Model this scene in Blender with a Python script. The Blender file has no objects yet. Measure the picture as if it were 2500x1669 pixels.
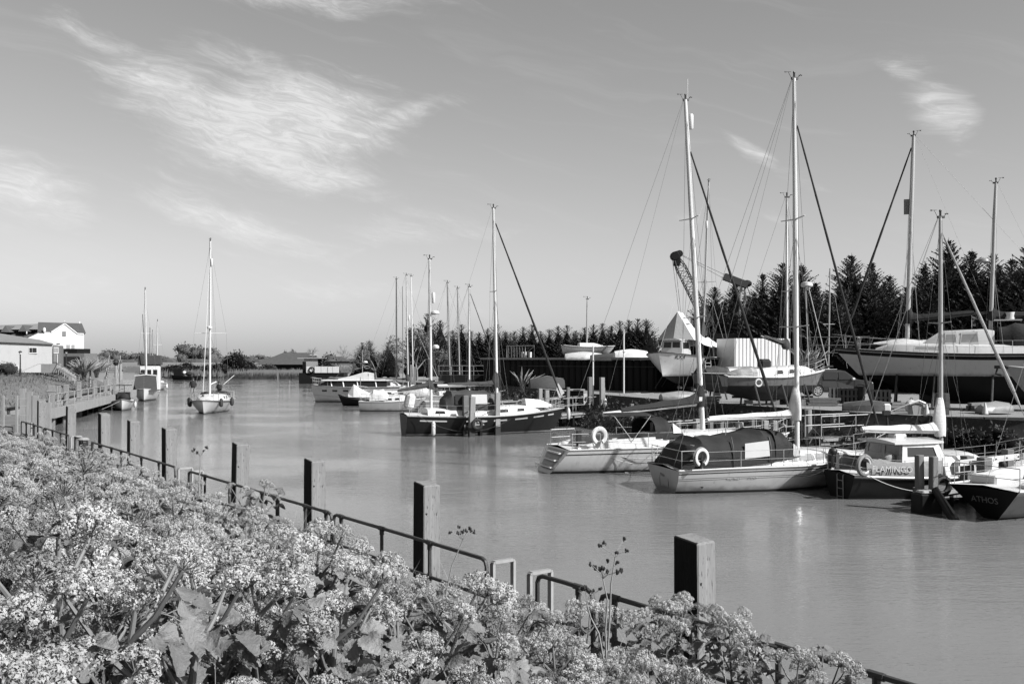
import bpy, bmesh, math, random
from mathutils import Vector, Matrix, Euler
R = math.radians
rnd = random.Random(7)
sc = bpy.context.scene
COL = sc.collection

# ------------------------------------------------------------------ camera
F, CZ, HY = 2430.6, 4.4, 872.0          # focal length and eye level in photograph pixels, eye height in metres
cam_d = bpy.data.cameras.new('camera'); cam = bpy.data.objects.new('camera', cam_d); COL.objects.link(cam)
cam.location = (0, 0, CZ); cam.rotation_euler = (R(90), 0, 0)
cam_d.lens = 35; cam_d.sensor_width = 36; cam_d.shift_y = 0.015
cam_d.clip_start = 0.05; cam_d.clip_end = 20000
sc.camera = cam

# ------------------------------------------------------------------ sky and sun
SUN_EL, SUN_AZ = R(39), math.atan2(0.86, -0.51)     # azimuth measured from +Y towards +X
SD = Vector((math.sin(SUN_AZ)*math.cos(SUN_EL), math.cos(SUN_AZ)*math.cos(SUN_EL), math.sin(SUN_EL)))
world = bpy.data.worlds.new('World'); sc.world = world; world.use_nodes = True
nt = world.node_tree; nt.nodes.clear()

class NG:
    """small helper for building node trees"""
    def __init__(s, t): s.t = t
    def n(s, typ, **kw):
        nd = s.t.nodes.new(typ)
        ins = kw.pop('ins', {})
        for k, v in kw.items(): setattr(nd, k, v)
        for k, v in ins.items(): s.put(nd.inputs[k], v)
        return nd
    def put(s, sock, v):
        if isinstance(v, bpy.types.NodeSocket): s.t.links.new(v, sock)
        else: sock.default_value = v
    def m(s, op, a, b=None, c=None, clamp=False):
        nd = s.t.nodes.new('ShaderNodeMath'); nd.operation = op; nd.use_clamp = clamp
        for i, v in enumerate((a, b, c)):
            if v is not None: s.put(nd.inputs[i], v)
        return nd.outputs[0]
    def step(s, v, lo, hi):
        nd = s.t.nodes.new('ShaderNodeMapRange'); nd.interpolation_type = 'SMOOTHSTEP'; nd.clamp = True
        s.put(nd.inputs[0], v); s.put(nd.inputs[1], lo); s.put(nd.inputs[2], hi)
        return nd.outputs[0]
    def noise(s, vec, scale, detail=4, rough=.55, dist=0, out=0):
        nd = s.t.nodes.new('ShaderNodeTexNoise')
        s.put(nd.inputs['Vector'], vec); nd.inputs['Scale'].default_value = scale
        nd.inputs['Detail'].default_value = detail; nd.inputs['Roughness'].default_value = rough
        nd.inputs['Distortion'].default_value = dist
        return nd.outputs[out]
    def comb(s, x, y, z):
        nd = s.t.nodes.new('ShaderNodeCombineXYZ')
        for i, v in enumerate((x, y, z)): s.put(nd.inputs[i], v)
        return nd.outputs[0]

g = NG(nt)
skyt = g.n('ShaderNodeTexSky', sky_type='NISHITA', sun_disc=False, sun_elevation=SUN_EL, sun_rotation=SUN_AZ,
           altitude=0, air_density=1.0, dust_density=1.6, ozone_density=1.0)
srgb = g.n('ShaderNodeSeparateColor', ins={0: skyt.outputs[0]})
# black-and-white film: the photograph has no colour, so the sky is weighted to one grey
lum = g.m('ADD', g.m('MULTIPLY', srgb.outputs[0], .40), g.m('ADD', g.m('MULTIPLY', srgb.outputs[1], .48), g.m('MULTIPLY', srgb.outputs[2], .12)))
tc = g.n('ShaderNodeTexCoord'); sep = g.n('ShaderNodeSeparateXYZ', ins={0: tc.outputs['Generated']})
dx, dy, dz = sep.outputs
az = g.m('MULTIPLY', g.m('ARCTAN2', dx, dy), 57.2958)
el = g.m('MULTIPLY', g.m('ARCSINE', dz), 57.2958)
# cirrus: soft masks (azimuth, elevation, radii, tilt in degrees) filled with streaky noise, thin veil elsewhere
masks = [(-13.4, 12.7, 6.4, 3.1, 4, 1.28), (-17.6, 13.6, 5.0, 2.6, -20, .95), (-21.5, 16.4, 4.2, .9, -18, .72), (-15.5, 15.8, 5.5, 1.6, -8, .70), (-8.0, 13.0, 4.8, .9, 19, .92), (-13.0, 10.4, 5.6, 1.2, -12, 1.0), (-11.6, 9.6, 4.2, .5, -8, .95),
         (-26.8, 9.0, 4.2, 1.5, -22, .95), (-15.0, 7.2, 7.0, 1.2, -13, .8), (-6.5, 6.8, 6.5, 1.4, 4, .62), (-14.0, 20.0, 9.5, 0.9, -4, .95), (-22, 20, 6, .8, -8, .7),
         (23.4, 12.6, 2.6, .95, -62, .92), (22.0, 14.6, 1.6, .6, -30, .7), (13.2, 11.3, 2.2, .5, -26, .85), (16.5, 9.8, 3.0, .9, -16, .5), (14.6, 7.6, 1.4, .5, -10, .5), (10.6, 7.6, 1.3, .35, -18, .55), (4.5, 5.2, 3.0, .6, -8, .4), (-3.8, 10.2, 1.6, .7, 0, .3),
         (-24, 4.6, 7, 1.2, -4, .5), (-10, 4.0, 8, 1.1, -3, .5), (48, 16, 8, 2.2, -15, .8), (-52, 14, 9, 2.4, -12, .8), (100, 24, 12, 3, 10, .7), (-100, 22, 12, 3, -10, .7), (165, 20, 14, 3, 0, .8)]
warpv = g.comb(az, el, 0.0)
wn = g.n('ShaderNodeTexNoise', ins={'Vector': warpv, 'Scale': .11, 'Detail': 3.0})
wsep = g.n('ShaderNodeSeparateColor', ins={0: wn.outputs['Color']})
waz = g.m('ADD', az, g.m('MULTIPLY', g.m('SUBTRACT', wsep.outputs[0], .5), 5.0))
wel = g.m('ADD', el, g.m('MULTIPLY', g.m('SUBTRACT', wsep.outputs[1], .5), 3.0))
# pale summer haze low in the sky, the same all round the horizon
lum = g.m('ADD', g.m('MULTIPLY', lum, .84), g.m('MULTIPLY', g.m('EXPONENT', g.m('MULTIPLY', g.m('MAXIMUM', el, 0.0), -.06)), .75))
lum = g.m('ADD', lum, g.m('MULTIPLY', g.m('EXPONENT', g.m('MULTIPLY', g.m('MAXIMUM', el, 0.0), -.30)), .85))
acc = None
for (a0, e0, ra, re, tilt, amp) in masks:
    c, s_ = math.cos(R(tilt)), math.sin(R(tilt))
    da, de = g.m('SUBTRACT', waz, a0), g.m('SUBTRACT', wel, e0)
    u = g.m('DIVIDE', g.m('ADD', g.m('MULTIPLY', da, c), g.m('MULTIPLY', de, s_)), ra)
    v = g.m('DIVIDE', g.m('SUBTRACT', g.m('MULTIPLY', de, c), g.m('MULTIPLY', da, s_)), re)
    d2 = g.m('ADD', g.m('MULTIPLY', u, u), g.m('MULTIPLY', v, v))
    k = g.m('MULTIPLY', g.m('EXPONENT', g.m('MULTIPLY', d2, -.9)), amp)
    acc = k if acc is None else g.m('MAXIMUM', acc, k)
# streaks follow the wind: long along azimuth, short in elevation
sv = g.comb(g.m('ADD', g.m('MULTIPLY', waz, .055), g.m('MULTIPLY', wel, .05)), g.m('SUBTRACT', g.m('MULTIPLY', wel, .42), g.m('MULTIPLY', waz, -.09)), 0.3)
n1 = g.noise(sv, 1.5, 7, .62, .7)
n2 = g.noise(g.comb(g.m('MULTIPLY', waz, .16), g.m('MULTIPLY', wel, .45), 2.0), 1.4, 8, .66, .5)
fu = g.m('ADD', g.m('MULTIPLY', waz, .97), g.m('MULTIPLY', wel, -.26)); fv = g.m('ADD', g.m('MULTIPLY', wel, .97), g.m('MULTIPLY', waz, .26))
nf = g.noise(g.comb(g.m('MULTIPLY', fu, .20), g.m('MULTIPLY', fv, .75), 5.0), 1.7, 10, .72, .8)
st = g.m('ADD', g.m('MULTIPLY', n1, .44), g.m('ADD', g.m('MULTIPLY', n2, .44), g.m('MULTIPLY', nf, .32)))
dens = g.step(g.m('ADD', g.m('MULTIPLY', acc, .74), g.m('MULTIPLY', g.m('SUBTRACT', st, .60), 1.55)), .20, .92)
fib = g.step(g.noise(g.comb(g.m('MULTIPLY', fu, .33), g.m('MULTIPLY', fv, 1.5), 9.0), 1.6, 10, .74, 1.2), .36, .66)
dens = g.m('MULTIPLY', dens, g.m('ADD', .50, g.m('MULTIPLY', fib, .62)))
veil = g.m('MULTIPLY', g.step(n1, .50, .78), .10)
cover = g.m('MINIMUM', g.m('ADD', g.m('MULTIPLY', dens, .95), veil), .95)
cover = g.m('MULTIPLY', cover, g.step(el, .2, 3.0))
cloudlum = g.m('ADD', g.m('MULTIPLY', lum, .25), 4.6)
mixl = g.m('ADD', g.m('MULTIPLY', lum, g.m('SUBTRACT', 1.0, cover)), g.m('MULTIPLY', cloudlum, cover))
bg = g.n('ShaderNodeBackground', ins={0: g.comb(mixl, mixl, mixl), 1: .086})
g.t.links.new(bg.outputs[0], g.n('ShaderNodeOutputWorld').inputs[0])

sun_d = bpy.data.lights.new('sun', 'SUN'); sun = bpy.data.objects.new('sun', sun_d); COL.objects.link(sun)
sun_d.energy = 5.0; sun_d.angle = R(.53); sun_d.color = (1, 1, 1)
sun.rotation_euler = SD.to_track_quat('Z', 'Y').to_euler(); sun.location = SD*80

sc.view_settings.view_transform = 'Standard'; sc.view_settings.look = 'None'
sc.view_settings.exposure = 0.8; sc.view_settings.gamma = 1.0; sc.view_settings.use_curve_mapping = False
sc.cycles.max_bounces = 6; sc.cycles.diffuse_bounces = 1; sc.cycles.glossy_bounces = 3; sc.cycles.transmission_bounces = 4
sc.cycles.transparent_max_bounces = 6; sc.cycles.caustics_reflective = False; sc.cycles.caustics_refractive = False
sc.cycles.use_denoising = True; sc.cycles.use_adaptive_sampling = True; sc.cycles.adaptive_threshold = .02

# ------------------------------------------------------------------ places
def PX(px, Y): return (px-1250)/F*Y
def PZ(py, Y): return CZ-(py-HY)/F*Y
def P(px, py, Y): return Vector((PX(px, Y), Y, PZ(py, Y)))
def G(px, py, z=0.0):
    Y = (CZ-z)*F/(py-HY); return Vector((PX(px, Y), Y, z))
QA = math.atan(1724/F); QD = Vector((-math.sin(QA), math.cos(QA), 0)); QN = Vector((math.cos(QA), math.sin(QA), 0))
def Q(s, p, z=0.0): return QD*s+QN*p+Vector((0, 0, z))          # along the near quay, across it
def QS(px, p):                                                  # distance along the quay of an image column
    k = (px-1250)/F; Y = p/(QN.x*k+QN.y); return QD.x*k*Y+QD.y*Y

# ------------------------------------------------------------------ meshes
class MB:
    def __init__(s): s.v = []; s.f = []; s.mi = []; s.cur = 0
    def mat(s, i): s.cur = i; return s
    def add(s, vs, fs):
        o = len(s.v); s.v.extend(tuple(a) for a in vs)
        for f in fs: s.f.append(tuple(o+i for i in f)); s.mi.append(s.cur)
    def poly(s, pts): s.add(pts, [tuple(range(len(pts)))]); return s
    def box(s, c, size, rz=0.0, rx=0.0, ry=0.0, taper=1.0):
        M = Euler((rx, ry, rz)).to_matrix(); c = Vector(c); hx, hy, hz = (a/2 for a in size)
        vs = []
        for z in (-1, 1):
            t = taper if z > 0 else 1.0
            for x, y in ((-1, -1), (1, -1), (1, 1), (-1, 1)): vs.append(c+M@Vector((x*hx*t, y*hy*t, z*hz)))
        s.add(vs, [(3, 2, 1, 0), (4, 5, 6, 7), (0, 1, 5, 4), (1, 2, 6, 5), (2, 3, 7, 6), (3, 0, 4, 7)]); return s
    def bar(s, p, q, w, h, up=(0, 0, 1)):
        p, q = Vector(p), Vector(q); d = (q-p).normalized(); up = Vector(up)
        if abs(d.dot(up)) > .98: up = Vector((1, 0, 0))
        a = d.cross(up).normalized()*w/2; b = a.cross(d).normalized()*h/2
        vs = [e+x*a+y*b for e in (p, q) for x, y in ((-1, -1), (1, -1), (1, 1), (-1, 1))]
        s.add(vs, [(3, 2, 1, 0), (4, 5, 6, 7), (0, 1, 5, 4), (1, 2, 6, 5), (2, 3, 7, 6), (3, 0, 4, 7)]); return s
    def tube(s, pts, r, n=7, cap=True, flat=1.0):
        pts = [Vector(p) for p in pts]; k = len(pts)
        rs = r if isinstance(r, (list, tuple)) else [r]*k
        vs = []; ref = None
        for i, p in enumerate(pts):
            d = (pts[min(i+1, k-1)]-pts[max(i-1, 0)]).normalized()
            if ref is None:
                ref = Vector((0, 0, 1)) if abs(d.z) < .9 else Vector((1, 0, 0))
            a = d.cross(ref)
            if a.length < 1e-5: a = d.orthogonal()
            a.normalize(); b = a.cross(d).normalized(); ref = b
            for j in range(n):
                t = 2*math.pi*j/n; vs.append(p+(a*math.cos(t)*flat+b*math.sin(t))*rs[i])
        fs = [(i*n+j, (i+1)*n+j, (i+1)*n+(j+1) % n, i*n+(j+1) % n) for i in range(k-1) for j in range(n)]
        if cap: fs += [tuple(range(n)), tuple((k-1)*n+j for j in reversed(range(n)))]
        s.add(vs, fs); return s
    def loft(s, rings, closed=True, caps=True):
        n = len(rings[0]); vs = [v for r in rings for v in r]; m = n if closed else n-1
        fs = [(i*n+j, i*n+(j+1) % n, (i+1)*n+(j+1) % n, (i+1)*n+j) for i in range(len(rings)-1) for j in range(m)]
        if caps and closed: fs += [tuple(reversed(range(n))), tuple((len(rings)-1)*n+j for j in range(n))]
        s.add(vs, fs); return s
    def sphere(s, c, r, sc3=(1, 1, 1), nu=10, nv=6):
        c = Vector(c); vs = []; fs = []
        for i in range(nv+1):
            t = math.pi*i/nv
            for j in range(nu):
                a = 2*math.pi*j/nu
                vs.append(c+Vector((r*sc3[0]*math.sin(t)*math.cos(a), r*sc3[1]*math.sin(t)*math.sin(a), r*sc3[2]*math.cos(t))))
        for i in range(nv):
            for j in range(nu): fs.append((i*nu+j, (i+1)*nu+j, (i+1)*nu+(j+1) % nu, i*nu+(j+1) % nu))
        s.add(vs, fs); return s
    def ring(s, c, ax, Rr, r, n=18, m=6, a0=0, a1=360, flat=1.0):
        c = Vector(c); ax = Vector(ax).normalized(); u = ax.cross(Vector((0, 0, 1)))
        if u.length < .01: u = Vector((1, 0, 0))
        u.normalize(); v = u.cross(ax).normalized()*-1
        if v.z < 0: v = -v
        full = abs(a1-a0) >= 359
        pts = []
        for i in range(n+1 if not full else n):
            t = R(a0+(a1-a0)*i/n); pts.append((t,))
        vs = []
        for (t,) in pts:
            d = u*math.cos(t)+v*math.sin(t)
            for j in range(m):
                q = 2*math.pi*j/m; vs.append(c+d*(Rr+r*math.cos(q))+ax*r*flat*math.sin(q))
        k = len(pts); fs = []
        for i in range(k if full else k-1):
            for j in range(m): fs.append((i*m+j, ((i+1) % k)*m+j, ((i+1) % k)*m+(j+1) % m, i*m+(j+1) % m))
        if not full: fs += [tuple(range(m)), tuple((k-1)*m+j for j in reversed(range(m)))]
        s.add(vs, fs); return s
    def mesh(s, name, mats, smooth=False):
        me = bpy.data.meshes.new(name); me.from_pydata(s.v, [], s.f)
        ms = mats if isinstance(mats, (list, tuple)) else [mats]
        for m in ms: me.materials.append(m)
        if len(ms) > 1: me.polygons.foreach_set('material_index', [min(i, len(ms)-1) for i in s.mi])
        if smooth: me.polygons.foreach_set('use_smooth', [True]*len(me.polygons))
        me.validate(); me.update(); return me
    def build(s, name, mats, parent=None, smooth=False, bevel=0):
        me = s.mesh(name, mats, smooth)
        if smooth:
            try: me.set_sharp_from_angle(angle=R(42))
            except Exception: pass
        o = bpy.data.objects.new(name, me); COL.objects.link(o)
        if parent is not None: o.parent = parent
        if bevel:
            b = o.modifiers.new('bevel', 'BEVEL'); b.width = bevel; b.segments = 1; b.limit_method = 'ANGLE'; b.angle_limit = R(40)
        return o

def tag(o, label=None, cat=None, group=None, kind=None):
    if label: o['label'] = label
    if cat: o['category'] = cat
    if group: o['group'] = group
    if kind: o['kind'] = kind
    return o
def thing(name, label, cat, loc=(0, 0, 0), rz=0.0, group=None, tilt=(0, 0)):
    o = bpy.data.objects.new(name, None); COL.objects.link(o); o.empty_display_size = .2
    o.location = loc; o.rotation_euler = (tilt[0], tilt[1], rz); return tag(o, label, cat, group)
def put(me, name, parent, M=None):
    o = bpy.data.objects.new(name, me); COL.objects.link(o); o.parent = parent
    if M is not None: o.matrix_local = M
    return o
def copy_tree(o, parent=None):
    c = o.copy(); COL.objects.link(c); c.parent = parent
    for ch in o.children: copy_tree(ch, c)
    return c
def lettering(text, size, mat, parent, M, name='lettering', shear=0.0, ext=.002, align='CENTER'):
    cu = bpy.data.curves.new(name, 'FONT'); cu.body = text; cu.size = size; cu.extrude = ext; cu.shear = shear
    cu.align_x = align; cu.align_y = 'CENTER'; cu.materials.append(mat); cu.resolution_u = 3
    o = bpy.data.objects.new(name, cu); COL.objects.link(o)
    me = bpy.data.meshes.new_from_object(o.evaluated_get(bpy.context.evaluated_depsgraph_get())); bpy.data.objects.remove(o)
    if not me.materials: me.materials.append(mat)
    o = bpy.data.objects.new(name, me); COL.objects.link(o); o.parent = parent; o.matrix_local = M; return o
def frame(o, x, y):
    """matrix with origin o, x axis along x, y axis towards y"""
    o, x, y = Vector(o), Vector(x).normalized(), Vector(y); z = x.cross(y).normalized(); y = z.cross(x)
    return Matrix(((x.x, y.x, z.x, o.x), (x.y, y.y, z.y, o.y), (x.z, y.z, z.z, o.z), (0, 0, 0, 1)))

# ------------------------------------------------------------------ materials (all grey: black-and-white film)
MATS = {}
ALB = .68            # film exposure is set for the shade, so paint and timber are kept below their nominal reflectance
def mat(name, v, rough=.6, var=.18, scale=2.0, bump=0.0, bscale=25.0, spec=.4, metal=0.0, stretch=(1, 1, 1), dirt=0.0, dscale=1.2, trans=0.0, coat=0.0, each=0.0):
    m = bpy.data.materials.new(name); m.use_nodes = True; t = m.node_tree; g = NG(t)
    bs = t.nodes['Principled BSDF']; tc = g.n('ShaderNodeTexCoord')
    mp = g.n('ShaderNodeMapping', ins={0: tc.outputs['Object'], 'Scale': stretch})
    nz = g.noise(mp.outputs[0], scale, 5, .6)
    val = g.m('MULTIPLY', v*ALB, g.m('ADD', 1.0-var, g.m('MULTIPLY', nz, 2*var)))
    if each: val = g.m('MULTIPLY', val, g.m('ADD', 1.0-each, g.m('MULTIPLY', g.n('ShaderNodeObjectInfo').outputs['Random'], 2*each)))
    if dirt:
        st = g.n('ShaderNodeMapping', ins={0: tc.outputs['Object'], 'Scale': (1, 1, .22)})
        dn = g.step(g.noise(st.outputs[0], dscale*3, 6, .68), .5, .75)
        val = g.m('MULTIPLY', val, g.m('SUBTRACT', 1.0, g.m('MULTIPLY', dn, dirt)))
    if name in ('gelcoat', 'hull_grey', 'hull_mid', 'hull_dark', 'paint_shade_grey'):      # weed and scum line, rust runs
        zz = g.n('ShaderNodeSeparateXYZ', ins={0: tc.outputs['Object']}).outputs[2]
        edge = g.m('ADD', zz, g.m('MULTIPLY', g.m('SUBTRACT', g.noise(tc.outputs['Object'], 2.5, 5, .65), .5), .34))
        scum = g.m('MULTIPLY', g.m('SUBTRACT', 1.0, g.step(edge, .06, .26)), .55)
        run = g.m('MULTIPLY', g.step(g.noise(g.n('ShaderNodeMapping', ins={0: tc.outputs['Object'], 'Scale': (3.2, 3.2, .12)}).outputs[0], 2.0, 3, .5), .60, .74), .22)
        val = g.m('MULTIPLY', val, g.m('SUBTRACT', 1.0, g.m('MAXIMUM', scum, run)))
    g.put(bs.inputs['Base Color'], g.comb(val, val, val))
    bs.inputs['Roughness'].default_value = rough; bs.inputs['Metallic'].default_value = metal
    bs.inputs['Specular IOR Level'].default_value = spec
    if coat: bs.inputs['Coat Weight'].default_value = coat; bs.inputs['Coat Roughness'].default_value = .22
    if bump:
        bn = g.n('ShaderNodeBump', ins={'Strength': bump, 'Distance': .02, 'Height': g.noise(mp.outputs[0], bscale, 5, .6)})
        g.put(bs.inputs['Normal'], bn.outputs[0])
    if trans:
        tr = g.n('ShaderNodeBsdfTranslucent', ins={0: g.comb(val, val, val)})
        mx = g.n('ShaderNodeMixShader', ins={0: trans, 1: bs.outputs[0], 2: tr.outputs[0]})
        g.put(t.nodes['Material Output'].inputs[0], mx.outputs[0])
    MATS[name] = m; return m

mat('gelcoat', .70, .28, .05, 1.5, spec=.5, dirt=.16, dscale=.8, coat=.3)
mat('white_paint', .72, .45, .08, 2, dirt=.15)
mat('deck_white', .64, .6, .1, 3, bump=.1, bscale=60)
mat('deck_grey', .36, .7, .12, 3, bump=.1, bscale=60)
mat('paint_shade_grey', .46, .35, .05, 2, dirt=.1)  # grey paint, and the shade put into white transom and wheelhouse back
mat('hull_black', .008, .5, .3, 1.2, spec=.15, dirt=0)
mat('hull_dark', .022, .4, .5, 1.2, spec=.25, dirt=.3)
mat('hull_grey', .30, .4, .12, 1.4, dirt=.25)
mat('hull_wood', .26, .55, .35, 1.0, dirt=.6, stretch=(1, 1, 2))
mat('hull_mid', .56, .4, .08, 1.4, dirt=.12)
mat('antifoul', .035, .8, .4, 2, bump=.2)
mat('stripe_dark', .03, .4, .1)
mat('stripe_grey', .22, .4, .1)
mat('alloy', .46, .42, .08, 1.5, metal=.35, stretch=(4, 4, .6))
mat('alloy_bright', .74, .4, .06, 1.5, stretch=(4, 4, .6))
mat('spar_dark', .025, .5, .25, 2)
mat('spar_wood', .20, .55, .3, 2, stretch=(4, 4, .5))
mat('steel', .45, .5, .08, 2, metal=.3)
mat('wire', .20, .5, .05)
mat('wire_light', .45, .4, .05)
mat('rope', .55, .85, .15, 20, bump=.4, bscale=90)
mat('rope_dark', .06, .85, .2, 20)
mat('canvas_dark', .016, .85, .3, 3, bump=1.0, bscale=6, stretch=(1, 1, 1.8))
mat('canvas_mid', .05, .85, .25, 3, bump=1.0, bscale=6, stretch=(1, 1, 1.8))
mat('canvas_white', .66, .8, .1, 2.2, bump=1.0, bscale=6, stretch=(1, 1, 1.8))
mat('canvas_grey', .36, .85, .15, 2.2, bump=1.0, bscale=6, stretch=(1, 1, 1.8))
mat('sail_dark', .02, .85, .3, 4, bump=.4, bscale=12, stretch=(1, 1, .4))
mat('vinyl', .60, .22, .12, 2.5, spec=.6)
mat('glass_dark', .015, .08, .2, 2, spec=.7)
mat('glass_pale', .34, .2, .3, 3, spec=.7)
mat('rubber', .02, .7, .2)
mat('fender_white', .64, .5, .1, 4, dirt=.2)
mat('buoy', .62, .6, .12, 6)
mat('buoy_dark', .22, .6, .15, 6)
mat('black', .012, .6, .2)
mat('lettering_white', .8, .5, .02)
mat('lettering_dark', .02, .5, .02)
mat('lettering_grey', .26, .5, .02); mat('lettering_faint', .66, .5, .02)
mat('lettering_pale', .17, .5, .02)
mat('skin', .35, .6, .08, 6)
mat('cloth_dark', .018, .9, .25, 8)
mat('cloth_pale', .28, .9, .2, 8)
mat('hair', .015, .7, .3, 10)
# ================================================================== materials of the setting
def custom(name, fn):
    m = bpy.data.materials.new(name); m.use_nodes = True; t = m.node_tree; g = NG(t)
    fn(g, t.nodes['Principled BSDF'], g.n('ShaderNodeTexCoord').outputs['Object']); MATS[name] = m; return m

def _water(g, bs, co):
    n0 = g.noise(co, .05, 3, .5)
    v = g.m('ADD', .115, g.m('MULTIPLY', n0, .05)); g.put(bs.inputs['Base Color'], g.comb(v, v, v))
    bs.inputs['Roughness'].default_value = .03; bs.inputs['IOR'].default_value = 1.33
    mp = g.n('ShaderNodeMapping', ins={0: co, 'Rotation': (0, 0, .22), 'Scale': (.5, 1.55, 1)})
    big = g.noise(mp.outputs[0], .9, 3, .5, .6); mid = g.noise(mp.outputs[0], 3.6, 3, .55, .4); fine = g.noise(mp.outputs[0], 13.0, 2, .5)
    calm = g.step(g.noise(co, .11, 3, .5), .35, .62)
    h = g.m('ADD', g.m('MULTIPLY', big, .6), g.m('ADD', g.m('MULTIPLY', mid, .46), g.m('MULTIPLY', fine, .36)))
    h = g.m('MULTIPLY', h, g.m('ADD', .35, g.m('MULTIPLY', calm, 1.0)))
    g.put(bs.inputs['Normal'], g.n('ShaderNodeBump', ins={'Strength': 1.0, 'Distance': .025, 'Height': h}).outputs[0])
custom('water', _water)

def _post(g, bs, co):
    mp = g.n('ShaderNodeMapping', ins={0: co, 'Scale': (14, 14, .9)})
    n = g.noise(mp.outputs[0], 1.6, 7, .68, .4)
    n2 = g.noise(co, 5.0, 5, .6)
    v = g.m('MULTIPLY', .165, g.m('ADD', .45, g.m('ADD', g.m('MULTIPLY', n, .75), g.m('MULTIPLY', n2, .35))))
    # split grain and old bolt holes
    crack = g.step(g.noise(g.n('ShaderNodeMapping', ins={0: co, 'Scale': (9, 9, .35)}).outputs[0], 2.2, 3, .5), .66, .72)
    vor = g.n('ShaderNodeTexVoronoi', ins={'Vector': g.n('ShaderNodeMapping', ins={0: co, 'Scale': (9, 9, 5)}).outputs[0], 'Scale': 1.0, 'Randomness': 1.0})
    hole = g.m('MULTIPLY', g.m('LESS_THAN', vor.outputs['Distance'], .16), g.step(n2, .52, .58))
    dark = g.m('MAXIMUM', g.m('MULTIPLY', crack, .75), g.m('MULTIPLY', hole, .9))
    pit = g.step(g.noise(g.n('ShaderNodeMapping', ins={0: co, 'Scale': (48, 48, 9)}).outputs[0], 1.0, 4, .65), .60, .70)
    dark = g.m('MAXIMUM', dark, g.m('MULTIPLY', pit, .8))
    v = g.m('MULTIPLY', v, g.m('SUBTRACT', 1.0, dark)); g.put(bs.inputs['Base Color'], g.comb(v, v, v))
    bs.inputs['Roughness'].default_value = .85; bs.inputs['Specular IOR Level'].default_value = .2
    h = g.m('SUBTRACT', n, g.m('MULTIPLY', dark, 1.2))
    g.put(bs.inputs['Normal'], g.n('ShaderNodeBump', ins={'Strength': .7, 'Distance': .02, 'Height': h}).outputs[0])
custom('post_wood', _post)

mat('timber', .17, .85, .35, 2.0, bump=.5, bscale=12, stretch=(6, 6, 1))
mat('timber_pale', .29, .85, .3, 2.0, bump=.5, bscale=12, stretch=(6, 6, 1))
mat('timber_long', .22, .85, .35, 2.0, bump=.5, bscale=12, stretch=(1, 6, 6))
mat('rail_paint', .055, .5, .45, 9, bump=.35, bscale=60, dirt=.3)
mat('galvanised', .40, .45, .2, 12, metal=.2, dirt=.25)
mat('concrete', .30, .9, .2, 1.2, bump=.4, bscale=14, dirt=.35)
mat('gravel', .26, .95, .3, 1.6, bump=.8, bscale=26)
mat('steel_dark', .010, .6, .4, 1.0, bump=.2, bscale=8, dirt=.3, spec=.15)
mat('rust', .05, .8, .5, 2.2, bump=.3)
mat('soil', .028, .95, .45, 2.0, bump=.6, bscale=10)
mat('bank_mud', .035, .9, .5, .8, bump=.6, bscale=6)
mat('grass_turf', .15, .95, .75, .9, bump=.9, bscale=18, stretch=(1, 2.2, 1)); mat('grass_blade', .20, .85, .5, .7, spec=.2, trans=.2)
mat('marsh', .20, .95, .4, .06, bump=.5, bscale=2)
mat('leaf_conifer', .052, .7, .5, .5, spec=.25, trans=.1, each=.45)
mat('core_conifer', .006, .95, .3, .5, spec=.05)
mat('leaf_bush', .085, .7, .4, .6, spec=.25, trans=.15)
mat('leaf_pale', .17, .7, .35, 1.0, spec=.25, trans=.2)
mat('leaf_scrub', .06, .75, .5, .6, spec=.2, trans=.12, each=.3)
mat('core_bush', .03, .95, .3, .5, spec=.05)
mat('leaf_far', .11, .8, .3, .2, spec=.1, trans=.1)
mat('bark', .09, .9, .3, 2, bump=.5, bscale=10, stretch=(3, 3, .6))
mat('bark_pale', .20, .9, .3, 2, bump=.4, bscale=10, stretch=(3, 3, .6))
mat('reed', .30, .85, .35, .5, spec=.2, trans=.2)
mat('reed_dark', .07, .9, .4, .5, spec=.1)
mat('render_wall', .50, .85, .06, .8, bump=.25, bscale=40, dirt=.10)
mat('white_wall', .80, .7, .03, .8, dirt=.05)
mat('brick_dark', .16, .9, .2, 4, bump=.4, bscale=20)
mat('slate', .085, .75, .3, 1.4, bump=.3, bscale=6)
mat('slate_pale', .22, .75, .25, 1.4, bump=.3, bscale=6)
mat('thatch', .075, .9, .35, 1.5, bump=.5, bscale=9)
mat('car_paint', .03, .3, .15, 1, spec=.35, coat=.1)

# ================================================================== water and land
w = MB(); w.poly([(-700, -120, 0), (900, -120, 0), (900, 2600, 0), (-700, 2600, 0)])
tag(w.build('water', MATS['water']), kind='structure')

# near bank, a slope between the flood bank top and the low quay
BZ = [(-30, 2.7), (.5, 2.66), (2, 2.45), (3, 2.2), (4, 1.87), (5, 1.5), (6, 1.0), (6.3, .86)]
def bank_z(p, s):
    z = BZ[-1][1]
    for (a, za), (c, zc) in zip(BZ[:-1], BZ[1:]):
        if a <= p <= c: z = za+(zc-za)*(p-a)/(c-a); break
    return z+.07*math.sin(s*.9+p*1.7)*math.sin(p*1.1+.5)*(1 if p < 5.6 else 0)
m = MB(); rows = []
ps = [-30, -12, -6, -3, -1, 0, .5, 1, 1.6, 2.2, 2.8, 3.4, 4, 4.6, 5.2, 5.8, 6.2]
ss = [-14+i*1.0 for i in range(58)]
for s_ in ss: rows.append([Q(s_, p, bank_z(p, s_)) for p in ps])
n = len(ps)
m.add([v for r in rows for v in r], [(i*n+j, (i+1)*n+j, (i+1)*n+j+1, i*n+j+1) for i in range(len(rows)-1) for j in range(n-1)])
tag(m.build('ground', MATS['soil'], smooth=True), kind='structure')
m = MB()
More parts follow.
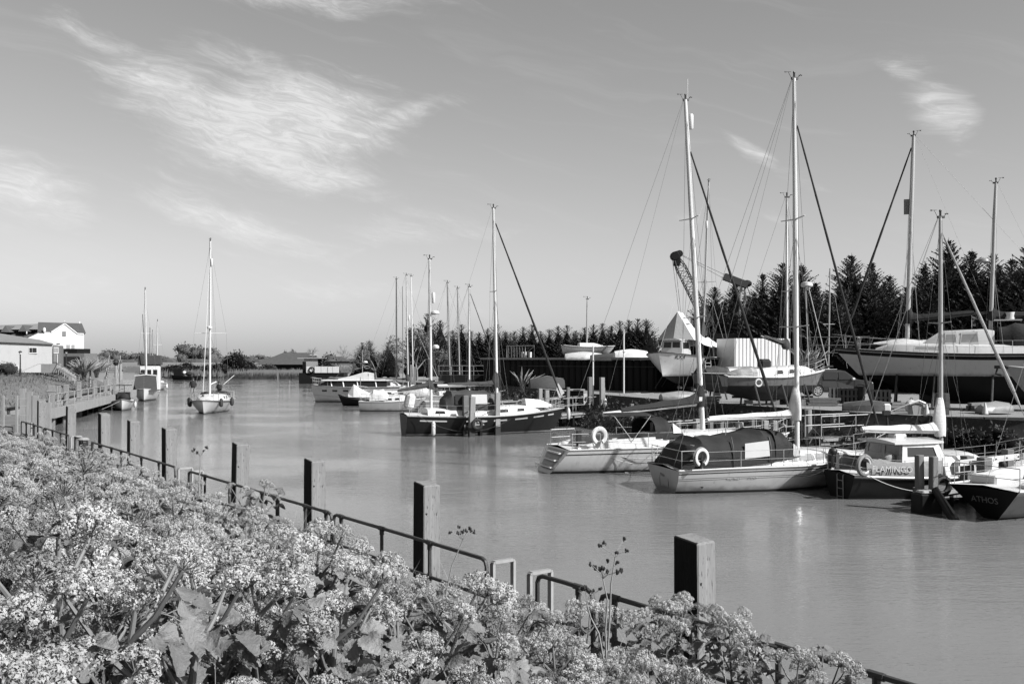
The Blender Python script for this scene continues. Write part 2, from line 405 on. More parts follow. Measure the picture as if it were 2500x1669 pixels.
m.poly([Q(-14, 6.18, .86), Q(-14, 7.0, .86), Q(43, 7.0, .86), Q(43, 6.18, .86)][::-1])
m.poly([Q(-14, 7.0, .86), Q(-14, 7.0, -1.2), Q(43, 7.0, -1.2), Q(43, 7.0, .86)][::-1])
m.poly([Q(43, 7.0, .86), Q(43, 7.0, -1.2), Q(43, 2, -1.2), Q(43, 2, .86)][::-1])
tag(m.build('quay_path', MATS['concrete']), kind='structure')

# left land behind the far pier: grass rising from the pier to the houses
lf = [(-19.6, 41.5), (-24.2, 48), (-29.6, 60), (-33.4, 75), (-38.2, 95), (-46.5, 116), (-62, 150), (-92, 215)]
offs = [(0, -1.2), (.02, .85), (1.6, .95), (4, 1.7), (7.5, 2.5), (12, 2.85), (22, 2.95), (60, 3.0), (260, 3.0)]
m = MB(); rows = []
for i, (x, y) in enumerate(lf):
    for k in range(1):
        rows.append([Vector((x-o*.96, y-o*.28, z+(.12*math.sin(y*.31+o) if o > 3 else 0))) for o, z in offs])
n = len(offs)
m.add([v for r in rows for v in r], [(i*n+j, (i+1)*n+j, (i+1)*n+j+1, i*n+j+1)[::-1] for i in range(len(rows)-1) for j in range(n-1)])
tag(m.build('lawn', MATS['grass_turf'], smooth=True), kind='structure')

m = MB(); r = random.Random(8)
for i in range(9000):
    k = r.random()*(len(lf)-1); j = min(int(k), len(lf)-2); k -= j; o = 1.2+13*r.random()**1.3
    x, y = lf[j][0]+(lf[j+1][0]-lf[j][0])*k, lf[j][1]+(lf[j+1][1]-lf[j][1])*k
    for (a, za), (c, zc) in zip(offs[:-1], offs[1:]):
        if a <= o <= c: z = za+(zc-za)*(o-a)/(c-a); break
    x, y = x-o*.96, y-o*.28; h = r.uniform(.08, .34); wd = r.uniform(.03, .08); l = r.uniform(-.2, .2)
    m.add([(x-wd, y, z-.05), (x+wd, y, z-.05), (x+l, y+r.uniform(-.1, .1), z+h)], [(0, 1, 2)])
tag(m.build('rough_grass', MATS['grass_blade']), 'rough grass tufts on the lawn slope above the far pier', 'grass', kind='stuff')
# right bank: boatyard hard, with a scrubby slope to the water
RB = [(60, 12), (34, 25), (24.5, 32.5), (19.0, 38), (15.2, 43.5), (11.8, 50), (8.6, 57), (5.2, 66), (1.6, 78), (-3.5, 92), (-11.5, 112), (-22, 140), (-36, 182), (-44, 205)]
YZ = 2.0
m = MB(); top = []; foot = []
for i, (x, y) in enumerate(RB):
    a = Vector(RB[max(i-1, 0)]); b = Vector(RB[min(i+1, len(RB)-1)]); t = (b-a).normalized(); nrm = Vector((-t.y, t.x))  # towards water
    if nrm.x > 0: nrm = -nrm
    z = YZ if y < 95 else max(1.0, YZ-(y-95)/40)
    top.append(Vector((x, y, z))); foot.append(Vector((x+nrm.x*2.6, y+nrm.y*2.6, -.5)))
k = len(top); RBT = [(a.copy(), c.copy()) for a, c in zip(top, foot)]
m.add(top+[Vector((900, 205, 1.0)), Vector((900, 12, YZ))], [tuple(range(k+2))[::-1]])
tag(m.build('boatyard_ground', MATS['gravel']), kind='structure')
m = MB(); vs = []
for i in range(k):
    a, b = top[i], foot[i]
    vs += [a-Vector((0, 0, .012)), a.lerp(b, .1)-Vector((0, 0, .25)), a.lerp(b, .45)+Vector((0, 0, -.1)), b]
m.add(vs, [(i*4+j, (i+1)*4+j, (i+1)*4+j+1, i*4+j+1) for i in range(k-1) for j in range(3)])
tag(m.build('river_bank', MATS['bank_mud'], smooth=True), kind='structure')

# far marsh beyond the bend, reaching the horizon
m = MB()
fe = [(-700, 190), (-120, 205), (-86, 208), (-66, 211), (-50, 207), (-44, 204), (-30, 214), (60, 203.5), (900, 203.5)]
m.add([Vector((x, y, .9)) for x, y in fe]+[Vector((6000, 9000, .9)), Vector((-6000, 9000, .9))], [tuple(range(len(fe)+2))])
m.add([Vector((x, y, .9)) for x, y in fe]+[Vector((x, y-1.6, -.4)) for x, y in fe], [(i, len(fe)+i, len(fe)+i+1, i+1) for i in range(len(fe)-1)])
tag(m.build('marshland', MATS['marsh']), kind='structure')

# ================================================================== foliage tools
def leaf_quad(m, c, d, nrm, l, w):
    """a kite shaped leaf or spray from c along d"""
    s_ = d.cross(nrm)
    if s_.length < 1e-4: s_ = d.orthogonal()
    s_.normalize(); a = c+d*l*.45
    m.add([c, a+s_*w, c+d*l, a-s_*w], [(0, 1, 2, 3)])
def rdir(r): 
    while True:
        v = Vector((r.uniform(-1, 1), r.uniform(-1, 1), r.uniform(-1, 1)))
        if .05 < v.length < 1: return v.normalized()

def conifer_mesh(seed, H, Rb, nb, ns, spray=.42, slim=.9):
    """leylandii: upswept feathery branches, pointed leaders, dark inside"""
    r = random.Random(seed); m = MB()
    tops = [(0, 0, 1.0)]+[(r.uniform(-.62, .62)*Rb, r.uniform(-.5, .5)*Rb, r.uniform(.62, .90)) for _ in range(3)]
    for ti, (tx, ty, th) in enumerate(tops):
        hh = H*th; rb = Rb*(1.0 if ti == 0 else .5)
        for b in range(int(nb*(1 if ti == 0 else .45))):
            q = r.random()**1.2; z = hh*(.03+.95*q)
            rad = rb*((1-q)**slim+.02)*r.uniform(.55, 1.25)+.06
            a = r.uniform(0, 2*math.pi); up = r.uniform(.55, 1.1)+.6*q
            base = Vector((tx*min(1, z/hh+.25), ty*min(1, z/hh+.25), z))
            d = Vector((math.cos(a), math.sin(a), up)).normalized(); sd_ = d.cross(Vector((0, 0, 1))).normalized()
            L = rad*1.05; k = max(4, int(ns*(.35+.65*min(1, rad/Rb*1.6))))
            for i in range(k):
                t = (i+r.random())/k; c = base+d*L*t+Vector((0, 0, -.16*L*t*t))
                dd = (d*r.uniform(.6, 1.3)+sd_*r.uniform(-.8, .8)+Vector((0, 0, r.uniform(-.25, .35)))).normalized()
                leaf_quad(m, c, dd, rdir(r), spray*r.uniform(.45, 1.0)*(1.1-.4*t)*(1.15-.80*q), spray*r.uniform(.07, .15)*(1.15-.65*q))
        m.tube([Vector((tx, ty, hh*.9)), Vector((tx+.05, ty, hh*1.015))], [.05, .012], 4)
        for i in range(9): leaf_quad(m, Vector((tx, ty, hh*r.uniform(.93, 1.0))), (rdir(r)+Vector((0, 0, 1.3))).normalized(), rdir(r), spray*.32, spray*.04)
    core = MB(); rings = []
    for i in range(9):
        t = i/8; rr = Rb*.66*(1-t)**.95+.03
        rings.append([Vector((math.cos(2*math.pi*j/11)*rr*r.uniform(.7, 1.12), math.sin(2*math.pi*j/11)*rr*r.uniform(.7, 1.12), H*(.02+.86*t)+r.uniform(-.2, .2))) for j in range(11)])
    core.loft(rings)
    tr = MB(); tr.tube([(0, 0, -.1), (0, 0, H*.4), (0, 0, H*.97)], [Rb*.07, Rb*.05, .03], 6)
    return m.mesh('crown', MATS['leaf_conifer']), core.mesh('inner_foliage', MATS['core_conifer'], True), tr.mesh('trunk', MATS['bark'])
CON_BIG = [conifer_mesh(100+i, 11.0, 4.8, 520, 28, .58, .80) for i in range(5)]
CON_HEDGE = [conifer_mesh(200+i, 8.0, 3.6, 280, 18, .50, .70) for i in range(4)]

def conifer(label, px, topy, Y, meshes, H0, group, wide=1.0, base=1.9, seed=0):
    h = PZ(topy, Y)-base; s_ = h/H0
    t = thing('conifer_tree', label, 'tree', (PX(px, Y), Y, base), rnd.uniform(0, 6.28), group)
    t.scale = (s_*wide, s_*wide, s_)
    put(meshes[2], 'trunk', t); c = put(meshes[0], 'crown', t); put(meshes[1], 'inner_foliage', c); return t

def ordinal(i):
    return ['first', 'second', 'third', 'fourth', 'fifth', 'sixth', 'seventh', 'eighth', 'ninth', 'tenth', 'eleventh', 'twelfth', 'thirteenth', 'fourteenth', 'fifteenth', 'sixteenth', 'seventeenth', 'eighteenth', 'nineteenth', 'twentieth', 'twenty-first', 'twenty-second', 'twenty-third', 'twenty-fourth', 'twenty-fifth', 'twenty-sixth', 'twenty-seventh', 'twenty-eighth', 'twenty-ninth', 'thirtieth', 'thirty-first', 'thirty-second', 'thirty-third', 'thirty-fourth'][i]
big = [(1745, 700, 96, 'behind the crane boom', 1.2), (1795, 690, 100, 'between the crane gantry and the tarpaulined fishing boat', 1.15), (1862, 668, 92, 'behind the crane gantry', 1.0), (1912, 640, 88, 'just behind the tallest mast', 1.05), (1958, 645, 90, 'behind the radar dome pole', 1.05), (1990, 690, 92, 'lowest one behind the parked car', 1.15),
       (2078, 622, 84, 'above the ketch bow, twin-topped', 1.15), (2128, 640, 84, 'behind the furled jib of the ketch', 1.15), (2172, 672, 86, 'low one beside the ketch mainmast', 1.2), (2255, 652, 80, 'between the ketch mainmast and the wheelhouse boat mast', 1.1), (2315, 585, 78, 'tallest of the row, behind the wheelhouse boat mast', 1.1), (2372, 612, 78, 'behind the ketch coachroof', 1.15), (2425, 618, 76, 'behind the ketch mizzen mast', 1.15), (2470, 632, 78, 'just beyond the ketch mizzen mast', 1.1), (2515, 590, 74, 'cut by the edge of the picture', 1.2), (2215, 700, 90, 'far back in the gap by the ketch mainmast', 1.3), (2025, 715, 96, 'far back above the car roof', 1.3), (2570, 640, 80, 'farthest along the row beyond the frame edge', 1.2)]
for i, (px, ty, Y, where, wd) in enumerate(big[:-1]):
    conifer('tall dark conifer of the yard row, '+where, px, ty, Y, CON_BIG[i % 5], 11.0, 'tall conifers behind the boatyard', wd*1.12)
for i, (px, ty, Y) in enumerate([(1720, 742, 108), (1770, 735, 110), (1828, 722, 108), (1888, 708, 104), (1938, 705, 104), (1975, 722, 106), (2050, 700, 100), (2105, 690, 98), (2150, 705, 98), (2198, 722, 98), (2236, 705, 96), (2285, 668, 92), (2345, 655, 92), (2398, 662, 90), (2450, 668, 90), (2492, 655, 88)]):
    conifer('dark conifer of the back row filling the gaps, '+ordinal(i)+' from the crane end', px, ty, Y, CON_BIG[(i*2+1) % 5], 11.0, 'back row of conifers behind the boatyard', 1.55)
hx = [(1045, 765, 128), (1075, 782, 130), (1022, 800, 132)]+[(1105+i*21.5, 806-6*math.sin(i*1.7)-i*.35-(8 if i % 4 == 1 else 0)-max(0, i-15)*3, 134-i*1.3) for i in range(23)]
for i, (px, ty, Y) in enumerate(hx):
    lab = 'dark conifer of the long clipped row, '+ordinal(i)+' counted from the bare willow end'
    conifer(lab, px, ty, Y, CON_HEDGE[i % 4], 8.0, 'conifer hedge behind the wharf', 1.2 if i < 3 else 1.25)
for i, (px, ty, Y) in enumerate([(884, 836, 160), (902, 832, 158), (948, 834, 158)]):
    conifer(['small dark conifer left of the budding tree behind the white cruiser', 'spiky dark conifer half hidden by the budding tree', 'dark conifer just left of the black mast'][i], px, ty, Y, CON_HEDGE[i], 8.0, None, 1.3, 1.2)

def bush_mesh(seed, nl, leaf, mt, core=None, cr=.78, flat=.75, lumps=7):
    r = random.Random(seed); m = MB(); ls = [(Vector((0, 0, .45)), .6)]+[(Vector((r.uniform(-.6, .6), r.uniform(-.6, .6), r.uniform(.2, .75))), r.uniform(.25, .5)) for _ in range(lumps)]
    for i in range(nl):
        c, rr = r.choice(ls); d = rdir(r); c2 = c+Vector((d.x, d.y, d.z*flat))*rr*r.uniform(.72, 1.1)
        if c2.z < 0: c2.z = abs(c2.z)*.3
        leaf_quad(m, c2, (d+rdir(r)*.9).normalized(), rdir(r), leaf*r.uniform(.5, 1.3), leaf*r.uniform(.2, .4))
    co = MB()
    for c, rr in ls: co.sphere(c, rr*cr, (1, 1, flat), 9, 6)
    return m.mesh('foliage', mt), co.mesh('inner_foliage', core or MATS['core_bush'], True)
BUSH = [bush_mesh(300+i, 1500, .10, MATS['leaf_bush']) for i in range(3)]
SCRUB = [bush_mesh(320+i, 900, .13, MATS['leaf_scrub'], MATS['core_conifer']) for i in range(3)]
FARB = [bush_mesh(340+i, 700, .13, MATS['leaf_far'], MATS['leaf_far']) for i in range(3)]
def bush(label, loc, sx, sz, meshes, group=None, name='shrub', cat='shrub'):
    t = thing(name, label, cat, loc, rnd.uniform(0, 6), group); t.scale = (sx, sx, sz)
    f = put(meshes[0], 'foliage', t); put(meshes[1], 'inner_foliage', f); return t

def bare_tree(seed, H, leafy=0, leafmat=None, bark='bark', spread=.55, name='budding_tree', label='', loc=(0, 0, 0), depth=5, lsz=.16, group=None):
    r = random.Random(seed); tw = MB(); lv = MB(); trunk = MB()
    def grow(p, d, L, rad, k):
        q = p; pts = [p]; dd = d
        for i in range(3):
            dd = (dd+rdir(r)*.18+Vector((0, 0, .06))).normalized(); q = q+dd*L/3; pts.append(q)
        (trunk if k < 2 else tw).tube(pts, [rad, rad*.9, rad*.8, rad*.66], 5 if k < 2 else 3, cap=False)
        if leafy and k >= depth-2:
            for _ in range(leafy):
                leaf_quad(lv, pts[r.randrange(1, 4)]+rdir(r)*L*.3, rdir(r), rdir(r), lsz*r.uniform(.6, 1.3), lsz*.35)
        if k >= depth: return
        for j in range(r.choice((2, 3, 3)) if k else 4):
            nd = (dd+rdir(r)*spread*1.25).normalized()
            grow(pts[r.choice((2, 3, 3))], nd, L*r.uniform(.62, .84), rad*.58, k+1)
    grow(Vector((0, 0, -.1)), Vector((0, 0, 1)), H*.27, H*.02, 0)
    t = thing(name, label, 'tree', loc, r.uniform(0, 6), group)
    trunk.build('trunk', MATS[bark], t); c = tw.build('crown', MATS[bark], t)
    if leafy: lv.build('leaves', leafmat, c)
    return t

# ================================================================== far marsh growth
# reed bed along the far bend
r = random.Random(5)
m = MB()
for i in range(5200):
    px = r.uniform(605, 745); Y = r.uniform(203, 222); x = PX(px, Y); h = r.uniform(.2, .95); l = r.uniform(-.3, .3); wd = r.uniform(.05, .10)
    m.add([(x-wd, Y, .5), (x+wd, Y, .5), (x+l, Y+r.uniform(-.1, .1), .9+h)], [(0, 1, 2)])
tag(m.build('reeds', MATS['reed']), 'pale dry reed bed in front of the low hipped roof', 'reeds', kind='stuff')
m = MB()
for i in range(9000):
    px = r.uniform(215, 640) if i < 6000 else r.uniform(640, 1000); Y = r.uniform(207, 300); x = PX(px, Y); h = r.uniform(.3, 1.3); wd = r.uniform(.10, .24); l = r.uniform(-.5, .5)
    if px < 330 and Y < 225: continue
    m.add([(x-wd, Y, .4), (x+wd, Y, .4), (x+l, Y, .9+h)], [(0, 1, 2)])
tag(m.build('marsh_grass', MATS['marsh']), 'rough grass of the marsh beyond the river bend', 'grass', kind='stuff')
m = MB()
for i in range(2600):
    px = r.uniform(395, 745); Y = r.uniform(201.8, 206)+(6 if px < 560 else 0); x = PX(px, Y); h = r.uniform(.4, 1.5); wd = r.uniform(.06, .16)
    m.add([(x-wd, Y, -.1), (x+wd, Y, -.1), (x+r.uniform(-.3, .3), Y, h)], [(0, 1, 2)])
tag(m.build('bank_weeds', MATS['reed_dark']), 'dark weeds hanging over the far water edge', 'weeds', kind='stuff')

bush('big round dark bush on the far bank behind the moving yacht', (PX(577, 222), 222, .8), 3.6, 5.6, SCRUB[0])
for i, (px, Y, sx, sz, lab) in enumerate([(520, 215, 3.4, 2.6, 'low dark bush sloping from the round bush to the water'), (545, 212, 2.6, 2.4, 'small dark bush at the water edge under the round bush'), (415, 214, 2.2, 1.8, 'dark shrub on the bank above the black workboat'), (470, 225, 3.6, 2.2, 'shrub on the far bank behind the moving yacht mast'), (435, 228, 3.0, 2.4, 'middling shrub on the far bank beyond the workboat'), (610, 224, 3.5, 2.8, 'shrub next to the round bush at the reed bed end'), (655, 226, 3, 2.4, 'shrub behind the reed bed')]):
    bush(lab, (PX(px, Y), Y, .7), sx, sz, SCRUB[i % 3])
far = [(265, 848, 900, 11), (300, 856, 1000, 16), (330, 858, 900, 10), (350, 857, 800, 7), (375, 862, 1000, 14), (395, 866, 1000, 12), (440, 858, 700, 5), (478, 840, 900, 19), (503, 843, 880, 15), (545, 868, 900, 16), (617, 866, 900, 12), (600, 868, 1000, 14), (650, 868, 1100, 15), (585, 867, 1000, 18), (240, 862, 800, 12), (690, 866, 1100, 17)]
for i, (px, ty, Y, rad) in enumerate(far):
    h = PZ(ty, Y)
    bush('hazy far-off tree on the horizon, '+ordinal(i)+' from the white house side' if i > 7 or i < 6 else ['rounded hazy tree just left of the tall yacht mast', 'rounded hazy tree just right of the tall yacht mast'][i-6], (PX(px, Y), Y, 0), rad, h/1.0, FARB[i % 3], 'trees along the horizon', 'far_tree', 'tree')
m = MB()
for i in range(60):
    px = 200+i*14; Y = r.uniform(700, 800); x = PX(px, Y)
    m.sphere((x, Y, .9), 1.0, (r.uniform(4, 8), 2, r.uniform(1.6, 3.2)), 8, 5)
tag(m.build('far_hedgerow', MATS['leaf_far']), 'distant hedgerow lining the marsh horizon', 'hedge', kind='stuff')
# bare and budding trees in front of the conifers
bare_tree(11, 7.8, 5, MATS['leaf_pale'], 'bark_pale', .6, 'budding_tree', 'pale budding willow beside the paired masts', (PX(1018, 118), 118, 1.6), 5, .20)
bare_tree(12, 7.0, 3, MATS['leaf_pale'], 'bark_pale', .6, 'budding_tree', 'budding grey tree behind the white cruiser', (PX(918, 140), 140, 1.2), 5, .18)
bare_tree(13, 8.0, 0, None, 'bark_pale', .5, 'bare_tree', 'thin bare tree behind the end of the hipped roof', (PX(838, 250), 250, .9), 5)
bare_tree(14, 7.5, 0, None, 'bark', .5, 'bare_tree', 'wispy bare tree over the ridge of the hipped roof', (PX(755, 260), 260, .9), 5)
bare_tree(15, 7.0, 2, MATS['leaf_scrub'], 'bark', .5, 'bare_tree', 'dark small tree left of the hipped roof', (PX(702, 255), 255, .9), 5, .3)
bare_tree(16, 6.0, 0, None, 'bark_pale', .6, 'bare_tree', 'low bare tree right of the hipped roof', (PX(868, 170), 170, 1.0), 5)
bush('leafless round bush beside the far landing stage', (PX(808, 175), 175, 1.0), 3.0, 4.0, FARB[1])

# low hipped-roof building across the water
t = thing('roofed_pavilion', 'low pavilion with a broad dark hipped roof beyond the reeds', 'building', (PX(735, 236), 236, 1.0), R(4))
def hip(m, x0, x1, y0, y1, z0, z1, inset):
    ym = (y0+y1)/2; a = [(x0, y0, z0), (x1, y0, z0), (x1, y1, z0), (x0, y1, z0), (x0+inset, ym, z1), (x1-inset, ym, z1)]
    m.add(a, [(0, 1, 5, 4), (1, 2, 5), (2, 3, 4, 5), (3, 0, 4), (3, 2, 1, 0)])
b = MB().box((0, 0, .9), (17, 8, 1.9)); b.build('wall', MATS['steel_dark'], t)
b = MB(); hip(b, -10, 7.2, -5.5, 5.5, 1.75, 4.5, 5.8); rf = b.build('roof', MATS['thatch'], t)
b = MB(); hip(b, 4, 13, -4, 5, 1.6, 3.6, 3.5); b.build('side_roof', MATS['thatch'], t)
for x in (2.6, 3.7): MB().box((x, -2.1, 3.65), (.55, .12, .8), rx=R(35)).build('roof_light', MATS['white_paint'], rf)

# ================================================================== houses on the left
t = thing('white_house', 'white gabled house with slate roof behind the rendered building', 'house', (PX(158, 165), 165, 2.9), R(24))
Y0 = 165; k_ = Y0/F
def hx_(px): return (px-158)*k_*1.0
def hz_(py): return PZ(py, Y0)-2.9
b = MB(); x0, x1, xm = hx_(111), hx_(201), hx_(158)
prof = [(x0, 0), (x1, 0), (x1, hz_(813)), (hx_(189), hz_(813)), (xm, hz_(789.5)), (hx_(128), hz_(811)), (x0, hz_(811))]
fr = [Vector((x, 0, z)) for x, z in prof]; bk = [v+Vector((0, 7, 0)) for v in fr]; n = len(fr)
b.add(fr+bk, [tuple(range(n)), tuple(n+i for i in reversed(range(n)))]+[(i, n+i, n+(i+1) % n, (i+1) % n) for i in range(n)])
b.build('wall', MATS['white_wall'], t)
b = MB()
def slab(m, pts, th=.18):
    up = Vector((0, 0, th)); pts = [Vector(p) for p in pts]; n = len(pts)
    m.add(pts+[p+up for p in pts], [tuple(reversed(range(n))), tuple(n+i for i in range(n))]+[(i, (i+1) % n, n+(i+1) % n, n+i) for i in range(n)])
ez, rz_ = hz_(813), hz_(788)
slab(b, [(hx_(126), -.07, hz_(812)), (xm, -.07, rz_), (xm, 3.5, rz_), (hx_(126), 3.5, hz_(812))])
slab(b, [(xm, -.07, rz_), (hx_(191), -.07, hz_(814)), (hx_(191), 3.5, hz_(814)), (xm, 3.5, rz_)])
slab(b, [(hx_(98), .02, hz_(811.5)), (hx_(205), .02, hz_(813.5)), (hx_(197), 3.5, hz_(789.5)), (hx_(98), 3.5, hz_(788))])
slab(b, [(hx_(98), 3.5, hz_(788)), (hx_(197), 3.5, hz_(789.5)), (hx_(205), 7.2, hz_(813.5)), (hx_(98), 7.2, hz_(811.5))])
rf = b.build('roof', MATS['slate'], t)
b = MB()
for a, c in (((128, 811), (158, 789.5)), ((158, 789.5), (187, 814)), ((187, 814), (201, 814.5))):
    b.bar((hx_(a[0]), -.10, hz_(a[1])+.02), (hx_(c[0]), -.10, hz_(c[1])+.02), .05, .16)
b.build('bargeboard', MATS['white_wall'], rf)
for px in (158, 192): MB().box((hx_(px), 1.2 if px == 158 else 3.5, hz_(786)), (.16, .16, .5)).build('finial', MATS['white_paint'], rf)
b = MB().box((hx_(157), -.04, hz_(814.5)), (.52, .1, .8)); b.build('window', MATS['slate_pale'], t)
wd_ = MB().box((hx_(171.5), -.03, hz_(850)), (1.35, .06, 1.35)).build('window', MATS['white_paint'], t)
for dx_ in (-.36, .36): MB().box((hx_(171.5)+dx_, -.075, hz_(849)), (.46, .05, 1.0)).build('pane', MATS['glass_pale'], wd_)
sat = MB(); sat.sphere((hx_(113), -.2, hz_(806)), .4, (.6, .5, 1.1), 9, 6); sat.build('wall_lantern', MATS['white_paint'], t)

# row of slate cottages behind, and the lean-to with a sloped roof
t2 = thing('terrace_roof_house', 'white gable end with long dark slate roof and dormers', 'house', (PX(60, 172), 172, 2.9), R(22))
k2 = 172/F
def tx(px): return (px-60)*k2
def tz(py): return PZ(py, 172)-2.9
b = MB(); b.poly([(tx(58), -1, tz(828)), (tx(112), -1, tz(801)), (tx(112), -1, 0), (tx(58), -1, 0)][::-1])
b.poly([(tx(112), -1, 0), (tx(112), -1, tz(801)), (tx(112), 2, tz(801)), (tx(112), 2, 0)]); b.build('wall', MATS['white_wall'], t2)
b = MB(); slab(b, [(tx(-60), -1.15, tz(826)), (tx(57), -1.15, tz(829)), (tx(113), -1.15, tz(800.5)), (tx(113), 3, tz(800)), (tx(-60), 3, tz(800))], .1); rf = b.build('roof', MATS['slate'], t2)
slab2 = MB(); slab2.poly([(tx(-60), -.2, tz(806)), (tx(118), -.2, tz(803)), (tx(118), 3, tz(787)), (tx(-60), 3, tz(796))][::1]); slab2.build('upper_roof', MATS['slate_pale'], t2)
for px, py in ((100, 788), (57, 793), (19, 795)):
    d = MB(); x = tx(px); zt = tz(py)
    d.add([(x-.75, -.9, zt-1.15), (x+.65, -.9, zt-1.15), (x, -.9, zt), (x+2.0, 2.6, zt-.1), (x+2.6, 2.6, zt-1.1), (x-.6, 2.6, zt-1.1)], [(0, 1, 2), (1, 4, 3, 2), (0, 2, 3, 5)])
    d.build('dormer', MATS['slate'], rf)
for px in (66,): MB().box((tx(px), -1.2, tz(812)), (.16, .16, .45)).build('vent_pipe', MATS['white_paint'], rf)

# rendered flat-fronted building in front
YB = 108; kb = YB/F
t = thing('rendered_building', 'pale rendered two-storey building with shallow roof above the lawn', 'building', (PX(60, YB), YB, 2.75), R(20))
def bx_(px): return (px-60)*kb
def bz_(py): return PZ(py, YB)-2.75
b = MB()
fr = [Vector((bx_(-40), -.2, 0)), Vector((bx_(123), .4, 0)), Vector((bx_(123), .4, bz_(840))), Vector((bx_(-40), -.2, bz_(829)))]
bk = [v+Vector((0, 6, 0)) for v in fr]
b.add(fr+bk, [(0, 1, 2, 3), (7, 6, 5, 4), (1, 5, 6, 2), (0, 3, 7, 4), (3, 2, 6, 7)]); b.build('wall', MATS['render_wall'], t)
b = MB(); slab(b, [(bx_(-42), -.5, bz_(833)), (bx_(124), .15, bz_(840)), (bx_(80), 6.3, bz_(829)), (bx_(-42), 6.3, bz_(808))], .1); b.build('roof', MATS['slate_pale'], t)
b = MB(); b.box(((bx_(123)+bx_(142))/2, 1.6, bz_(843)/2), (bx_(142)-bx_(123), 2.6, bz_(843))); b.build('side_wing', MATS['brick_dark'], t)
def window(px0, px1, py0, py1, y, npane, parent, mt='glass_dark'):
    cx, cz = (bx_(px0)+bx_(px1))/2, (bz_(py0)+bz_(py1))/2; wq, hq = bx_(px1)-bx_(px0), bz_(py0)-bz_(py1)
    f = MB().box((cx, y, cz), (wq, .12, hq)).build('window', MATS['white_paint'], parent)
    ws = [.32, .5] if npane == 2 else [.8]
    x = cx-wq/2+wq*.08
    for q in ws:
        MB().box((x+wq*q/2, y-.045, cz+hq*.03), (wq*q, .06, hq*.72)).build('pane', MATS[mt], f); x += wq*(q+.04)
window(69, 87.5, 847, 863, .22, 2, t); window(33, 47, 893, 906, .05, 1, t); window(124, 135.5, 847, 862, .28, 2, t, 'glass_pale')
d = MB().box((bx_(129), .28, bz_(873)), (bx_(134)-bx_(123), .08, bz_(865)-bz_(887))).build('door', MATS['stripe_grey'], t)
dp = MB().tube([(bx_(132.5), .2, bz_(864)), (bx_(132.5), .2, bz_(886))], .04, 6).build('drainpipe', MATS['white_paint'], t)
MB().box((bx_(133), 1, bz_(839)), (.35, .3, .12)).build('roof_vent', MATS['steel_dark'], t)
# dark shed and low building with white window between the houses
t = thing('brick_outbuilding', 'dark brick outbuilding with white-framed window beside the lawn steps', 'building', (PX(180, 128), 128, 2.2))
ko = 128/F
b = MB().box((PX(157, 128)-PX(180, 128), 0, 1.7), (5, 4, 3.2)).build('wall', MATS['steel_dark'], t)
b = MB().box((PX(194, 128)-PX(180, 128), -.4, 1.15), (3.3, 4, 3.1)).build('annex', MATS['brick_dark'], t)
MB().box((.25, -2.55, 1.25), (3.4, .3, 2.1)).build('hedge_screen', MATS['core_bush'], t)
f = MB().box((PX(197, 128)-PX(180, 128), -2.5, 1.75), (1.3, .24, .95)).build('window', MATS['white_paint'], t)
for dx_ in (-.3, .3): MB().box((PX(197, 128)-PX(180, 128)+dx_, -2.64, 1.68), (.46, .06, .6)).build('pane', MATS['glass_dark'], f)
# street lamps
def lamp_post(label, px, basey, topy, Y):
    z0 = PZ(basey, Y); h = PZ(topy, Y)-z0
    t = thing('lamp_post', label, 'lamp post', (PX(px, Y), Y, z0))
    MB().tube([(0, 0, -.3), (0, 0, .5), (0, 0, .52), (0, 0, h*.83)], [.11, .11, .07, .06], 8).build('pole', MATS['spar_dark'], t)
    hd = MB().tube([(0, 0, h*.83), (0, 0, h*.86), (0, 0, h*.88), (0, 0, h*.95)], [.06, .13, .10, .17], 8).build('lantern', MATS['vinyl'], t)
    MB().tube([(0, 0, h*.95), (0, 0, h*.97), (0, 0, h)], [.21, .17, .03], 8).build('lantern_cap', MATS['spar_dark'], hd)
lamp_post('thin dark lamp post on the lawn before the rendered wall', 49.5, 913, 856, 98)
lamp_post('dark lamp post by the brick outbuilding', 161.5, 893, 857, 118)
bush('leafy shrub at the foot of the rendered wall, cut by the picture edge', (PX(10, 96), 96, 2.6), 1.35, 1.5, BUSH[0])

# handrail steps up the lawn
t = thing('handrail', 'pale steel handrail running down the lawn steps', 'handrail', (0, 0, 0))
pts = [(108, 889, 104), (143, 889, 100), (170, 903, 96), (193, 917, 93), (232, 928, 88)]
for dz_, nm in ((0, 'rail'), (-.45, 'rail')):
    MB().tube([P(*q)+Vector((0, 0, dz_)) for q in pts], .035, 6).build(nm, MATS['galvanised'], t)
MB().tube([P(55, 905, 100), P(94, 888, 103), P(108, 888, 104)], .03, 6).build('rail', MATS['galvanised'], t)
for q in pts+[(157, 896, 98), (182, 910, 94.5), (212, 922, 90)]:
    a = P(*q); MB().tube([a, a-Vector((0, 0, 1.05))], .03, 6).build('post', MATS['galvanised'], t)
t = thing('landing_steps', 'pale concrete landing at the top of the lawn steps', 'steps', P(125, 905, 101))
MB().box((0, 0, .25), (1.6, 1.0, .9)).build('landing', MATS['concrete'], t)
for i in range(6): MB().box((1.1+i*.32, -.25*i, .1-i*.16), (.36, 1.0, .5)).build('step', MATS['concrete'], t)
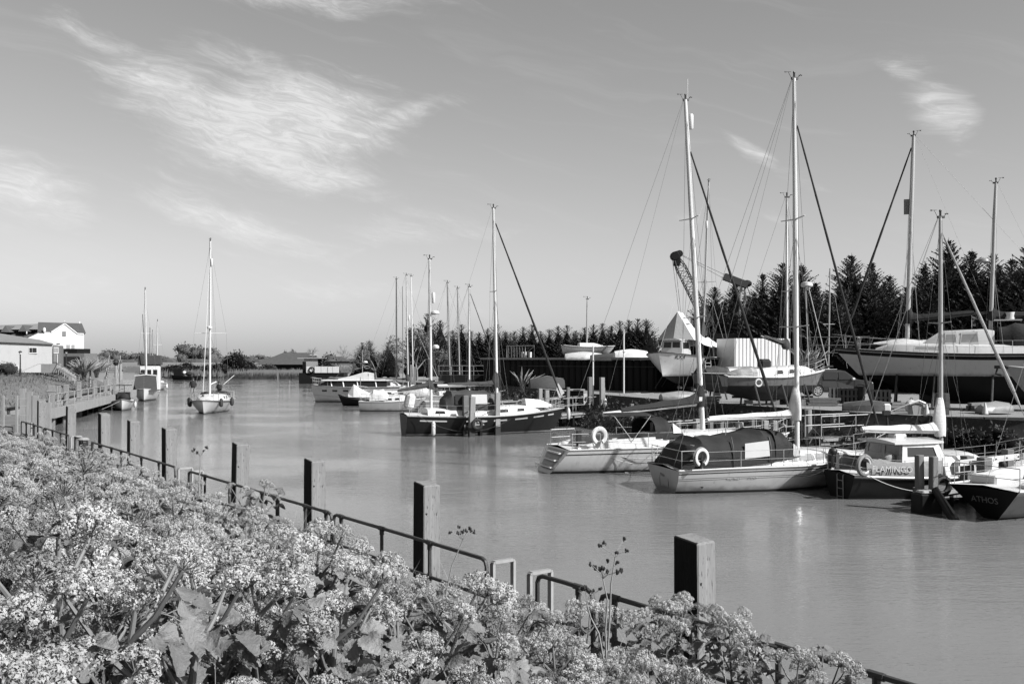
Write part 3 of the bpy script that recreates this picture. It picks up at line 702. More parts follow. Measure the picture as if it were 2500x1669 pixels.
# pampas grass clumps
def pampas(label, loc, h, n, seed, mt='leaf_pale'):
    r = random.Random(seed); t = thing('pampas_grass', label, 'plant', loc); m = MB(); pl = MB()
    for i in range(n):
        a = r.uniform(0, 6.28); sp = r.uniform(.05, .85); L = h*r.uniform(.6, 1.0); pts = []
        bo_ = Vector((r.uniform(-.3, .3), r.uniform(-.3, .3), 0))*h*.25
        for k in range(5):
            q = k/4; pts.append(bo_+Vector((math.cos(a)*sp*L*q*q*1.1, math.sin(a)*sp*L*q*(.4+.6*q)*1.1, L*q*(1-.2*sp*q))))
        wv = Vector((-math.sin(a), math.cos(a), 0))*.009*h/1.5
        for k in range(4):
            w0, w1 = wv*(1-k/4), wv*(1-(k+1)/4); m.add([pts[k]-w0, pts[k]+w0, pts[k+1]+w1, pts[k+1]-w1], [(0, 1, 2, 3)])
        if i % 9 == 0:
            d = (pts[4]-pts[2]).normalized(); pl.tube([pts[3]*.9, pts[3]+d*.15*h, pts[4]+d*.3*h], [.015, .09*h/2, .01], 5)
    m.build('blades', MATS[mt], t); pl.build('plumes', MATS['reed'], t)
pampas('pale spiky pampas clump at the lawn steps', P(205, 926, 90), 1.75, 520, 1)
pampas('second duller pampas clump further along the lawn steps', P(236, 922, 96), 1.7, 420, 2)
# ================================================================== near quay: mooring posts, pipe railing, ladder hoops
QANG = math.atan2(QD.y, QD.x)
mat('post_shade', .016, .75, .6, 2.0, bump=.6, bscale=14, stretch=(6, 6, .7), spec=.15)  # near-black tone that puts shade onto the posts' landward faces
posts = [(1645, 1310, 'nearest, thickest square timber mooring post beyond the railing, big holes in its side'),
         (1007, 1178, 'second nearest square timber mooring post, split down its pale side, behind the long railing'),
         (742, 1120, 'third nearest square timber mooring post, beside the paired railing ends'),
         (560, 1081, 'fourth nearest square timber mooring post, its top clear of the flowers'),
         (396, 1044, 'fifth nearest square timber mooring post, a long crack in its pale side'),
         (309, 1026, 'sixth nearest square timber mooring post, under the moored white bow'),
         (240, 1009, 'seventh nearest square timber mooring post, ending below the white bow mooring line'),
         (158, 992, 'eighth nearest square timber mooring post, pale broad side, by the small ladder gate'),
         (90, 978, 'ninth nearest square timber mooring post, next to the steel ladder')]
for i, (px, ty, lab) in enumerate(posts):
    s0 = QS(px, 7.12); c = Q(s0-.17, 7.12+.13, 0); Y = Q(s0, 7.12).y; zt = PZ(ty, Y)
    t = thing('mooring_post', lab, 'mooring post', c, QANG-R(rnd.uniform(-3, 3)), 'timber mooring posts of the near quay', (R(rnd.uniform(-.9, .9)), R(rnd.uniform(-.9, .9))))
    m = MB(); hx2, hy2 = .165, .135
    rings = []
    for z, q in ((-1.6, 1), (0, 1), (zt-.5, 1), (zt-.02, .985), (zt, .95)):
        rings.append([Vector((x*hx2*q+.004*math.sin(z*3+i), y*hy2*q, z+(.02*x if z > zt-.1 else 0))) for x, y in ((-1, -1), (1, -1), (1, 1), (-1, 1))])
    m.loft(rings)
    for k, f in enumerate(m.f):      # landward face blackened to imitate its shade, the rest bare weathered wood
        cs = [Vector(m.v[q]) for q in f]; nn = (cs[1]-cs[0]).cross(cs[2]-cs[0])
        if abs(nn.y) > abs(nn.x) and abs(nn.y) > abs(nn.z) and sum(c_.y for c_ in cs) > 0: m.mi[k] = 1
    ob = m.build('timber', [MATS['post_wood'], MATS['post_shade']], t, bevel=.012)

def railing(label, pa, pb, stan, lower=True, r=.027, mt='rail_paint', foot=True, endbend=True):
    """pipe railing between two image columns; stan = image columns of the uprights"""
    sa, sb = QS(pa, 6.87), QS(pb, 6.87); c = Q((sa+sb)/2, 6.87, .86)
    t = thing('pipe_railing', label, 'railing', c, QANG, 'pipe railings of the near quay')
    L = sa-sb; h = 1.04
    top = [(L/2, 0, .0), (L/2, 0, h-.09), (L/2-.03, 0, h-.025), (L/2-.1, 0, h), (0, 0, h+.004), (-L/2+.1, 0, h), (-L/2+.03, 0, h-.025), (-L/2, 0, h-.09), (-L/2, 0, 0)]
    MB().tube(top, r, 8).build('top_rail', MATS[mt], t, True)
    MB().tube([(L/2, 0, .58), (-L/2, 0, .58)], r*.92, 8).build('mid_rail', MATS[mt], t, True)
    if lower: MB().tube([(L/2, 0, .16), (-L/2, 0, .16)], r*.85, 8).build('lower_rail', MATS[mt], t, True)
    fit = MB()
    for px in stan:
        x = QS(px, 6.87)-(sa+sb)/2
        st = MB(); st.tube([(x, 0, 0), (x, 0, h)], r, 8); u = st.build('upright', MATS[mt], t, True)
        f = MB(); f.tube([(x-.07, 0, h), (x+.07, 0, h)], r*1.32, 8); f.tube([(x, 0, h-.09), (x, 0, h-.01)], r*1.3, 8); f.tube([(x, 0, .53), (x, 0, .63)], r*1.3, 8)
        f.build('clamp', MATS[mt], u, True)
    return t
railing('long nearest pipe railing running out of the picture under the flowers', 1467, 2560, [1500, 1690, 1900, 2140, 2380])
railing('short pipe railing between the chain gate and the nearest long railing', 1312, 1448, [1412])
railing('long pipe railing with three rails in front of the split mooring post', 815, 1188, [833, 932, 1049])
railing('pipe railing starting among the flowers by the third mooring post', 679, 810, [745, 796])
railing('pipe railing just visible above the flowers before the far chain gate', 462, 676, [500, 560, 610, 640])
railing('pipe railing between the fifth and seventh mooring posts', 224, 428, [226, 247, 272, 296, 345, 388])
railing('short pipe railing stub by the thick dark stump', 183, 199, [184, 195])
railing('far pipe railing with its ends turned down near the steel ladder', 107, 169, [112, 128, 148])
railing('farthest pipe railing where the quay turns the corner', 52, 104, [64, 84])

def hoop(label, px, w=.26, h=1.0):
    """ladder grab hoop standing on the quay edge, a flat-bar frame at right angles to the quay"""
    s0 = QS(px, 6.95); t = thing('ladder_hoop', label, 'ladder hoop', Q(s0, 6.95, .86), QANG)
    m = MB(); bw, bt = .07, .018; y1 = -.31
    pts = [(0, 0, 0), (0, 0, h-.016), (0, -.016, h), (0, y1+.016, h+.0), (0, y1, h-.016), (0, y1, -.6)]
    for a, b in zip(pts[:-1], pts[1:]): m.bar(a, b, bw, bt, (1, 0, 0)) if False else m.bar(a, b, bt*2, bw, (1, 0, 0))
    m.build('frame', MATS['galvanised'], t)
    MB().bar((0, -.04, .45), (0, y1+.04, .45), .03, .06, (1, 0, 0)).build('cross_bar', MATS['galvanised'], t)
    return t
hoop('pale steel ladder hoop left of the chain gate', 1203); hoop('pale steel ladder hoop right of the chain gate, behind the railing end', 1293)
hoop('far pale ladder hoop left of the flower-hidden gate', 436); hoop('far pale ladder hoop right of the flower-hidden gate', 461)
hoop('small pale ladder hoop beside the eighth mooring post', 174)
def chain(label, a, b, sag, n=26):
    t = thing('safety_chain', label, 'chain', a); a, b = Vector(a), Vector(b)
    for i in range(n):
        q0, q1 = i/n, (i+1)/n
        p0 = (b-a)*q0-Vector((0, 0, sag*4*q0*(1-q0))); p1 = (b-a)*q1-Vector((0, 0, sag*4*q1*(1-q1)))
        d = (p1-p0); m = MB(); c = (p0+p1)/2; u = d.cross(Vector((0, 0, 1))).normalized()*.011
        if i % 2: u = d.normalized().cross(u.normalized())*.011
        pts = [p0-d*.2, p0+u, p1+u, p1+d*.2, p1-u, p0-u, p0-d*.2]
        m.tube(pts, .0045, 4); m.build('link', MATS['rust'], t)
chain('rusty safety chain slung across the near ladder gate', Q(QS(1188, 6.87), 6.87, 1.78), Q(QS(1312, 6.87), 6.87, 1.62), .22)
chain('rusty safety chain slung across the far ladder gate', Q(QS(428, 6.87), 6.87, 1.75), Q(QS(462, 6.87), 6.87, 1.7), .3, 20)
# thick dark stump and steel ladder at the end of the quay
s0 = QS(204, 6.95); t = thing('bollard', 'thick dark iron bollard beside the short railing stub', 'bollard', Q(s0, 6.95, .86), QANG)
MB().tube([(0, 0, 0), (0, 0, .95), (0, 0, 1.0)], [.14, .14, .11], 10).build('shaft', MATS['spar_dark'], t)
MB().tube([(0, 0, 1.0), (0, 0, 1.03), (0, 0, 1.08)], [.17, .18, .1], 10).build('cap', MATS['galvanised'], t)
s0 = QS(76, 7.02); t = thing('steel_ladder', 'pale steel ladder on the quay wall near its far corner', 'ladder', Q(s0, 7.06, 0), QANG)
for x in (-.2, .2): MB().bar((x, 0, -.6), (x, 0, 1.9), .06, .03).build('stile', MATS['galvanised'], t)
for i in range(8): MB().tube([(-.2, 0, -.4+i*.3), (.2, 0, -.4+i*.3)], .016, 6).build('rung', MATS['rust'], t)

# field fence and brambles at the quay corner
t = thing('wire_fence', 'wire fence with pale posts at the far quay corner', 'fence', (PX(6, 47), 47, .9))
for px in (-8, 7.5, 41): 
    x = PX(px, 47)-PX(6, 47); MB().box((x, 0, .75), (.1, .1, 1.9)).build('post', MATS['timber_pale'], t)
for z in (.3, .75, 1.2, 1.55): MB().tube([(-.8, 0, z), (PX(60, 47)-PX(6, 47), .2, z)], .008, 4).build('strand', MATS['wire_light'], t)

# ================================================================== far pier on the left
A, B = Vector((-28.6, 61.5, 0)), Vector((-37.2, 98, 0)); pd = (B-A).normalized(); pn = Vector((pd.y, -pd.x, 0)); pang = math.atan2(pd.y, pd.x)
t = thing('concrete_pier', 'low concrete quay pier with pale railings before the lawn', 'pier', A, pang)
Lp = (B-A).length
MB().box((Lp/2, 1.2, .98), (Lp, 2.6, .28)).build('deck', MATS['concrete'], t)
nb = 7
for i in range(nb):
    x0 = i*Lp/nb+.15; MB().box((x0+Lp/nb/2-.1, -.16, .92), (Lp/nb-.5, .22, .62)).build('fascia_block', MATS['concrete'], t)
for i in range(9): MB().box((i*Lp/8.2+1.2, .5, -.2), (.3, .3, 2.2)).build('support_pile', MATS['steel_dark'], t)
MB().box((Lp/2, 2.3, .2), (Lp, .2, 2.2)).build('back_wall', MATS['steel_dark'], t)
for z in (1.55, 2.05): MB().tube([(.6, .1, z), (Lp-.4, .1, z)], .03, 6).build('rail', MATS['galvanised'], t)
for i in range(15): MB().tube([(.6+i*(Lp-1)/14, .1, 1.1), (.6+i*(Lp-1)/14, .1, 2.08)], .03, 6).build('rail_post', MATS['galvanised'], t)
def stock(x, w, h, parent, y=.14):
    f = MB()
    for xx in (x, x+w/2, x+w): f.tube([(xx, y, 1.12), (xx, y, 1.12+h)], .035, 5)
    for k in range(4): f.tube([(x, y, 1.12+h*k/3), (x+w, y, 1.12+h*k/3)], .03, 5)
    f.build('gate_panel', MATS['timber_pale'], parent)
stock(3.0, 1.1, 1.4, t); stock(9.6, 1.0, 1.2, t); stock(16.5, 1.1, 1.2, t); stock(24, 1.2, 1.3, t); stock(30, 1.2, 1.2, t)
piles = [(122, 940, 62.5, .42, 'widest pale timber pile at the near end of the far pier, capped'), (158, 938, 67.5, .36, 'pale timber pile of the far pier, second from the near end'), (189.5, 932, 75, .36, 'tall pale timber pile of the far pier, third from the near end'), (228, 928, 82, .34, 'pale timber pile of the far pier before the pampas, fourth from the near end'), (255, 926, 88, .34, 'pale timber pile of the far pier, fifth from the near end'), (277, 922, 93, .34, 'pale timber pile next to the tarpaulined launch, sixth from the pier near end')]
for i, (px, ty, Y, wq, lab) in enumerate(piles):
    zt = PZ(ty, Y); ob = thing('pier_pile', lab, 'timber pile', (PX(px, Y)+.1, Y, 0), pang, 'timber piles of the far pier')
    m = MB(); m.box((0, 0, (zt-1.4)/2), (wq, wq*.9, zt+1.4), taper=.97); m.build('timber', MATS['post_wood'], ob, bevel=.02)
    if i == 0: MB().box((0, 0, zt-.35), (wq*1.15, wq*1.05, .05)).build('strap', MATS['galvanised'], ob)
ob = thing('timber_fender_wall', 'wide pale board wall leaning at the corner of the far pier', 'timber wall', (PX(88, 50), 50, 0), R(8))
for i in range(5): MB().box((-.62+i*.3, .03*(i % 2), 1.15+(.25-.09*i)), (.28, .14, 2.9-.18*i)).build('board', MATS['timber_pale'], ob)
# tall skinny timber dolphins around the stairs
for i, (px, y0, y1, Y) in enumerate([(293, 885, 985, 97), (282, 888, 980, 99)]):
    zt = PZ(y0, Y); ob = thing('timber_dolphin', ['tall thin timber dolphin behind the white-bowed dinghy', 'tall thin timber dolphin with a dark ball on top by the pier stairs'][i], 'timber pile', (PX(px, Y), Y, 0))
    MB().tube([(0, 0, -1), (.05, 0, zt)], [.15, .12], 8).build('timber', MATS['timber_pale'], ob)
    MB().sphere((.05, 0, zt+.15), .3, (1, 1, 1.1), 9, 6).build('ball', MATS['black'], ob) if i else MB().box((.05, 0, zt), (.3, .3, .1)).build('cap', MATS['timber'], ob)
t = thing('gangway_stairs', 'pale steel stairs climbing from the pier end', 'stairs', (PX(268, 100), 100, 1.0), R(100))
for i in range(11): MB().box((i*.22, 0, .2+i*.22), (.26, 1.1, .05)).build('tread', MATS['galvanised'], t)
for y in (-.55, .55):
    MB().bar((-.1, y, 0), (2.5, y, 2.6), .05, .2).build('stringer', MATS['galvanised'], t)
    MB().tube([(-.1, y, 1.0), (2.5, y, 3.6)], .03, 6).build('handrail', MATS['galvanised'], t)
t = thing('raised_walkway', 'raised walkway rails crossing behind the pampas clumps', 'walkway', (PX(240, 104), 104, 0))
zz = PZ(899, 104)
MB().box((0, 0, zz-.1), (5.4, 1.0, .14)).build('deck', MATS['timber'], t)
for z in (zz+.45, zz+.85): MB().tube([(-2.6, -.4, z), (2.6, -.4, z)], .028, 5).build('rail', MATS['galvanised'], t)
for i in range(6): MB().tube([(-2.6+i*1.04, -.4, zz), (-2.6+i*1.04, -.4, zz+.88)], .028, 5).build('rail_post', MATS['galvanised'], t)
for i in range(4): MB().tube([(-2.5+i*1.66, 0, -.8), (-2.5+i*1.66, 0, zz)], .1, 6).build('leg', MATS['timber_pale'], t)
# ================================================================== boats
class Boat:
    """x forward, y to port, z up, origin on the waterline amidships"""
    def __init__(s, label, loc, heading, L, B, fb=(.9, .85, 1.1), draft=.5, sr=.72, rake_s=.1, over_b=.8, full=.42, name='sailing_yacht', cat='yacht',
                 hull='gelcoat', boot=None, stripes=(), bottom='antifoul', transom=None, deck='deck_white', strake=None, wmax=.45, group=None, trim=0.0, roll=0.0, open_=False, bowp=.85, inner=None):
        s.L, s.B, s.fb, s.draft, s.sr, s.rake_s, s.over_b, s.full, s.wmax, s.bowp = L, B, fb, draft, sr, rake_s, over_b, full, wmax, bowp
        s.root = thing(name, label, cat, loc, heading, group, (roll, trim))
        s.loc = Vector(loc); s.h = heading
        mats = [MATS[bottom], MATS[hull]]; nx = 26
        rowsets = []
        bz = boot[1] if boot else .05
        us = [i/nx for i in range(nx+1)]
        edges = sorted({e for a, b, _ in stripes for e in (a, b)}, reverse=True)
        specs = [('k', 1.0), ('k', .7), ('k', .35), ('a', 0.0), ('a', .05)]
        mi = [0, 0, 0, 0]
        if boot: specs.append(('a', bz)); mats.append(MATS[boot[2]]); mi.append(len(mats)-1)
        dmax = edges[0] if edges else 0.0
        for q in (.3, .62): specs.append(('m', q)); mi.append(1)
        if edges:
            for e in edges: specs.append(('d', e)); mi.append(1)
            base = len(specs)-len(edges)
            for (a, b, mt) in stripes:
                if MATS[mt] not in mats: mats.append(MATS[mt])
                for j in range(len(edges)-1):
                    if edges[j] <= b+1e-6 and edges[j+1] >= a-1e-6: mi[base+j] = mats.index(MATS[mt])
            specs.append(('d', 0.0)); mi.append(1)
            for (a, b, mt) in stripes:
                if a <= 1e-6: mi[-1] = mats.index(MATS[mt])
        else: specs.append(('d', 0.0)); mi.append(1)
        if edges and edges[-1] <= 1e-6: specs.pop(); mi.pop()
        def zof(u, sp):
            zb, zs = s.zb(u), s.sheer(u); kx, val = sp
            if kx == 'k': return min(zb*val, -.0)
            if kx == 'a': return max(val, zb) if zb < val else zb+.001*val
            if kx == 'm': return bz+(zs-dmax-bz)*val
            return zs-val
        m = MB(); grid = {}
        for side in (1, -1):
            for i, u in enumerate(us):
                for j, sp in enumerate(specs):
                    z = zof(u, sp); grid[(side, i, j)] = s.pt(u, z, side)
        nr = len(specs)
        for side in (1, -1):
            o = len(m.v); m.v.extend(tuple(grid[(side, i, j)]) for i in range(nx+1) for j in range(nr))
            for i in range(nx):
                for j in range(nr-1):
                    f = (o+i*nr+j, o+(i+1)*nr+j, o+(i+1)*nr+j+1, o+i*nr+j+1)
                    m.f.append(f if side < 0 else f[::-1]); m.mi.append(mi[j])
        if nr-1 != len(mi): raise ValueError('rows %d %d' % (nr, len(mi)))
        s.hull = m.build('hull', mats, s.root, True)
        # transom
        m = MB()
        for j in range(nr-1):
            a, b, c, d = grid[(1, 0, j)], grid[(1, 0, j+1)], grid[(-1, 0, j+1)], grid[(-1, 0, j)]
            m.cur = 1 if j < 3 else 0
            e = Vector((-.004, 0, 0)); m.add([a+e, d+e, c+e, b+e], [(0, 1, 2, 3)])
        s.transom = m.build('transom', [MATS[transom or hull], MATS[bottom]], s.root)
        # deck
        if not open_:
            m = MB(); vs = []
            for u in us:
                a, b = s.pt(u, s.sheer(u), 1), s.pt(u, s.sheer(u), -1); c = (a+b)/2+Vector((0, 0, .03*s.B*(1-u*u)))
                vs += [a, c, b]
            m.add(vs, [(i*3+j, i*3+j+1, (i+1)*3+j+1, (i+1)*3+j) for i in range(nx) for j in range(2)])
            s.deck = m.build('deck', MATS[deck], s.root, True)
        else:
            m = MB(); rr = []
            for u in us[:-1]:
                zs, w = s.sheer(u), 1
                zi = max(.12, s.zb(u)+.2); ring = []
                for q in (1, .5, 0):
                    z = zi+(zs-zi)*q; p = s.pt(u, z, 1); ring.append(Vector((p.x, max(p.y-.04, .02), z)))
                rr.append(ring+[Vector((p.x, -p.y, p.z)) for p in reversed(ring)])
            m.loft(rr, closed=False); s.deck = m.build('inner_hull', MATS[inner or deck], s.root, True)
        m = MB()
        r_ = .028 if not strake else .045
        for side in (1, -1): m.tube([s.pt(u, s.sheer(u)-(.0 if not strake else .04), side)+Vector((0, side*.005, .012)) for u in us], r_, 6)
        m.build('rubbing_strake', MATS[strake or deck], s.root, True)
    def zb(s, u): return -s.draft*(1-(2*u-.9)**2*(.92 if u > .45 else .75))*1.0 if u < 1 else .02
    def sheer(s, u):
        a, b, c = s.fb
        return a+(b-a)*(u/.45)*(2-u/.45) if u < .45 else b+(c-b)*((u-.45)/.55)**1.7
    def hb(s, u):
        if u < s.wmax: f = s.sr+(1-s.sr)*math.sin(u/s.wmax*math.pi/2)
        else: f = max(0, 1-((u-s.wmax)/(1-s.wmax))**2.1)**s.bowp
        return s.B/2*f
    def pt(s, u, z, side):
        zb, zs = s.zb(u), s.sheer(u); w = min(1, max(0, (z-zb)/(zs-zb)))
        p = s.full+(.95-s.full)*max(0, (u-.35)/.65)**1.5
        y = s.hb(u)*w**p
        wv = min(1, max(0, (z+.25)/(zs+.25)))
        xs = -s.L/2+s.rake_s*(1-wv); xb = s.L/2-s.over_b*(1-wv)**1.1
        return Vector((xs+(xb-xs)*u, y*side, z))
    def ux(s, x): return min(1, max(0, x/s.L+.5))
    def dz(s, x, y=0): u = s.ux(x); return s.sheer(u)+.03*s.B*(1-u*u)*max(0, 1-abs(y)/max(.05, s.hb(u)))
    def side(s, x, z, sd, off=0.0):
        u = s.ux(x)
        for _ in range(6): p = s.pt(u, z, sd); u = min(1, max(0, u+(x-p.x)/s.L))
        p = s.pt(u, z, sd); return p+Vector((0, sd*off, 0))
    def part(s, m, name, mt, smooth=True, parent=None, bevel=0): return m.build(name, mt if isinstance(mt, list) else MATS[mt], parent or s.root, smooth, bevel)
    # ---------------------------------------------------------------- superstructure
    def cabin(s, secs, name='coachroof', mt='gelcoat', tumble=.88, crown=.07, bevel=.0):
        """secs: (x, half width, height above deck edge)"""
        rings = []
        for x, w, h in secs:
            z0 = s.sheer(s.ux(x))-.04
            rings.append([Vector((x, w*k, z0+zz)) for k, zz in ((1, 0), (1-(1-tumble)*.8, h*.8+.03), (tumble*.93, h+.04), (tumble*.5, h+.04+crown*.8), (0, h+.04+crown), (-tumble*.5, h+.04+crown*.8), (-tumble*.93, h+.04), (-1+(1-tumble)*.8, h*.8+.03), (-1, 0))])
        m = MB(); m.loft(rings); s.secs = secs; s.tumble = tumble
        return s.part(m, name, mt)
    def cab_side(s, x, t, sd, off=.0, secs=None):
        secs = secs or s.secs
        q = sorted(secs)
        for a, b in zip(q[:-1], q[1:]):
            if a[0] <= x <= b[0]: break
        k = (x-a[0])/max(1e-6, b[0]-a[0]); w = a[1]+(b[1]-a[1])*k; h = a[2]+(b[2]-a[2])*k
        z0 = s.sheer(s.ux(x))-.04
        return Vector((x, sd*(w*(1-(1-s.tumble)*.8*t/.8)+off), z0+(h+.04)*t))
    def windows(s, wins, t0=.36, t1=.8, frame_='white_paint', glass='glass_dark', sides=(-1, 1), parent=None, skew=.05):
        for sd in sides:
            for (xa, xb) in wins:
                def loop(gx, gt, off):
                    ta, tb = t0-gt, t1+gt
                    c = [(xa-gx+skew*0, ta), (xb+gx, ta), (xb+gx-skew, tb), (xa-gx+skew, tb)]
                    return [s.cab_side(x, t, sd, off) for x, t in c]
                m = MB(); a = loop(.035, .09, .012); b2 = loop(.0, .0, .012); c2 = loop(.0, 0, -.01)
                vs = a+b2; m.add(vs, [(i, (i+1) % 4, 4+(i+1) % 4, 4+i) for i in range(4)])
                lo = loop(.035, .09, -.02); m.add(a+lo, [(i, (i+1) % 4, 4+(i+1) % 4, 4+i) for i in range(4)])
                f = s.part(m, 'window', frame_, False, parent)
                m = MB(); m.poly(loop(.005, .01, .008)); s.part(m, 'pane', glass, False, f)
    def port(s, x, z, sd, r=.1, onhull=True, mt='glass_dark'):
        p = s.side(x, z, sd, .004); m = MB(); m.tube([p, p+Vector((0, sd*.012, 0))], r, 10); s.part(m, 'porthole', mt, False)
    # ---------------------------------------------------------------- rig
    def mast(s, x, h, r=.075, z0=None, top=(0, 0), mt='alloy', spr=(), name='mast', gear=True, flat=1.0, steps=False, gs=.8):
        z0 = s.dz(x)+.2 if z0 is None else z0
        s.mb = Vector((x, 0, z0)); s.mt = Vector((x+top[0], top[1], h)); s.mr = r
        m = MB(); m.tube([s.mb, s.mb.lerp(s.mt, .5), s.mb.lerp(s.mt, .86), s.mt], [r, r, r*.92, r*.7], 10)
        ob = s.part(m, name, mt)
        s.spr = []
        for (q, hw, swp) in spr:
            c = s.mb.lerp(s.mt, q)
            for sd in (1, -1):
                tip = c+Vector((-swp, sd*hw, .03)); mm = MB(); mm.tube([c, tip], [.028, .018], 6); s.part(mm, 'spreader', mt, True, ob); s.spr.append((tip, sd))
        if gear:
            m = MB(); m.box(s.mt+Vector((.02, 0, .0)), (.24, .09, .07)); s.part(m, 'masthead', 'spar_dark', False, ob)
            m = MB(); m.tube([s.mt, s.mt+Vector((0, 0, .18))], .035, 6); m.sphere(s.mt+Vector((0, 0, .2)), .05, nu=6, nv=4); s.part(m, 'masthead_light', 'spar_dark', True, ob)
            m = MB(); a = s.mt+Vector((-.1, .02, .02)); b = a+Vector((-.12, .03, .24))*gs; m.tube([a, b], .008, 4); m.tube([b+Vector((.12, 0, .02))*gs, b-Vector((.13, 0, 0))*gs], .007, 4); m.box(b-Vector((.14, 0, 0))*gs, (.08*gs, .01, .06*gs)); s.part(m, 'wind_vane', 'spar_dark', False, ob)
            m = MB(); a = s.mt+Vector((.1, -.02, .02)); b = a+Vector((.16, 0, .12))*gs; m.tube([a, b], .008, 4)
            for k in range(3):
                d = Vector((math.cos(k*2.1), math.sin(k*2.1), 0))*.055*gs; m.tube([b, b+d], .005, 3); m.sphere(b+d, .022, nu=5, nv=4)
            s.part(m, 'anemometer', 'spar_dark', False, ob)
        s.mast_ob = ob; return ob
    def reflector(s, q, dy=.0, dx=.12, r=.1, h=.5, mt='fender_white'):
        c = s.mb.lerp(s.mt, q)+Vector((dx, dy, 0)); m = MB(); m.tube([c-Vector((0, 0, h/2)), c-Vector((0, 0, h/2-.05)), c+Vector((0, 0, h/2-.05)), c+Vector((0, 0, h/2))], [r*.7, r, r, r*.7], 9)
        m.bar(c, s.mb.lerp(s.mt, q), .03, .03); s.part(m, 'radar_reflector', mt, True, s.mast_ob)
    def radome(s, q, dx=.3, dy=0, r=.26, mt='fender_white'):
        c = s.mb.lerp(s.mt, q)+Vector((dx, dy, 0)); m = MB(); m.tube([c, c+Vector((0, 0, .05)), c+Vector((0, 0, .16)), c+Vector((0, 0, .22))], [r*.85, r, r*.9, r*.4], 12)
        m.bar(c-Vector((0, 0, .02)), s.mb.lerp(s.mt, q), .06, .04); s.part(m, 'radome', mt, True, s.mast_ob)
    def wire(s, a, b, r=.007, name='shroud', mt='wire'): m = MB(); m.tube([a, b], r, 4, cap=False); return s.part(m, name, mt, False)
    def rigging(s, fore=True, back=True, shr=((.97, -.1), (.62, .25), (.62, -.45)), r=.007, mt='wire', foreq=.98, backsplit=False):
        for q, dx_ in shr:
            for sd in (1, -1):
                c = s.mb.lerp(s.mt, q); x = s.mb.x+dx_; e = Vector((x, sd*s.hb(s.ux(x))*.96, s.dz(x, 9)+.03))
                tip = [p for p, q2 in s.spr if q2 == sd and p.z < c.z-.3]
                if q > .8 and tip: s.wire(c, tip[-1], r, mt=mt); s.wire(tip[-1], e, r, mt=mt)
                else: s.wire(c, e, r, mt=mt)
        for k, (dx_, dy_) in enumerate(((.16, .05), (-.15, -.04), (.05, -.16))): s.wire(s.mt+Vector((dx_*.4, dy_*.4, -.1)), s.mb+Vector((dx_*1.3, dy_*1.3, .3)), r*.8, 'halyard', mt)
        if fore: s.wire(s.mb.lerp(s.mt, foreq), Vector((s.L/2-.12, 0, s.sheer(1)+.03)), r, 'forestay', mt)
        if back:
            a = s.mt+Vector((-.08, 0, 0))
            for sd in ((.5, -.5) if backsplit else (0,)): s.wire(a, Vector((-s.L/2+.1, sd*s.hb(0), s.sheer(0)+.05)), r, 'backstay', mt)
    def furled(s, q0=.95, bow=None, r=.055, mt='sail_dark', start=.04, end=.97):
        a = Vector(bow) if bow else Vector((s.L/2-.15, 0, s.sheer(1)+.1)); b = s.mb.lerp(s.mt, q0)
        n = 22; pts = [a.lerp(b, start+(end-start)*i/n) for i in range(n+1)]; rs = []
        for i in range(n+1):
            t = i/n; rs.append((.018+(r-.018)*min(1, t*9))*(1-.55*t)*(1+.10*math.sin(i*2.3)))
        m = MB(); m.tube(pts, rs, 8); o = s.part(m, 'furled_sail', mt)
        m = MB(); m.tube([a, b], .012, 5); s.part(m, 'forestay', 'wire', False)
        m = MB(); m.tube([a.lerp(b, start*.35), a.lerp(b, start*.6)], [.09, .09], 9); s.part(m, 'furling_drum', 'spar_dark', True, o)
    def boom(s, z, length, rise=.0, mt='alloy_bright', cover='canvas_dark', fat=.17, collar=.9, lift=True, aft=True, r=.06, droop=.0, swing=0.0, stow=.8):
        base = s.mb.lerp(s.mt, (z-s.mb.z)/(s.mt.z-s.mb.z)); d = Vector((-math.cos(rise)*math.cos(swing), math.sin(swing), math.sin(rise))) if aft else Vector((math.cos(rise), 0, math.sin(rise)))
        e = base+d*length; m = MB(); m.tube([base+d*.08, e], r, 8); bo = s.part(m, 'boom', mt)
        if cover:
            rings = []; n = 16; L = length*stow; rr = random.Random(int(length*100))
            for i in range(n+1):
                t = i/n; c = base+d*(.1+L*t)+Vector((0, 0, .045))
                hgt = fat*(1-.55*t)*(1+.08*math.sin(t*17))+(.75*fat*math.exp(-(t/.06)**2)); wd = fat*.62*(1-.45*t)*(1+.07*rr.uniform(-1, 1))
                sidev = d.cross(Vector((0, 0, 1))).normalized(); ring = []
                for k in range(10):
                    a = 2*math.pi*k/10; yy = math.sin(a)
                    ring.append(c+sidev*math.cos(a)*wd*(1-.35*max(0, yy))+Vector((0, 0, 1))*(yy*hgt if yy > 0 else yy*.055))
                rings.append(ring)
            m = MB(); m.loft(rings); sc_ = s.part(m, 'sail_cover', cover)
            if collar:
                m = MB(); rings = []
                for i in range(7):
                    t = i/6; c = base+Vector((-.04, 0, -.14+t*collar)); w_ = (.10+.13*math.sin(t*2.6+.4))*(1-.45*t)+.035; ring = []
                    for k in range(9):
                        a = 2*math.pi*k/9; ring.append(c+Vector((math.cos(a)*w_-(.06*math.sin(t*3.0)*(1-t)), math.sin(a)*w_*.8, .02*math.sin(k*2+i))))
                    rings.append(ring)
                m.loft(rings); s.part(m, 'mast_collar', cover, True, sc_)
        if lift: s.wire(e, s.mt+Vector((-.08, 0, -.05)), .005, 'topping_lift')
        s.boom_end = e; s.wire(e*.8+base*.2, Vector((e.x*.8+base.x*.2, 0, s.dz(e.x*.8+base.x*.2)+.2)), .012, 'mainsheet', 'wire_light')
        return bo
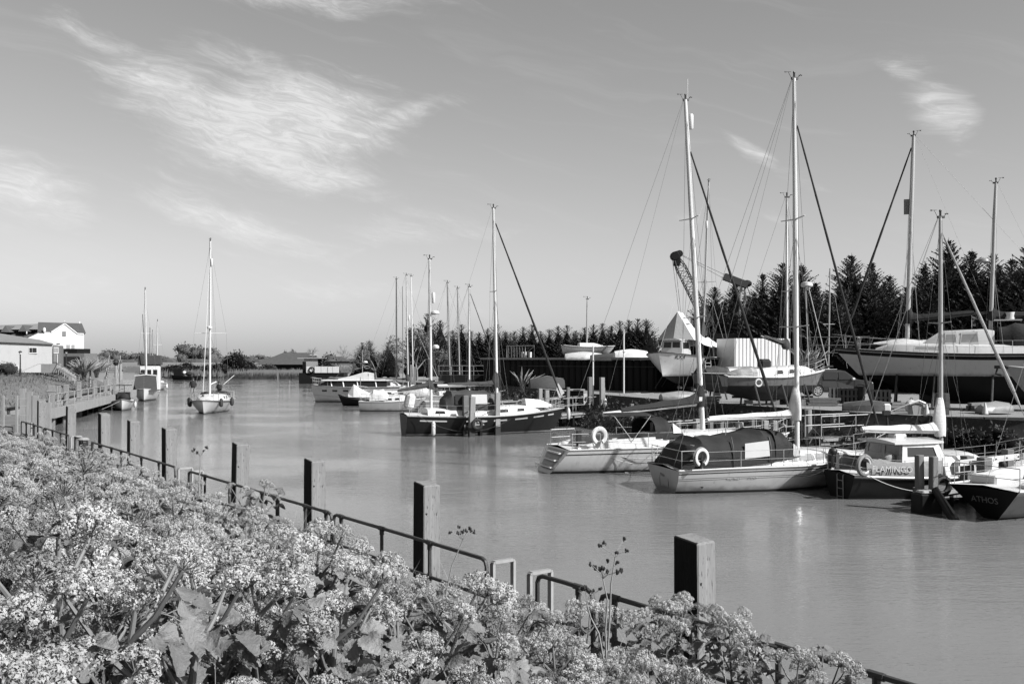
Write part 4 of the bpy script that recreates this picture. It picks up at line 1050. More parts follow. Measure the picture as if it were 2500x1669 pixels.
    # ---------------------------------------------------------------- deck gear
    def stanchions(s, xs, h=.58, sides=(1, -1), wires=(1.0, .5), mt='steel', r=.012):
        for sd in sides:
            tops = []
            for x in xs:
                u = s.ux(x); b = s.pt(u, s.sheer(u), sd)*1.0; b = Vector((b.x, b.y*.97, b.z)); m = MB(); m.tube([b, b+Vector((0, 0, h))], r, 5); s.part(m, 'stanchion', mt, False); tops.append(b)
            for q in wires:
                m = MB(); m.tube([b+Vector((0, 0, h*q)) for b in tops], .006, 4, cap=False); s.part(m, 'guard_wire', 'wire_light', False)
    def pulpit(s, x0=None, h=.6, mt='steel', r=.014):
        x0 = x0 if x0 is not None else s.L/2-1.1
        m = MB(); pts = []
        for sd in (1, -1):
            u = s.ux(x0); b = s.pt(u, s.sheer(u), sd); m.tube([b, b+Vector((0, 0, h))], r, 6)
            u2 = s.ux(x0+.6); b2 = s.pt(u2, s.sheer(u2), sd); m.tube([b2, b2+Vector((.05, 0, h))], r, 6)
        f = Vector((s.L/2+.08, 0, s.sheer(1)+h+.06)); u = s.ux(x0); a = s.pt(u, s.sheer(u), 1)+Vector((0, 0, h)); b = s.pt(u, s.sheer(u), -1)+Vector((0, 0, h))
        m.tube([a, f+Vector((-.2, .16, 0)), f, f+Vector((-.2, -.16, 0)), b], r, 6); m.tube([a-Vector((0, 0, h*.5)), f+Vector((-.25, .14, -h*.5)), f+Vector((-.25, -.14, -h*.5)), b-Vector((0, 0, h*.5))], r*.8, 6)
        s.part(m, 'pulpit', mt)
    def pushpit(s, x1=None, h=.6, mt='steel', r=.014):
        x1 = x1 if x1 is not None else -s.L/2+.9
        m = MB(); u0, u1 = s.ux(-s.L/2+.08), s.ux(x1); A = []
        for sd in (1, -1):
            a, b = s.pt(u1, s.sheer(u1), sd), s.pt(u0, s.sheer(u0), sd); a = Vector((a.x, a.y*.95, a.z)); b = Vector((b.x+.05, b.y*.93, b.z))
            m.tube([a, a+Vector((0, 0, h))], r, 6); m.tube([b, b+Vector((0, 0, h))], r, 6); A.append((a, b))
        H = Vector((0, 0, h))
        m.tube([A[0][0]+H, A[0][1]+H, A[1][1]+H, A[1][0]+H], r, 6); m.tube([A[0][0]+H*.5, A[0][1]+H*.5, A[1][1]+H*.5, A[1][0]+H*.5], r*.8, 6)
        s.part(m, 'pushpit', mt)
    def fender(s, x, sd, zt=None, l=.55, r=.1, mt='fender_white', drop=.15):
        u = s.ux(x); zt = s.sheer(u) if zt is None else zt; p = s.side(x, zt-drop-l/2, sd, r+.03); m = MB()
        m.tube([p+Vector((0, 0, l/2+.06)), p+Vector((0, 0, l/2)), p+Vector((0, 0, l/2-.08)), p-Vector((0, 0, l/2-.08)), p-Vector((0, 0, l/2))], [.02, r*.6, r, r, r*.4], 9); f = s.part(m, 'fender', mt)
        m = MB(); m.tube([p+Vector((0, 0, l/2)), s.side(x, s.sheer(u), sd, -.03)+Vector((0, 0, .2))], .008, 4); s.part(m, 'lanyard', 'rope', False, f)
    def horseshoe(s, c, ax, r=.27, mt='buoy', full=False, th=.075):
        m = MB(); m.ring(c, ax, r, th, 20, 7, *( (0, 360) if full else (-62, 242)), flat=.75); s.part(m, 'lifebuoy', mt)
    def canopy(s, secs, name='sprayhood', mt='canvas_dark', n=12, close_front=True, close_back=False, sq=.6):
        """secs: (x, half width, z base, z top)"""
        rings = []; rr = random.Random(int(sum(q[0] for q in secs)*997)); fine = []
        for a_, b_ in zip(secs[:-1], secs[1:]):
            for q in range(4): fine.append(([u+(v-u)*q/4 for u, v in zip(a_, b_)], math.sin(math.pi*q/4)))
        fine.append((secs[-1], 0)); ph = [rr.uniform(0, 6.28) for _ in range(n+1)]
        for fi, ((x, w, z0, z1), sg) in enumerate(fine):       # cloth sags between its hoops and creases along the sides
            ring = []
            for k in range(n+1):
                a = math.pi*k/n; cx, sx = math.cos(a), math.sin(a); hgt = z1-z0
                cr = .022*math.sin(fi*1.9+ph[k])*sg+.012*rr.uniform(-1, 1)*(1 if 0 < k < n else 0)
                ring.append(Vector((x, (w-.03*sg*sx+cr)*(abs(cx)**sq)*(1 if cx > 0 else -1), z0+hgt*sx**sq*(1-.06*sg)+cr*sx)))
            rings.append(ring)
        m = MB(); m.loft(rings, closed=False)
        if close_back: m.poly(rings[0])
        if close_front: m.poly(rings[-1][::-1])
        ob = s.part(m, name, mt); s.rings = rings; return ob
    def rope(s, a, b, sag=.15, r=.012, mt='rope', name='mooring_line'):
        a, b = Vector(a), Vector(b); m = MB(); m.tube([a.lerp(b, i/8)-Vector((0, 0, sag*4*(i/8)*(1-i/8))) for i in range(9)], r, 4, cap=False); s.part(m, name, mt, False)
    def text(s, body, size, mt, x, z, sd, shear=0, ext=.003):
        p = s.side(x, z, sd, .006); q = s.side(x+.3, z, sd, .006); up = s.side(x, z+.12, sd, .006)-p
        d = (q-p) if sd < 0 else (p-q)
        lettering(body, size, MATS[mt], s.root, frame(p+Vector((0, sd*.004, 0)), d, up), shear=shear, ext=ext)
    def text_stern(s, body, size, mt, z, y=0, shear=0):
        p = s.pt(0, z, 1); p = Vector((p.x-.012, y, z)); up = s.pt(0, z+.2, 1)-s.pt(0, z, 1); up.y = 0
        lettering(body, size, MATS[mt], s.root, frame(p, (0, -1, 0), up), shear=shear)
    def cradle(s, zg, xs, half=.9, mt='timber'):
        """shores and keel blocks for a boat laid up ashore; zg = ground height in boat coordinates"""
        for x in xs:
            m = MB(); m.box((x, 0, (zg+(-s.draft*.9))/2), (.35, .3, abs(zg+s.draft*.9))); s.part(m, 'keel_block', mt, False)
            for sd in (1, -1):
                p = s.side(x, .1, sd, .02); m = MB(); m.tube([p, Vector((x+.1, p.y+sd*half*.55, zg))], .05, 6); s.part(m, 'shore', 'rust', False)
def at_px(px, py): return G(px, py, 0.0)
def stern_at(px, py, heading, L, z=0.0, Y=None):
    """boat origin so that the middle of its stern waterline stands at an image point"""
    p = G(px, py, z) if Y is None else Vector((PX(px, Y), Y, z)); return Vector((p.x+math.cos(heading)*L/2, p.y+math.sin(heading)*L/2, z))
# ================================================================== moored row on the right
def V(*a): return Vector(a)
GRP = None
# ---- white yacht with open scoop stern
h = R(17); L = 10.2
b = Boat('white yacht with open scoop stern and dark stripe, boom under dark cover', stern_at(1362, 1150, h, L), h, L, 3.3, (.92, .95, 1.25), .55, .80, -.75, 1.1, .36,
         stripes=[(.16, .21, 'stripe_dark')], boot=(0, .10, 'stripe_dark'))
b.cabin([(-1.3, 1.12, .42), (.6, 1.1, .46), (2.3, .85, .36), (3.3, .5, .10)]); b.windows([(-.9, -.1), (.15, .9), (1.15, 1.8)], skew=.08, frame_='stripe_grey')
# scoop: stepped stern platform and cockpit
m = MB(); m.box((-4.62, 0, .30), (.95, 1.5, .10)); b.part(m, 'swim_platform', 'deck_white', False, bevel=.02)
m = MB(); off = V(-.02, 0, .01); P_ = lambda z, q: V(b.pt(0, z, 1).x, b.pt(0, z, 1).y*q, z)+off
m.poly([P_(.14, -.62), P_(.14, .62), P_(.86, .72), P_(.86, -.72)][::-1]); b.part(m, 'scoop_recess', 'hull_grey', False)
for z in (.24, .50, .76):
    m = MB(); c_ = P_(z, 0); m.box((c_.x-.03, 0, z), (.22, 1.55, .05)); b.part(m, 'stern_step', 'gelcoat', False)
for sd in (1, -1):
    m = MB(); m.loft([[V(x, sd*w, z), V(x, sd*(w+.22), z), V(x, sd*(w+.18), z+hh), V(x, sd*(w+.02), z+hh)] for x, w, z, hh in ((-4.7, .95, .88, .12), (-3.8, .98, .90, .34), (-1.2, .95, .92, .42))]); b.part(m, 'cockpit_coaming', 'gelcoat')
m = MB(); m.box((-3.1, 0, .93), (2.9, 1.8, .04)); b.part(m, 'cockpit_well', 'deck_grey', False)
b.canopy([(-1.5, 1.15, 1.25, 2.0), (-.9, 1.15, 1.27, 2.04), (-.25, 1.0, 1.3, 1.55)], 'sprayhood', 'canvas_dark')
for sd in (-1, 1):
    m = MB(); m.poly([V(-.75, sd*1.14, 1.45), V(-.35, sd*1.06, 1.45), V(-.4, sd*1.02, 1.62), V(-.75, sd*1.08, 1.85)]); b.part(m, 'sprayhood_window', 'vinyl', False)
m = MB(); rr = [[V(x, y, 2.25-.10*(y/1.1)**2-.03*(x+2.4)**2) for y in (-1.1, -.55, 0, .55, 1.1)] for x in (-3.3, -2.7, -2.1, -1.5)]; m.loft(rr, closed=False); b.part(m, 'bimini', 'canvas_dark')
for x in (-3.2, -1.7):
    m = MB(); m.tube([V(-2.5, 1.2, 1.2), V(x, 1.1, 2.14), V(x, 0, 2.22), V(x, -1.1, 2.14), V(-2.5, -1.2, 1.2)], .014, 5); b.part(m, 'bimini_hoop', 'steel')
b.mast(1.12, 14.75, .10, z0=1.5, top=(-.78, 0), spr=[(.64, .85, .12), (.34, 1.0, .12)], mt='alloy_bright'); b.reflector(.935, 0, .20, .10, .62)
m = MB(); m.tube([b.mt+V(.1, 0, 0), b.mt+V(.1, 0, .85)], .014, 5); b.part(m, 'aerial', 'fender_white', False, b.mast_ob)
b.rigging(fore=False, shr=((.98, -.1), (.62, .35), (.62, -.5)), backsplit=False)
b.furled(.87, bow=(4.75, 0, 1.35), r=.075); b.boom(2.55, 4.3, -.09, 'alloy_bright', 'canvas_dark', .30, .95, r=.085)
m = MB(); m.box(b.mb.lerp(b.mt, .085)+V(-.12, -.17, .1), (.14, .02, .16), rx=.1); b.part(m, 'cover_badge', 'white_paint', False)
b.stanchions([-3.6, -2.0, -.4, 1.2, 2.8, 4.2]); b.pulpit(4.2); b.pushpit(-3.9); b.horseshoe(V(-3.95, -1.42, 1.45), (.15, -1, 0), .27, 'buoy', th=.09)
m = MB(); m.box((-4.45, -.55, 1.35), (.16, .2, .5)); m.tube([V(-4.5, -.55, 1.1), V(-4.62, -.55, .4)], .05, 6); b.part(m, 'outboard_motor', 'spar_dark', False)
b.fender(-1.2, -1, None, .62, .11); b.fender(1.6, -1, None, .6, .1); b.rope(V(-4.3, -1.25, 1.0), V(-1.5, -1.62, .35), .25); b.rope(V(-4.1, -1.3, 1.0), V(-.5, -1.7, .9), .4)
Y1 = b
# ---- middle yacht with cockpit tent
h = R(14.5); L = 8.6
b = Boat('white yacht with dark cockpit tent, shade-toned stern and three framed cabin windows', stern_at(1618, 1197, h, L), h, L, 3.05, (.78, .84, 1.16), .5, .86, .12, .95, .34,
         stripes=[(.10, .14, 'stripe_dark'), (.27, .295, 'stripe_grey'), (.33, .355, 'stripe_grey')], boot=(0, .085, 'stripe_dark'), transom='paint_shade_grey')  # white transom coloured darker than the hull to carry its shade
secs = [(-1.6, 1.08, .40), (.6, 1.04, .38), (1.9, .82, .28), (3.0, .42, .05)]
b.cabin(secs, mt='gelcoat'); b.windows([(-.75, -.3), (.1, .75), (1.15, 1.75)], .40, .80, 'white_paint', 'glass_pale')
# grey moulded band along the cabin side
for sd in (-1, 1):
    m = MB(); m.loft([[b.cab_side(x, t, sd, .004) for t in (.30, .58, .88)] for x in (-1.5, -.4, .6, 1.9)], closed=False); b.part(m, 'cabin_band', 'hull_grey', False)
z0, zt = .95, 1.88
b.canopy([(-4.12, 1.12, .80, 1.02), (-3.75, 1.2, .80, 1.55), (-3.35, 1.22, .82, 1.80), (-2.6, 1.22, .84, 1.78), (-1.8, 1.2, .88, 1.86), (-1.15, 1.16, .95, 2.02), (-.75, 1.12, 1.0, 1.98)], 'cockpit_tent', 'canvas_dark', 14, True, True, .55)
b.canopy([(-.78, 1.13, 1.02, 2.0), (-.35, 1.08, 1.05, 1.95), (.18, 1.0, 1.12, 1.42)], 'sprayhood', 'canvas_dark', 14, False, False, .5)
def strip(x0, x1, z0a, z1a, z0b, z1b, y, mt, nm, sd=-1, off=.02):
    m = MB(); m.poly([V(x0, sd*(y+off), z0a), V(x1, sd*(y+off), z0b), V(x1-.03, sd*(y-.03+off), z1b), V(x0+.02, sd*(y-.03+off), z1a)]); return b.part(m, nm, mt, False)
for sd in (-1, 1):
    strip(-1.95, -1.05, 1.10, 1.60, 1.18, 1.68, 1.20, 'vinyl', 'tent_window', sd); strip(-.10, .14, 1.12, 1.55, 1.14, 1.40, 1.03, 'vinyl', 'sprayhood_window', sd)
m = MB(); m.poly([V(-3.80, -.95, 1.28), V(-3.86, -.72, 1.26), V(-3.62, -.66, 1.56), V(-3.56, -.88, 1.56)]); b.part(m, 'tent_window', 'vinyl', False)
m = MB()
for x in (-2.35, -1.0):
    m.tube([V(x, -1.225, .86), V(x, -1.2, 1.45), V(x+.05, -.95, 1.8)], .018, 5)
b.part(m, 'tent_seam', 'black', True)
b.mast(.66, 13.95, .085, z0=1.25, top=(-.12, 0), spr=[(.62, .78, .1), (.33, .95, .1)], mt='alloy_bright')
b.rigging(fore=False, shr=((.98, -.1), (.60, .3), (.60, -.45)), backsplit=True)
b.furled(.90, bow=(4.05, 0, 1.25), r=.06); b.boom(2.38, 3.35, -.02, 'alloy_bright', 'canvas_white', .17, 1.15, stow=.95)
b.stanchions([-3.5, -2.2, -.7, .8, 2.2, 3.3], .56); b.pulpit(3.3); b.pushpit(-3.5, .62)
b.horseshoe(V(-3.62, -1.46, 1.22), (.35, -1, 0), .25, 'buoy_dark', th=.085)
m = MB(); m.ring(V(-3.60, -1.53, 1.22), (.35, -1, 0), .25, .05, 20, 6, -62, 242, flat=.3); b.part(m, 'lifebuoy_cover', 'buoy', True)
for y0_, y1_, z0_, z1_ in ((-.95, -.35, .62, .62), (-.35, -.35, .62, .12), (.35, .35, .62, .12), (.35, .95, .62, .62), (-.35, .35, .12, .12)):
    m = MB(); xs_ = b.pt(0, .4, 1).x-.012; m.bar(V(xs_, y0_, z0_), V(xs_+.02*(z0_ != z1_), y1_, z1_), .014, .014); b.part(m, 'transom_seam', 'lettering_grey', False)
b.text_stern('Mojo', .17, 'lettering_grey', .52, .1, .25); b.text('WESTERLY', .10, 'lettering_faint', -2.4, .49, -1, .2); b.text('STORM', .10, 'lettering_faint', -1.75, .50, -1, .2)
m = MB(); a_ = [b.side(x, z, -1, .008) for x, z in ((2.25, .71), (2.95, .79), (3.0, .90), (2.35, .81))]; m.poly(a_); b.part(m, 'name_panel', 'stripe_dark', False)
b.port(-3.4, .22, -1, .045, mt='black'); b.fender(-2.9, 1, None, .55, .1)
m = MB(); m.tube([V(-.4, -1.1, 2.12), V(.0, -.2, 2.14)], .03, 6); b.part(m, 'boathook', 'fender_white', True)
b.rope(V(-4.0, 1.35, .85), V(-4.9, 1.9, .4), .15)
Y2 = b
# ---- dark-hulled motor sailer with wheelhouse
h = R(15); L = 7.5
b = Boat('dark-hulled motor sailer with white wheelhouse and pale dodger lettered along its side', stern_at(2048, 1213, h, L), h, L, 2.75, (.78, .70, 1.12), .55, .62, -.0, .7, .40, 'motor_sailer', 'motor sailer',
         hull='hull_dark', bottom='antifoul', transom='hull_black', deck='deck_white', strake='white_paint', stripes=[(.05, .10, 'stripe_grey')], boot=(0, .06, 'antifoul'))
# wheelhouse: open back, raked front, roof with overhang
def wheelhouse(b, x0, x1, w0, w1, z0, z1, rake, mt='gelcoat', roofm='gelcoat', shade='paint_shade_grey'):
    A = [V(x0, w0, z0), V(x0+.1, w0*.9, z1), V(x1-rake, w1*.88, z1-.02), V(x1, w1, z0)]
    for sd in (1, -1):
        q = [V(p.x, p.y*sd, p.z) for p in A]; t_ = V(0, -sd*.05, 0); m = MB()
        def L_(fx, fz): 
            lo = q[0].lerp(q[3], fx); hi = q[1].lerp(q[2], fx); return lo.lerp(hi, fz)
        # frame around one large side window
        for (fa, fb_, za, zb_) in ((0, .12, 0, 1), (.82, 1, 0, 1), (.12, .82, 0, .44), (.12, .82, .86, 1)):
            pts = [L_(fa, za), L_(fb_, za), L_(fb_, zb_), L_(fa, zb_)]; m.add(pts+[p+t_ for p in pts], [(0, 1, 2, 3), (7, 6, 5, 4), (0, 1, 5, 4), (1, 2, 6, 5), (2, 3, 7, 6), (3, 0, 4, 7)])
        s_ = b.part(m, 'wheelhouse_side', mt, False); m = MB(); pts = [L_(.12, .44), L_(.82, .44), L_(.82, .86), L_(.12, .86)]; m.poly([p+t_*.5 for p in pts]); b.part(m, 'pane', 'glass_dark', False, s_)
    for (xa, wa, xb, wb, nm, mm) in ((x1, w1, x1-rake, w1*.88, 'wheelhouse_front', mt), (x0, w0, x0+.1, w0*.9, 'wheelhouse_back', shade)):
        m = MB(); fr_ = lambda fy, fz: V(xa, -wa+2*wa*fy, z0).lerp(V(xb, -wb+2*wb*fy, z1), fz)
        cells = [(.08, .46), (.54, .92)]; lo, hi = (.5, .88)
        xs_ = [0, .08, .46, .54, .92, 1]
        for i in range(5):
            if (xs_[i], xs_[i+1]) in cells:
                for za, zb_ in ((0, lo), (hi, 1)): m.poly([fr_(xs_[i], za), fr_(xs_[i+1], za), fr_(xs_[i+1], zb_), fr_(xs_[i], zb_)])
            else: m.poly([fr_(xs_[i], 0), fr_(xs_[i+1], 0), fr_(xs_[i+1], 1), fr_(xs_[i], 1)])
        s_ = b.part(m, nm, mm, False)
        for c in cells:
            m = MB(); e = V(-.02 if 'front' in nm else .02, 0, 0); m.poly([fr_(c[0], lo)+e, fr_(c[1], lo)+e, fr_(c[1], hi)+e, fr_(c[0], hi)+e]); b.part(m, 'pane', 'glass_pale' if 'back' in nm else 'glass_dark', False, s_)
    m = MB(); rr = []
    for x, w in ((x0-.22, w0*.96), (x0+.3, w0*.98), (x1-rake-.1, w1*.95), (x1-rake+.25, w1*.8)):
        rr.append([V(x, -w, z1), V(x, w, z1), V(x, w, z1+.05), V(x, w*.5, z1+.10), V(x, 0, z1+.12), V(x, -w*.5, z1+.10), V(x, -w, z1+.05)])
    m.loft(rr); return b.part(m, 'wheelhouse_roof', roofm)
b.cabin([(-.6, 1.02, .55), (.2, 1.0, .58), (.7, .95, .55), (1.1, .82, .36), (2.0, .6, .08)], 'fore_cabin', 'gelcoat'); b.windows([(-.2, .05), (.35, .55)], .4, .75, 'white_paint', 'glass_dark')
wheelhouse(b, -2.2, -.45, 1.02, .98, 1.0, 1.70, .3)
m = MB(); m.box((-1.55, .1, 1.84), (.45, .4, .22)); b.part(m, 'roof_hatch', 'gelcoat', False, bevel=.04)
# side deck boxes and dodger
for sd in (-1, 1):
    m = MB(); pts = []
    xs_ = [-3.4, -3.0, -2.6, -2.2, -1.8, -1.4, -1.0]; top = [.40, .52, .44, .42, .46, .49, .50]
    rr = []
    for x, t_ in zip(xs_, top):
        u = b.ux(x); p = b.pt(u, b.sheer(u), sd); rr.append([V(p.x, p.y, p.z+.02), V(p.x, p.y+sd*.03, p.z+.02+t_*.5), V(p.x, p.y+sd*.0, p.z+.02+t_)])
    m.loft(rr, closed=False); b.part(m, 'spray_dodger', 'canvas_grey')
for sd in (-1, 1):
    m = MB(); m.loft([[V(x, sd*.95, b.dz(x)), V(x, sd*1.16, b.dz(x)), V(x, sd*1.14, b.dz(x)+.38), V(x, sd*.97, b.dz(x)+.38)] for x in (-.25, .4, .9)]); b.part(m, 'side_deck_box', 'gelcoat', False)
x_ = -2.66; u = b.ux(x_); p = b.pt(u, b.sheer(u), -1)
q0 = b.pt(b.ux(-2.9), b.sheer(b.ux(-2.9)), -1); q1 = b.pt(b.ux(-1.6), b.sheer(b.ux(-1.6)), -1)
lettering('FLAMINGO', .26, MATS['lettering_faint'], b.root, frame(V(p.x, p.y-.075, p.z+.23), (q1-q0), V(0, 0, 1)), ext=.006)
b.mast(.02, 8.95, .07, z0=1.3, top=(-.03, 0), spr=[(.55, .55, .05)], mt='alloy'); b.rigging(fore=False, shr=((.97, -.1), (.53, .35), (.53, -.4)), backsplit=True)
b.furled(.95, bow=(3.75, 0, 1.55), r=.07, mt='canvas_grey', start=.16, end=.96)
b.boom(1.98, 2.85, .03, 'alloy_bright', 'canvas_white', .23, 1.25, stow=1.0, swing=0.0)
b.stanchions([-3.2, -2.2, 1.4, 2.4, 3.0], .5, wires=(1.0, .5)); b.pulpit(2.75, .55); b.pushpit(-3.0, .5)
m = MB(); m.ring(V(-3.5, -.98, 1.10), (.25, -1, 0), .28, .07, 20, 7, 0, 360); b.part(m, 'lifebuoy', 'buoy_dark', True)
m = MB(); m.ring(V(-3.51, -1.02, 1.10), (.25, -1, 0), .26, .05, 20, 6, 90, 270, flat=.4); b.part(m, 'lifebuoy_band', 'buoy', True)
m = MB()
for y in (-.28, .04): m.tube([V(-3.78, y, -.1), V(-3.79, y, .72), V(-3.7, y, .78)], .014, 5)
for z in (.05, .3, .55): m.tube([V(-3.79, -.28, z), V(-3.79, .04, z)], .012, 5)
b.part(m, 'stern_ladder', 'galvanised', True)
m = MB(); m.box((-3.45, .75, 1.1), (.12, .45, .5)); b.part(m, 'stern_screen', 'canvas_mid', False)
m = MB(); m.tube([V(-3.62, .55, .95), V(-3.6, .55, 1.35)], .05, 6); m.sphere(V(-3.6, .55, 1.4), .14, (1, 1, .8)); b.part(m, 'stern_lamp', 'spar_dark', True)
m = MB(); m.sphere(V(-2.35, -.6, 1.25), .25, (.9, .5, .8), 10, 7); b.part(m, 'canvas_bundle', 'canvas_grey', True)
b.fender(-.15, -1, 1.15, .3, .13, 'rubber', .05); b.fender(1.2, -1, 1.2, .3, .12, 'rubber', .05); b.rope(V(-3.4, -1.0, .8), V(-1.9, -1.5, .3), .1); b.rope(V(-3.5, 1.0, .8), V(-4.6, 2.2, .5), .2)
Y3 = b
# ---- near yacht cut by the frame, dark lettered transom
h = R(29); L = 8.6
b = Boat('grey-hulled yacht with dark lettered stern, cut by the right picture edge', stern_at(2400, 1268, h, L), h, L, 2.7, (.86, .84, 1.15), .5, .78, .42, .9, .95,
         hull='hull_grey', transom='hull_black', deck='deck_white', boot=(0, .05, 'stripe_dark'), stripes=[(.0, .05, 'white_paint'), (.05, .12, 'paint_shade_grey')])
b.cabin([(-1.4, .95, .40), (.6, .95, .42), (2.2, .7, .3), (3, .4, .06)]); b.windows([(-1, -.3), (0, .7)])
b.text_stern('ATHOS', .25, 'lettering_pale', .52, .05, .1)
for sd in (1, -1):
    m = MB(); m.loft([[V(x, sd*.62, .9), V(x, sd*.85, .9), V(x, sd*.82, .9+hh), V(x, sd*.64, .9+hh)] for x, hh in ((-3.7, .08), (-2.8, .3), (-1.4, .36))]); b.part(m, 'cockpit_coaming', 'gelcoat')
m = MB(); m.box((-3.45, .35, 1.02), (.75, .8, .28)); b.part(m, 'stern_locker', 'canvas_white', False, bevel=.05)
b.stanchions([-3.6, -2.4, -1.0, .6, 2.2], .55); b.pushpit(-3.3, .6); b.pulpit()
b.horseshoe(V(-2.5, -1.08, 1.22), (.2, -1, 0), .30, 'canvas_grey', th=.13); b.rope(V(-3.9, -.95, .85), V(-2.9, -1.2, .85), .28)
b.mast(.9, 10.6, .075, z0=1.4, top=(-.1, 0), spr=[(.55, .7, .05)]); b.rigging()
# ---- grey bow with anchor cut by the frame in the yard is built with the yard boats

# ---- dark ketch moored at the jetty end
h = R(16); L = 9.6
b = Boat('dark-hulled ketch with canvas deckhouse and white dashes along its rail, at the jetty end', stern_at(985, 1062, h, L), h, L, 3.2, (1.18, 1.08, 1.45), .6, .8, .0, .9, .36, 'sailing_ketch', 'yacht',
         hull='hull_dark', bottom='stripe_dark', boot=(.0, .12, 'paint_shade_grey'), deck='deck_white', stripes=[(.24, .33, 'hull_dark')], strake='hull_grey', transom='hull_black')
for x0_, x1_ in ((-4.1, -2.6), (-1.5, -.3), (.1, .9), (1.4, 2.2), (2.6, 3.3), (3.6, 4.0)):
    for sd in (1, -1):
        m = MB(); n_ = 6; A_ = []
        for i in range(n_+1):
            x = x0_+(x1_-x0_)*i/n_; z = b.sheer(b.ux(x)); A_.append([b.side(x, z-.31, sd, .012), b.side(x, z-.23, sd, .012)])
        m.loft(A_, closed=False); b.part(m, 'rail_dash', 'white_paint', False)
b.cabin([(-3.6, 1.1, .34), (-1.8, 1.15, .40), (1.6, 1.05, .42), (2.6, .8, .32), (3.2, .4, .06)])
b.windows([(-3.2, -2.6), (.5, 1.1), (1.6, 2.1)], .4, .8)
b.canopy([(-2.55, .95, 1.45, 2.05), (-2.2, 1.05, 1.45, 2.5), (-1.2, 1.1, 1.45, 2.55), (-.1, 1.1, 1.45, 2.5), (.55, 1.0, 1.45, 1.75)], 'deckhouse_tent', 'canvas_mid', 14, True, True, .5)
for x0_, x1_, mt_ in ((-2.05, -1.5, 'canvas_dark'), (-1.1, -.2, 'vinyl')):
    for sd in (-1, 1):
        m = MB(); m.poly([V(x0_, sd*1.13, 1.75), V(x1_, sd*1.14, 1.75), V(x1_, sd*1.06, 2.3), V(x0_, sd*1.03, 2.3)]); b.part(m, 'tent_window', mt_, False)
b.mast(-3.2, 10.0, .075, z0=1.5, top=(-.1, 0), spr=[(.55, .6, .05)], name='mizzen_mast', mt='alloy_bright'); b.radome(.63, .28); b.reflector(.74, 0, .2, .1, .62); b.radome(.40, .3, 0, .2)
b.rigging(fore=False, back=False, shr=((.97, .2), (.6, -.4))); b.boom(2.75, 2.3, -.16, 'alloy_bright', 'canvas_mid', .24, .5)
b.mast(.68, 13.05, .085, z0=1.55, top=(-.22, 0), spr=[(.58, .75, .1)], mt='alloy_bright'); b.rigging(fore=False, back=False, shr=((.97, -.1), (.56, .4), (.56, -.5)))
b.furled(.95, bow=(4.75, 0, 1.75), r=.085); b.boom(2.8, 3.5, .0, 'alloy_bright', 'canvas_mid', .2, .9)
b.stanchions([-4.2, -2.6, -1, .8, 2.6, 3.9], .6); b.pulpit(3.8); b.pushpit(-4.1); b.fender(-3.35, -1, .95, .75, .12)
b.rope(V(-4.3, -1.5, 1.2), V(1.0, -1.75, .9), .8, .012, 'rope_dark')
m = MB(); m.loft([[V(x, -.55, 1.5), V(x, .55, 1.5), V(x, .35, 1.5+hh), V(x, -.35, 1.5+hh)] for x, hh in ((2.3, .5), (3.2, .42), (3.9, .15))]); b.part(m, 'upturned_tender', 'gelcoat')
m = MB(); m.box((-4.4, .3, 1.9), (.5, .9, .9), ry=.2); b.part(m, 'stern_dodger', 'canvas_white', False, bevel=.15)
YK = b
# other masts standing behind the ketch: smaller yachts moored beyond it
def small_yacht(label, px, wy, mtop, L, heading, mastpx=None, mtv='alloy', hull='gelcoat', mbx=.4, dx=0.0, mname='sailing_yacht', cover='canvas_mid', stripes=((.12, .17, 'stripe_dark'),), rigm='wire', wrig=.006, tent=None, extra=True):
    p = G(px, wy); B_ = L*.33
    b = Boat(label, p, heading, L, B_, (.8, .78, 1.05), .45, .75, .1, .8, .4, mname, 'yacht', hull=hull, stripes=list(stripes), boot=(0, .08, 'stripe_dark'))
    b.cabin([(-L*.12, B_*.33, .38), (L*.12, B_*.32, .38), (L*.26, B_*.24, .28), (L*.34, B_*.12, .06)]); b.windows([(-L*.08, 0), (L*.04, L*.12)], parent=None)
    if tent: b.canopy([(-L*.34, B_*.36, .85, 1.4), (-L*.28, B_*.38, .86, 1.75), (-L*.14, B_*.37, .9, 1.8), (-L*.06, B_*.33, .95, 1.35)], 'cockpit_tent', tent, 12, True, True, .55)
    if mtop is not None:
        Ym = p.y+math.sin(heading)*mbx; zt = PZ(mtop, Ym); b.mast(mbx, zt, .065, z0=1.2, top=(dx, 0), mt=mtv, spr=[(.6, .6, .05)]); b.rigging(r=wrig, mt=rigm, shr=((.97, -.1), (.58, .3)))
        if cover: b.boom(2.0, L*.36, 0, 'alloy', cover, .16, .7)
    if extra: b.stanchions([-L*.4, -L*.2, 0, L*.2, L*.36], .52); b.pulpit(); b.pushpit()
    return b
b = small_yacht('small white yacht with dark cover beyond the ketch, under the tall thin mast', 1092, 985, 690, 7.5, R(14), mbx=.3, dx=-.3, wrig=.008); 
b = small_yacht('white yacht behind the ketch deckhouse carrying the midmost of the thin masts', 1118, 978, 704, 7.0, R(14), mbx=.2, dx=-.25)
b = small_yacht('white yacht close behind the ketch with short bright mast', 1140, 1002, 700, 7.2, R(15), mbx=.2, dx=0, mtv='alloy_bright'); b.furled(.96, r=.05)
b = small_yacht('pale yacht in front of the budding willow with twin silver masts', 992, 972, 672, 8.0, R(10), mbx=.2, dx=-.2, mtv='alloy_bright', tent='canvas_white'); b.reflector(.62, 0, .2, .1, .6)
b.mast(.75, PZ(676, 108), .06, z0=1.2, top=(-.25, 0), mt='alloy_bright', name='second_mast'); b.furled(.6, r=.035, mt='canvas_grey')
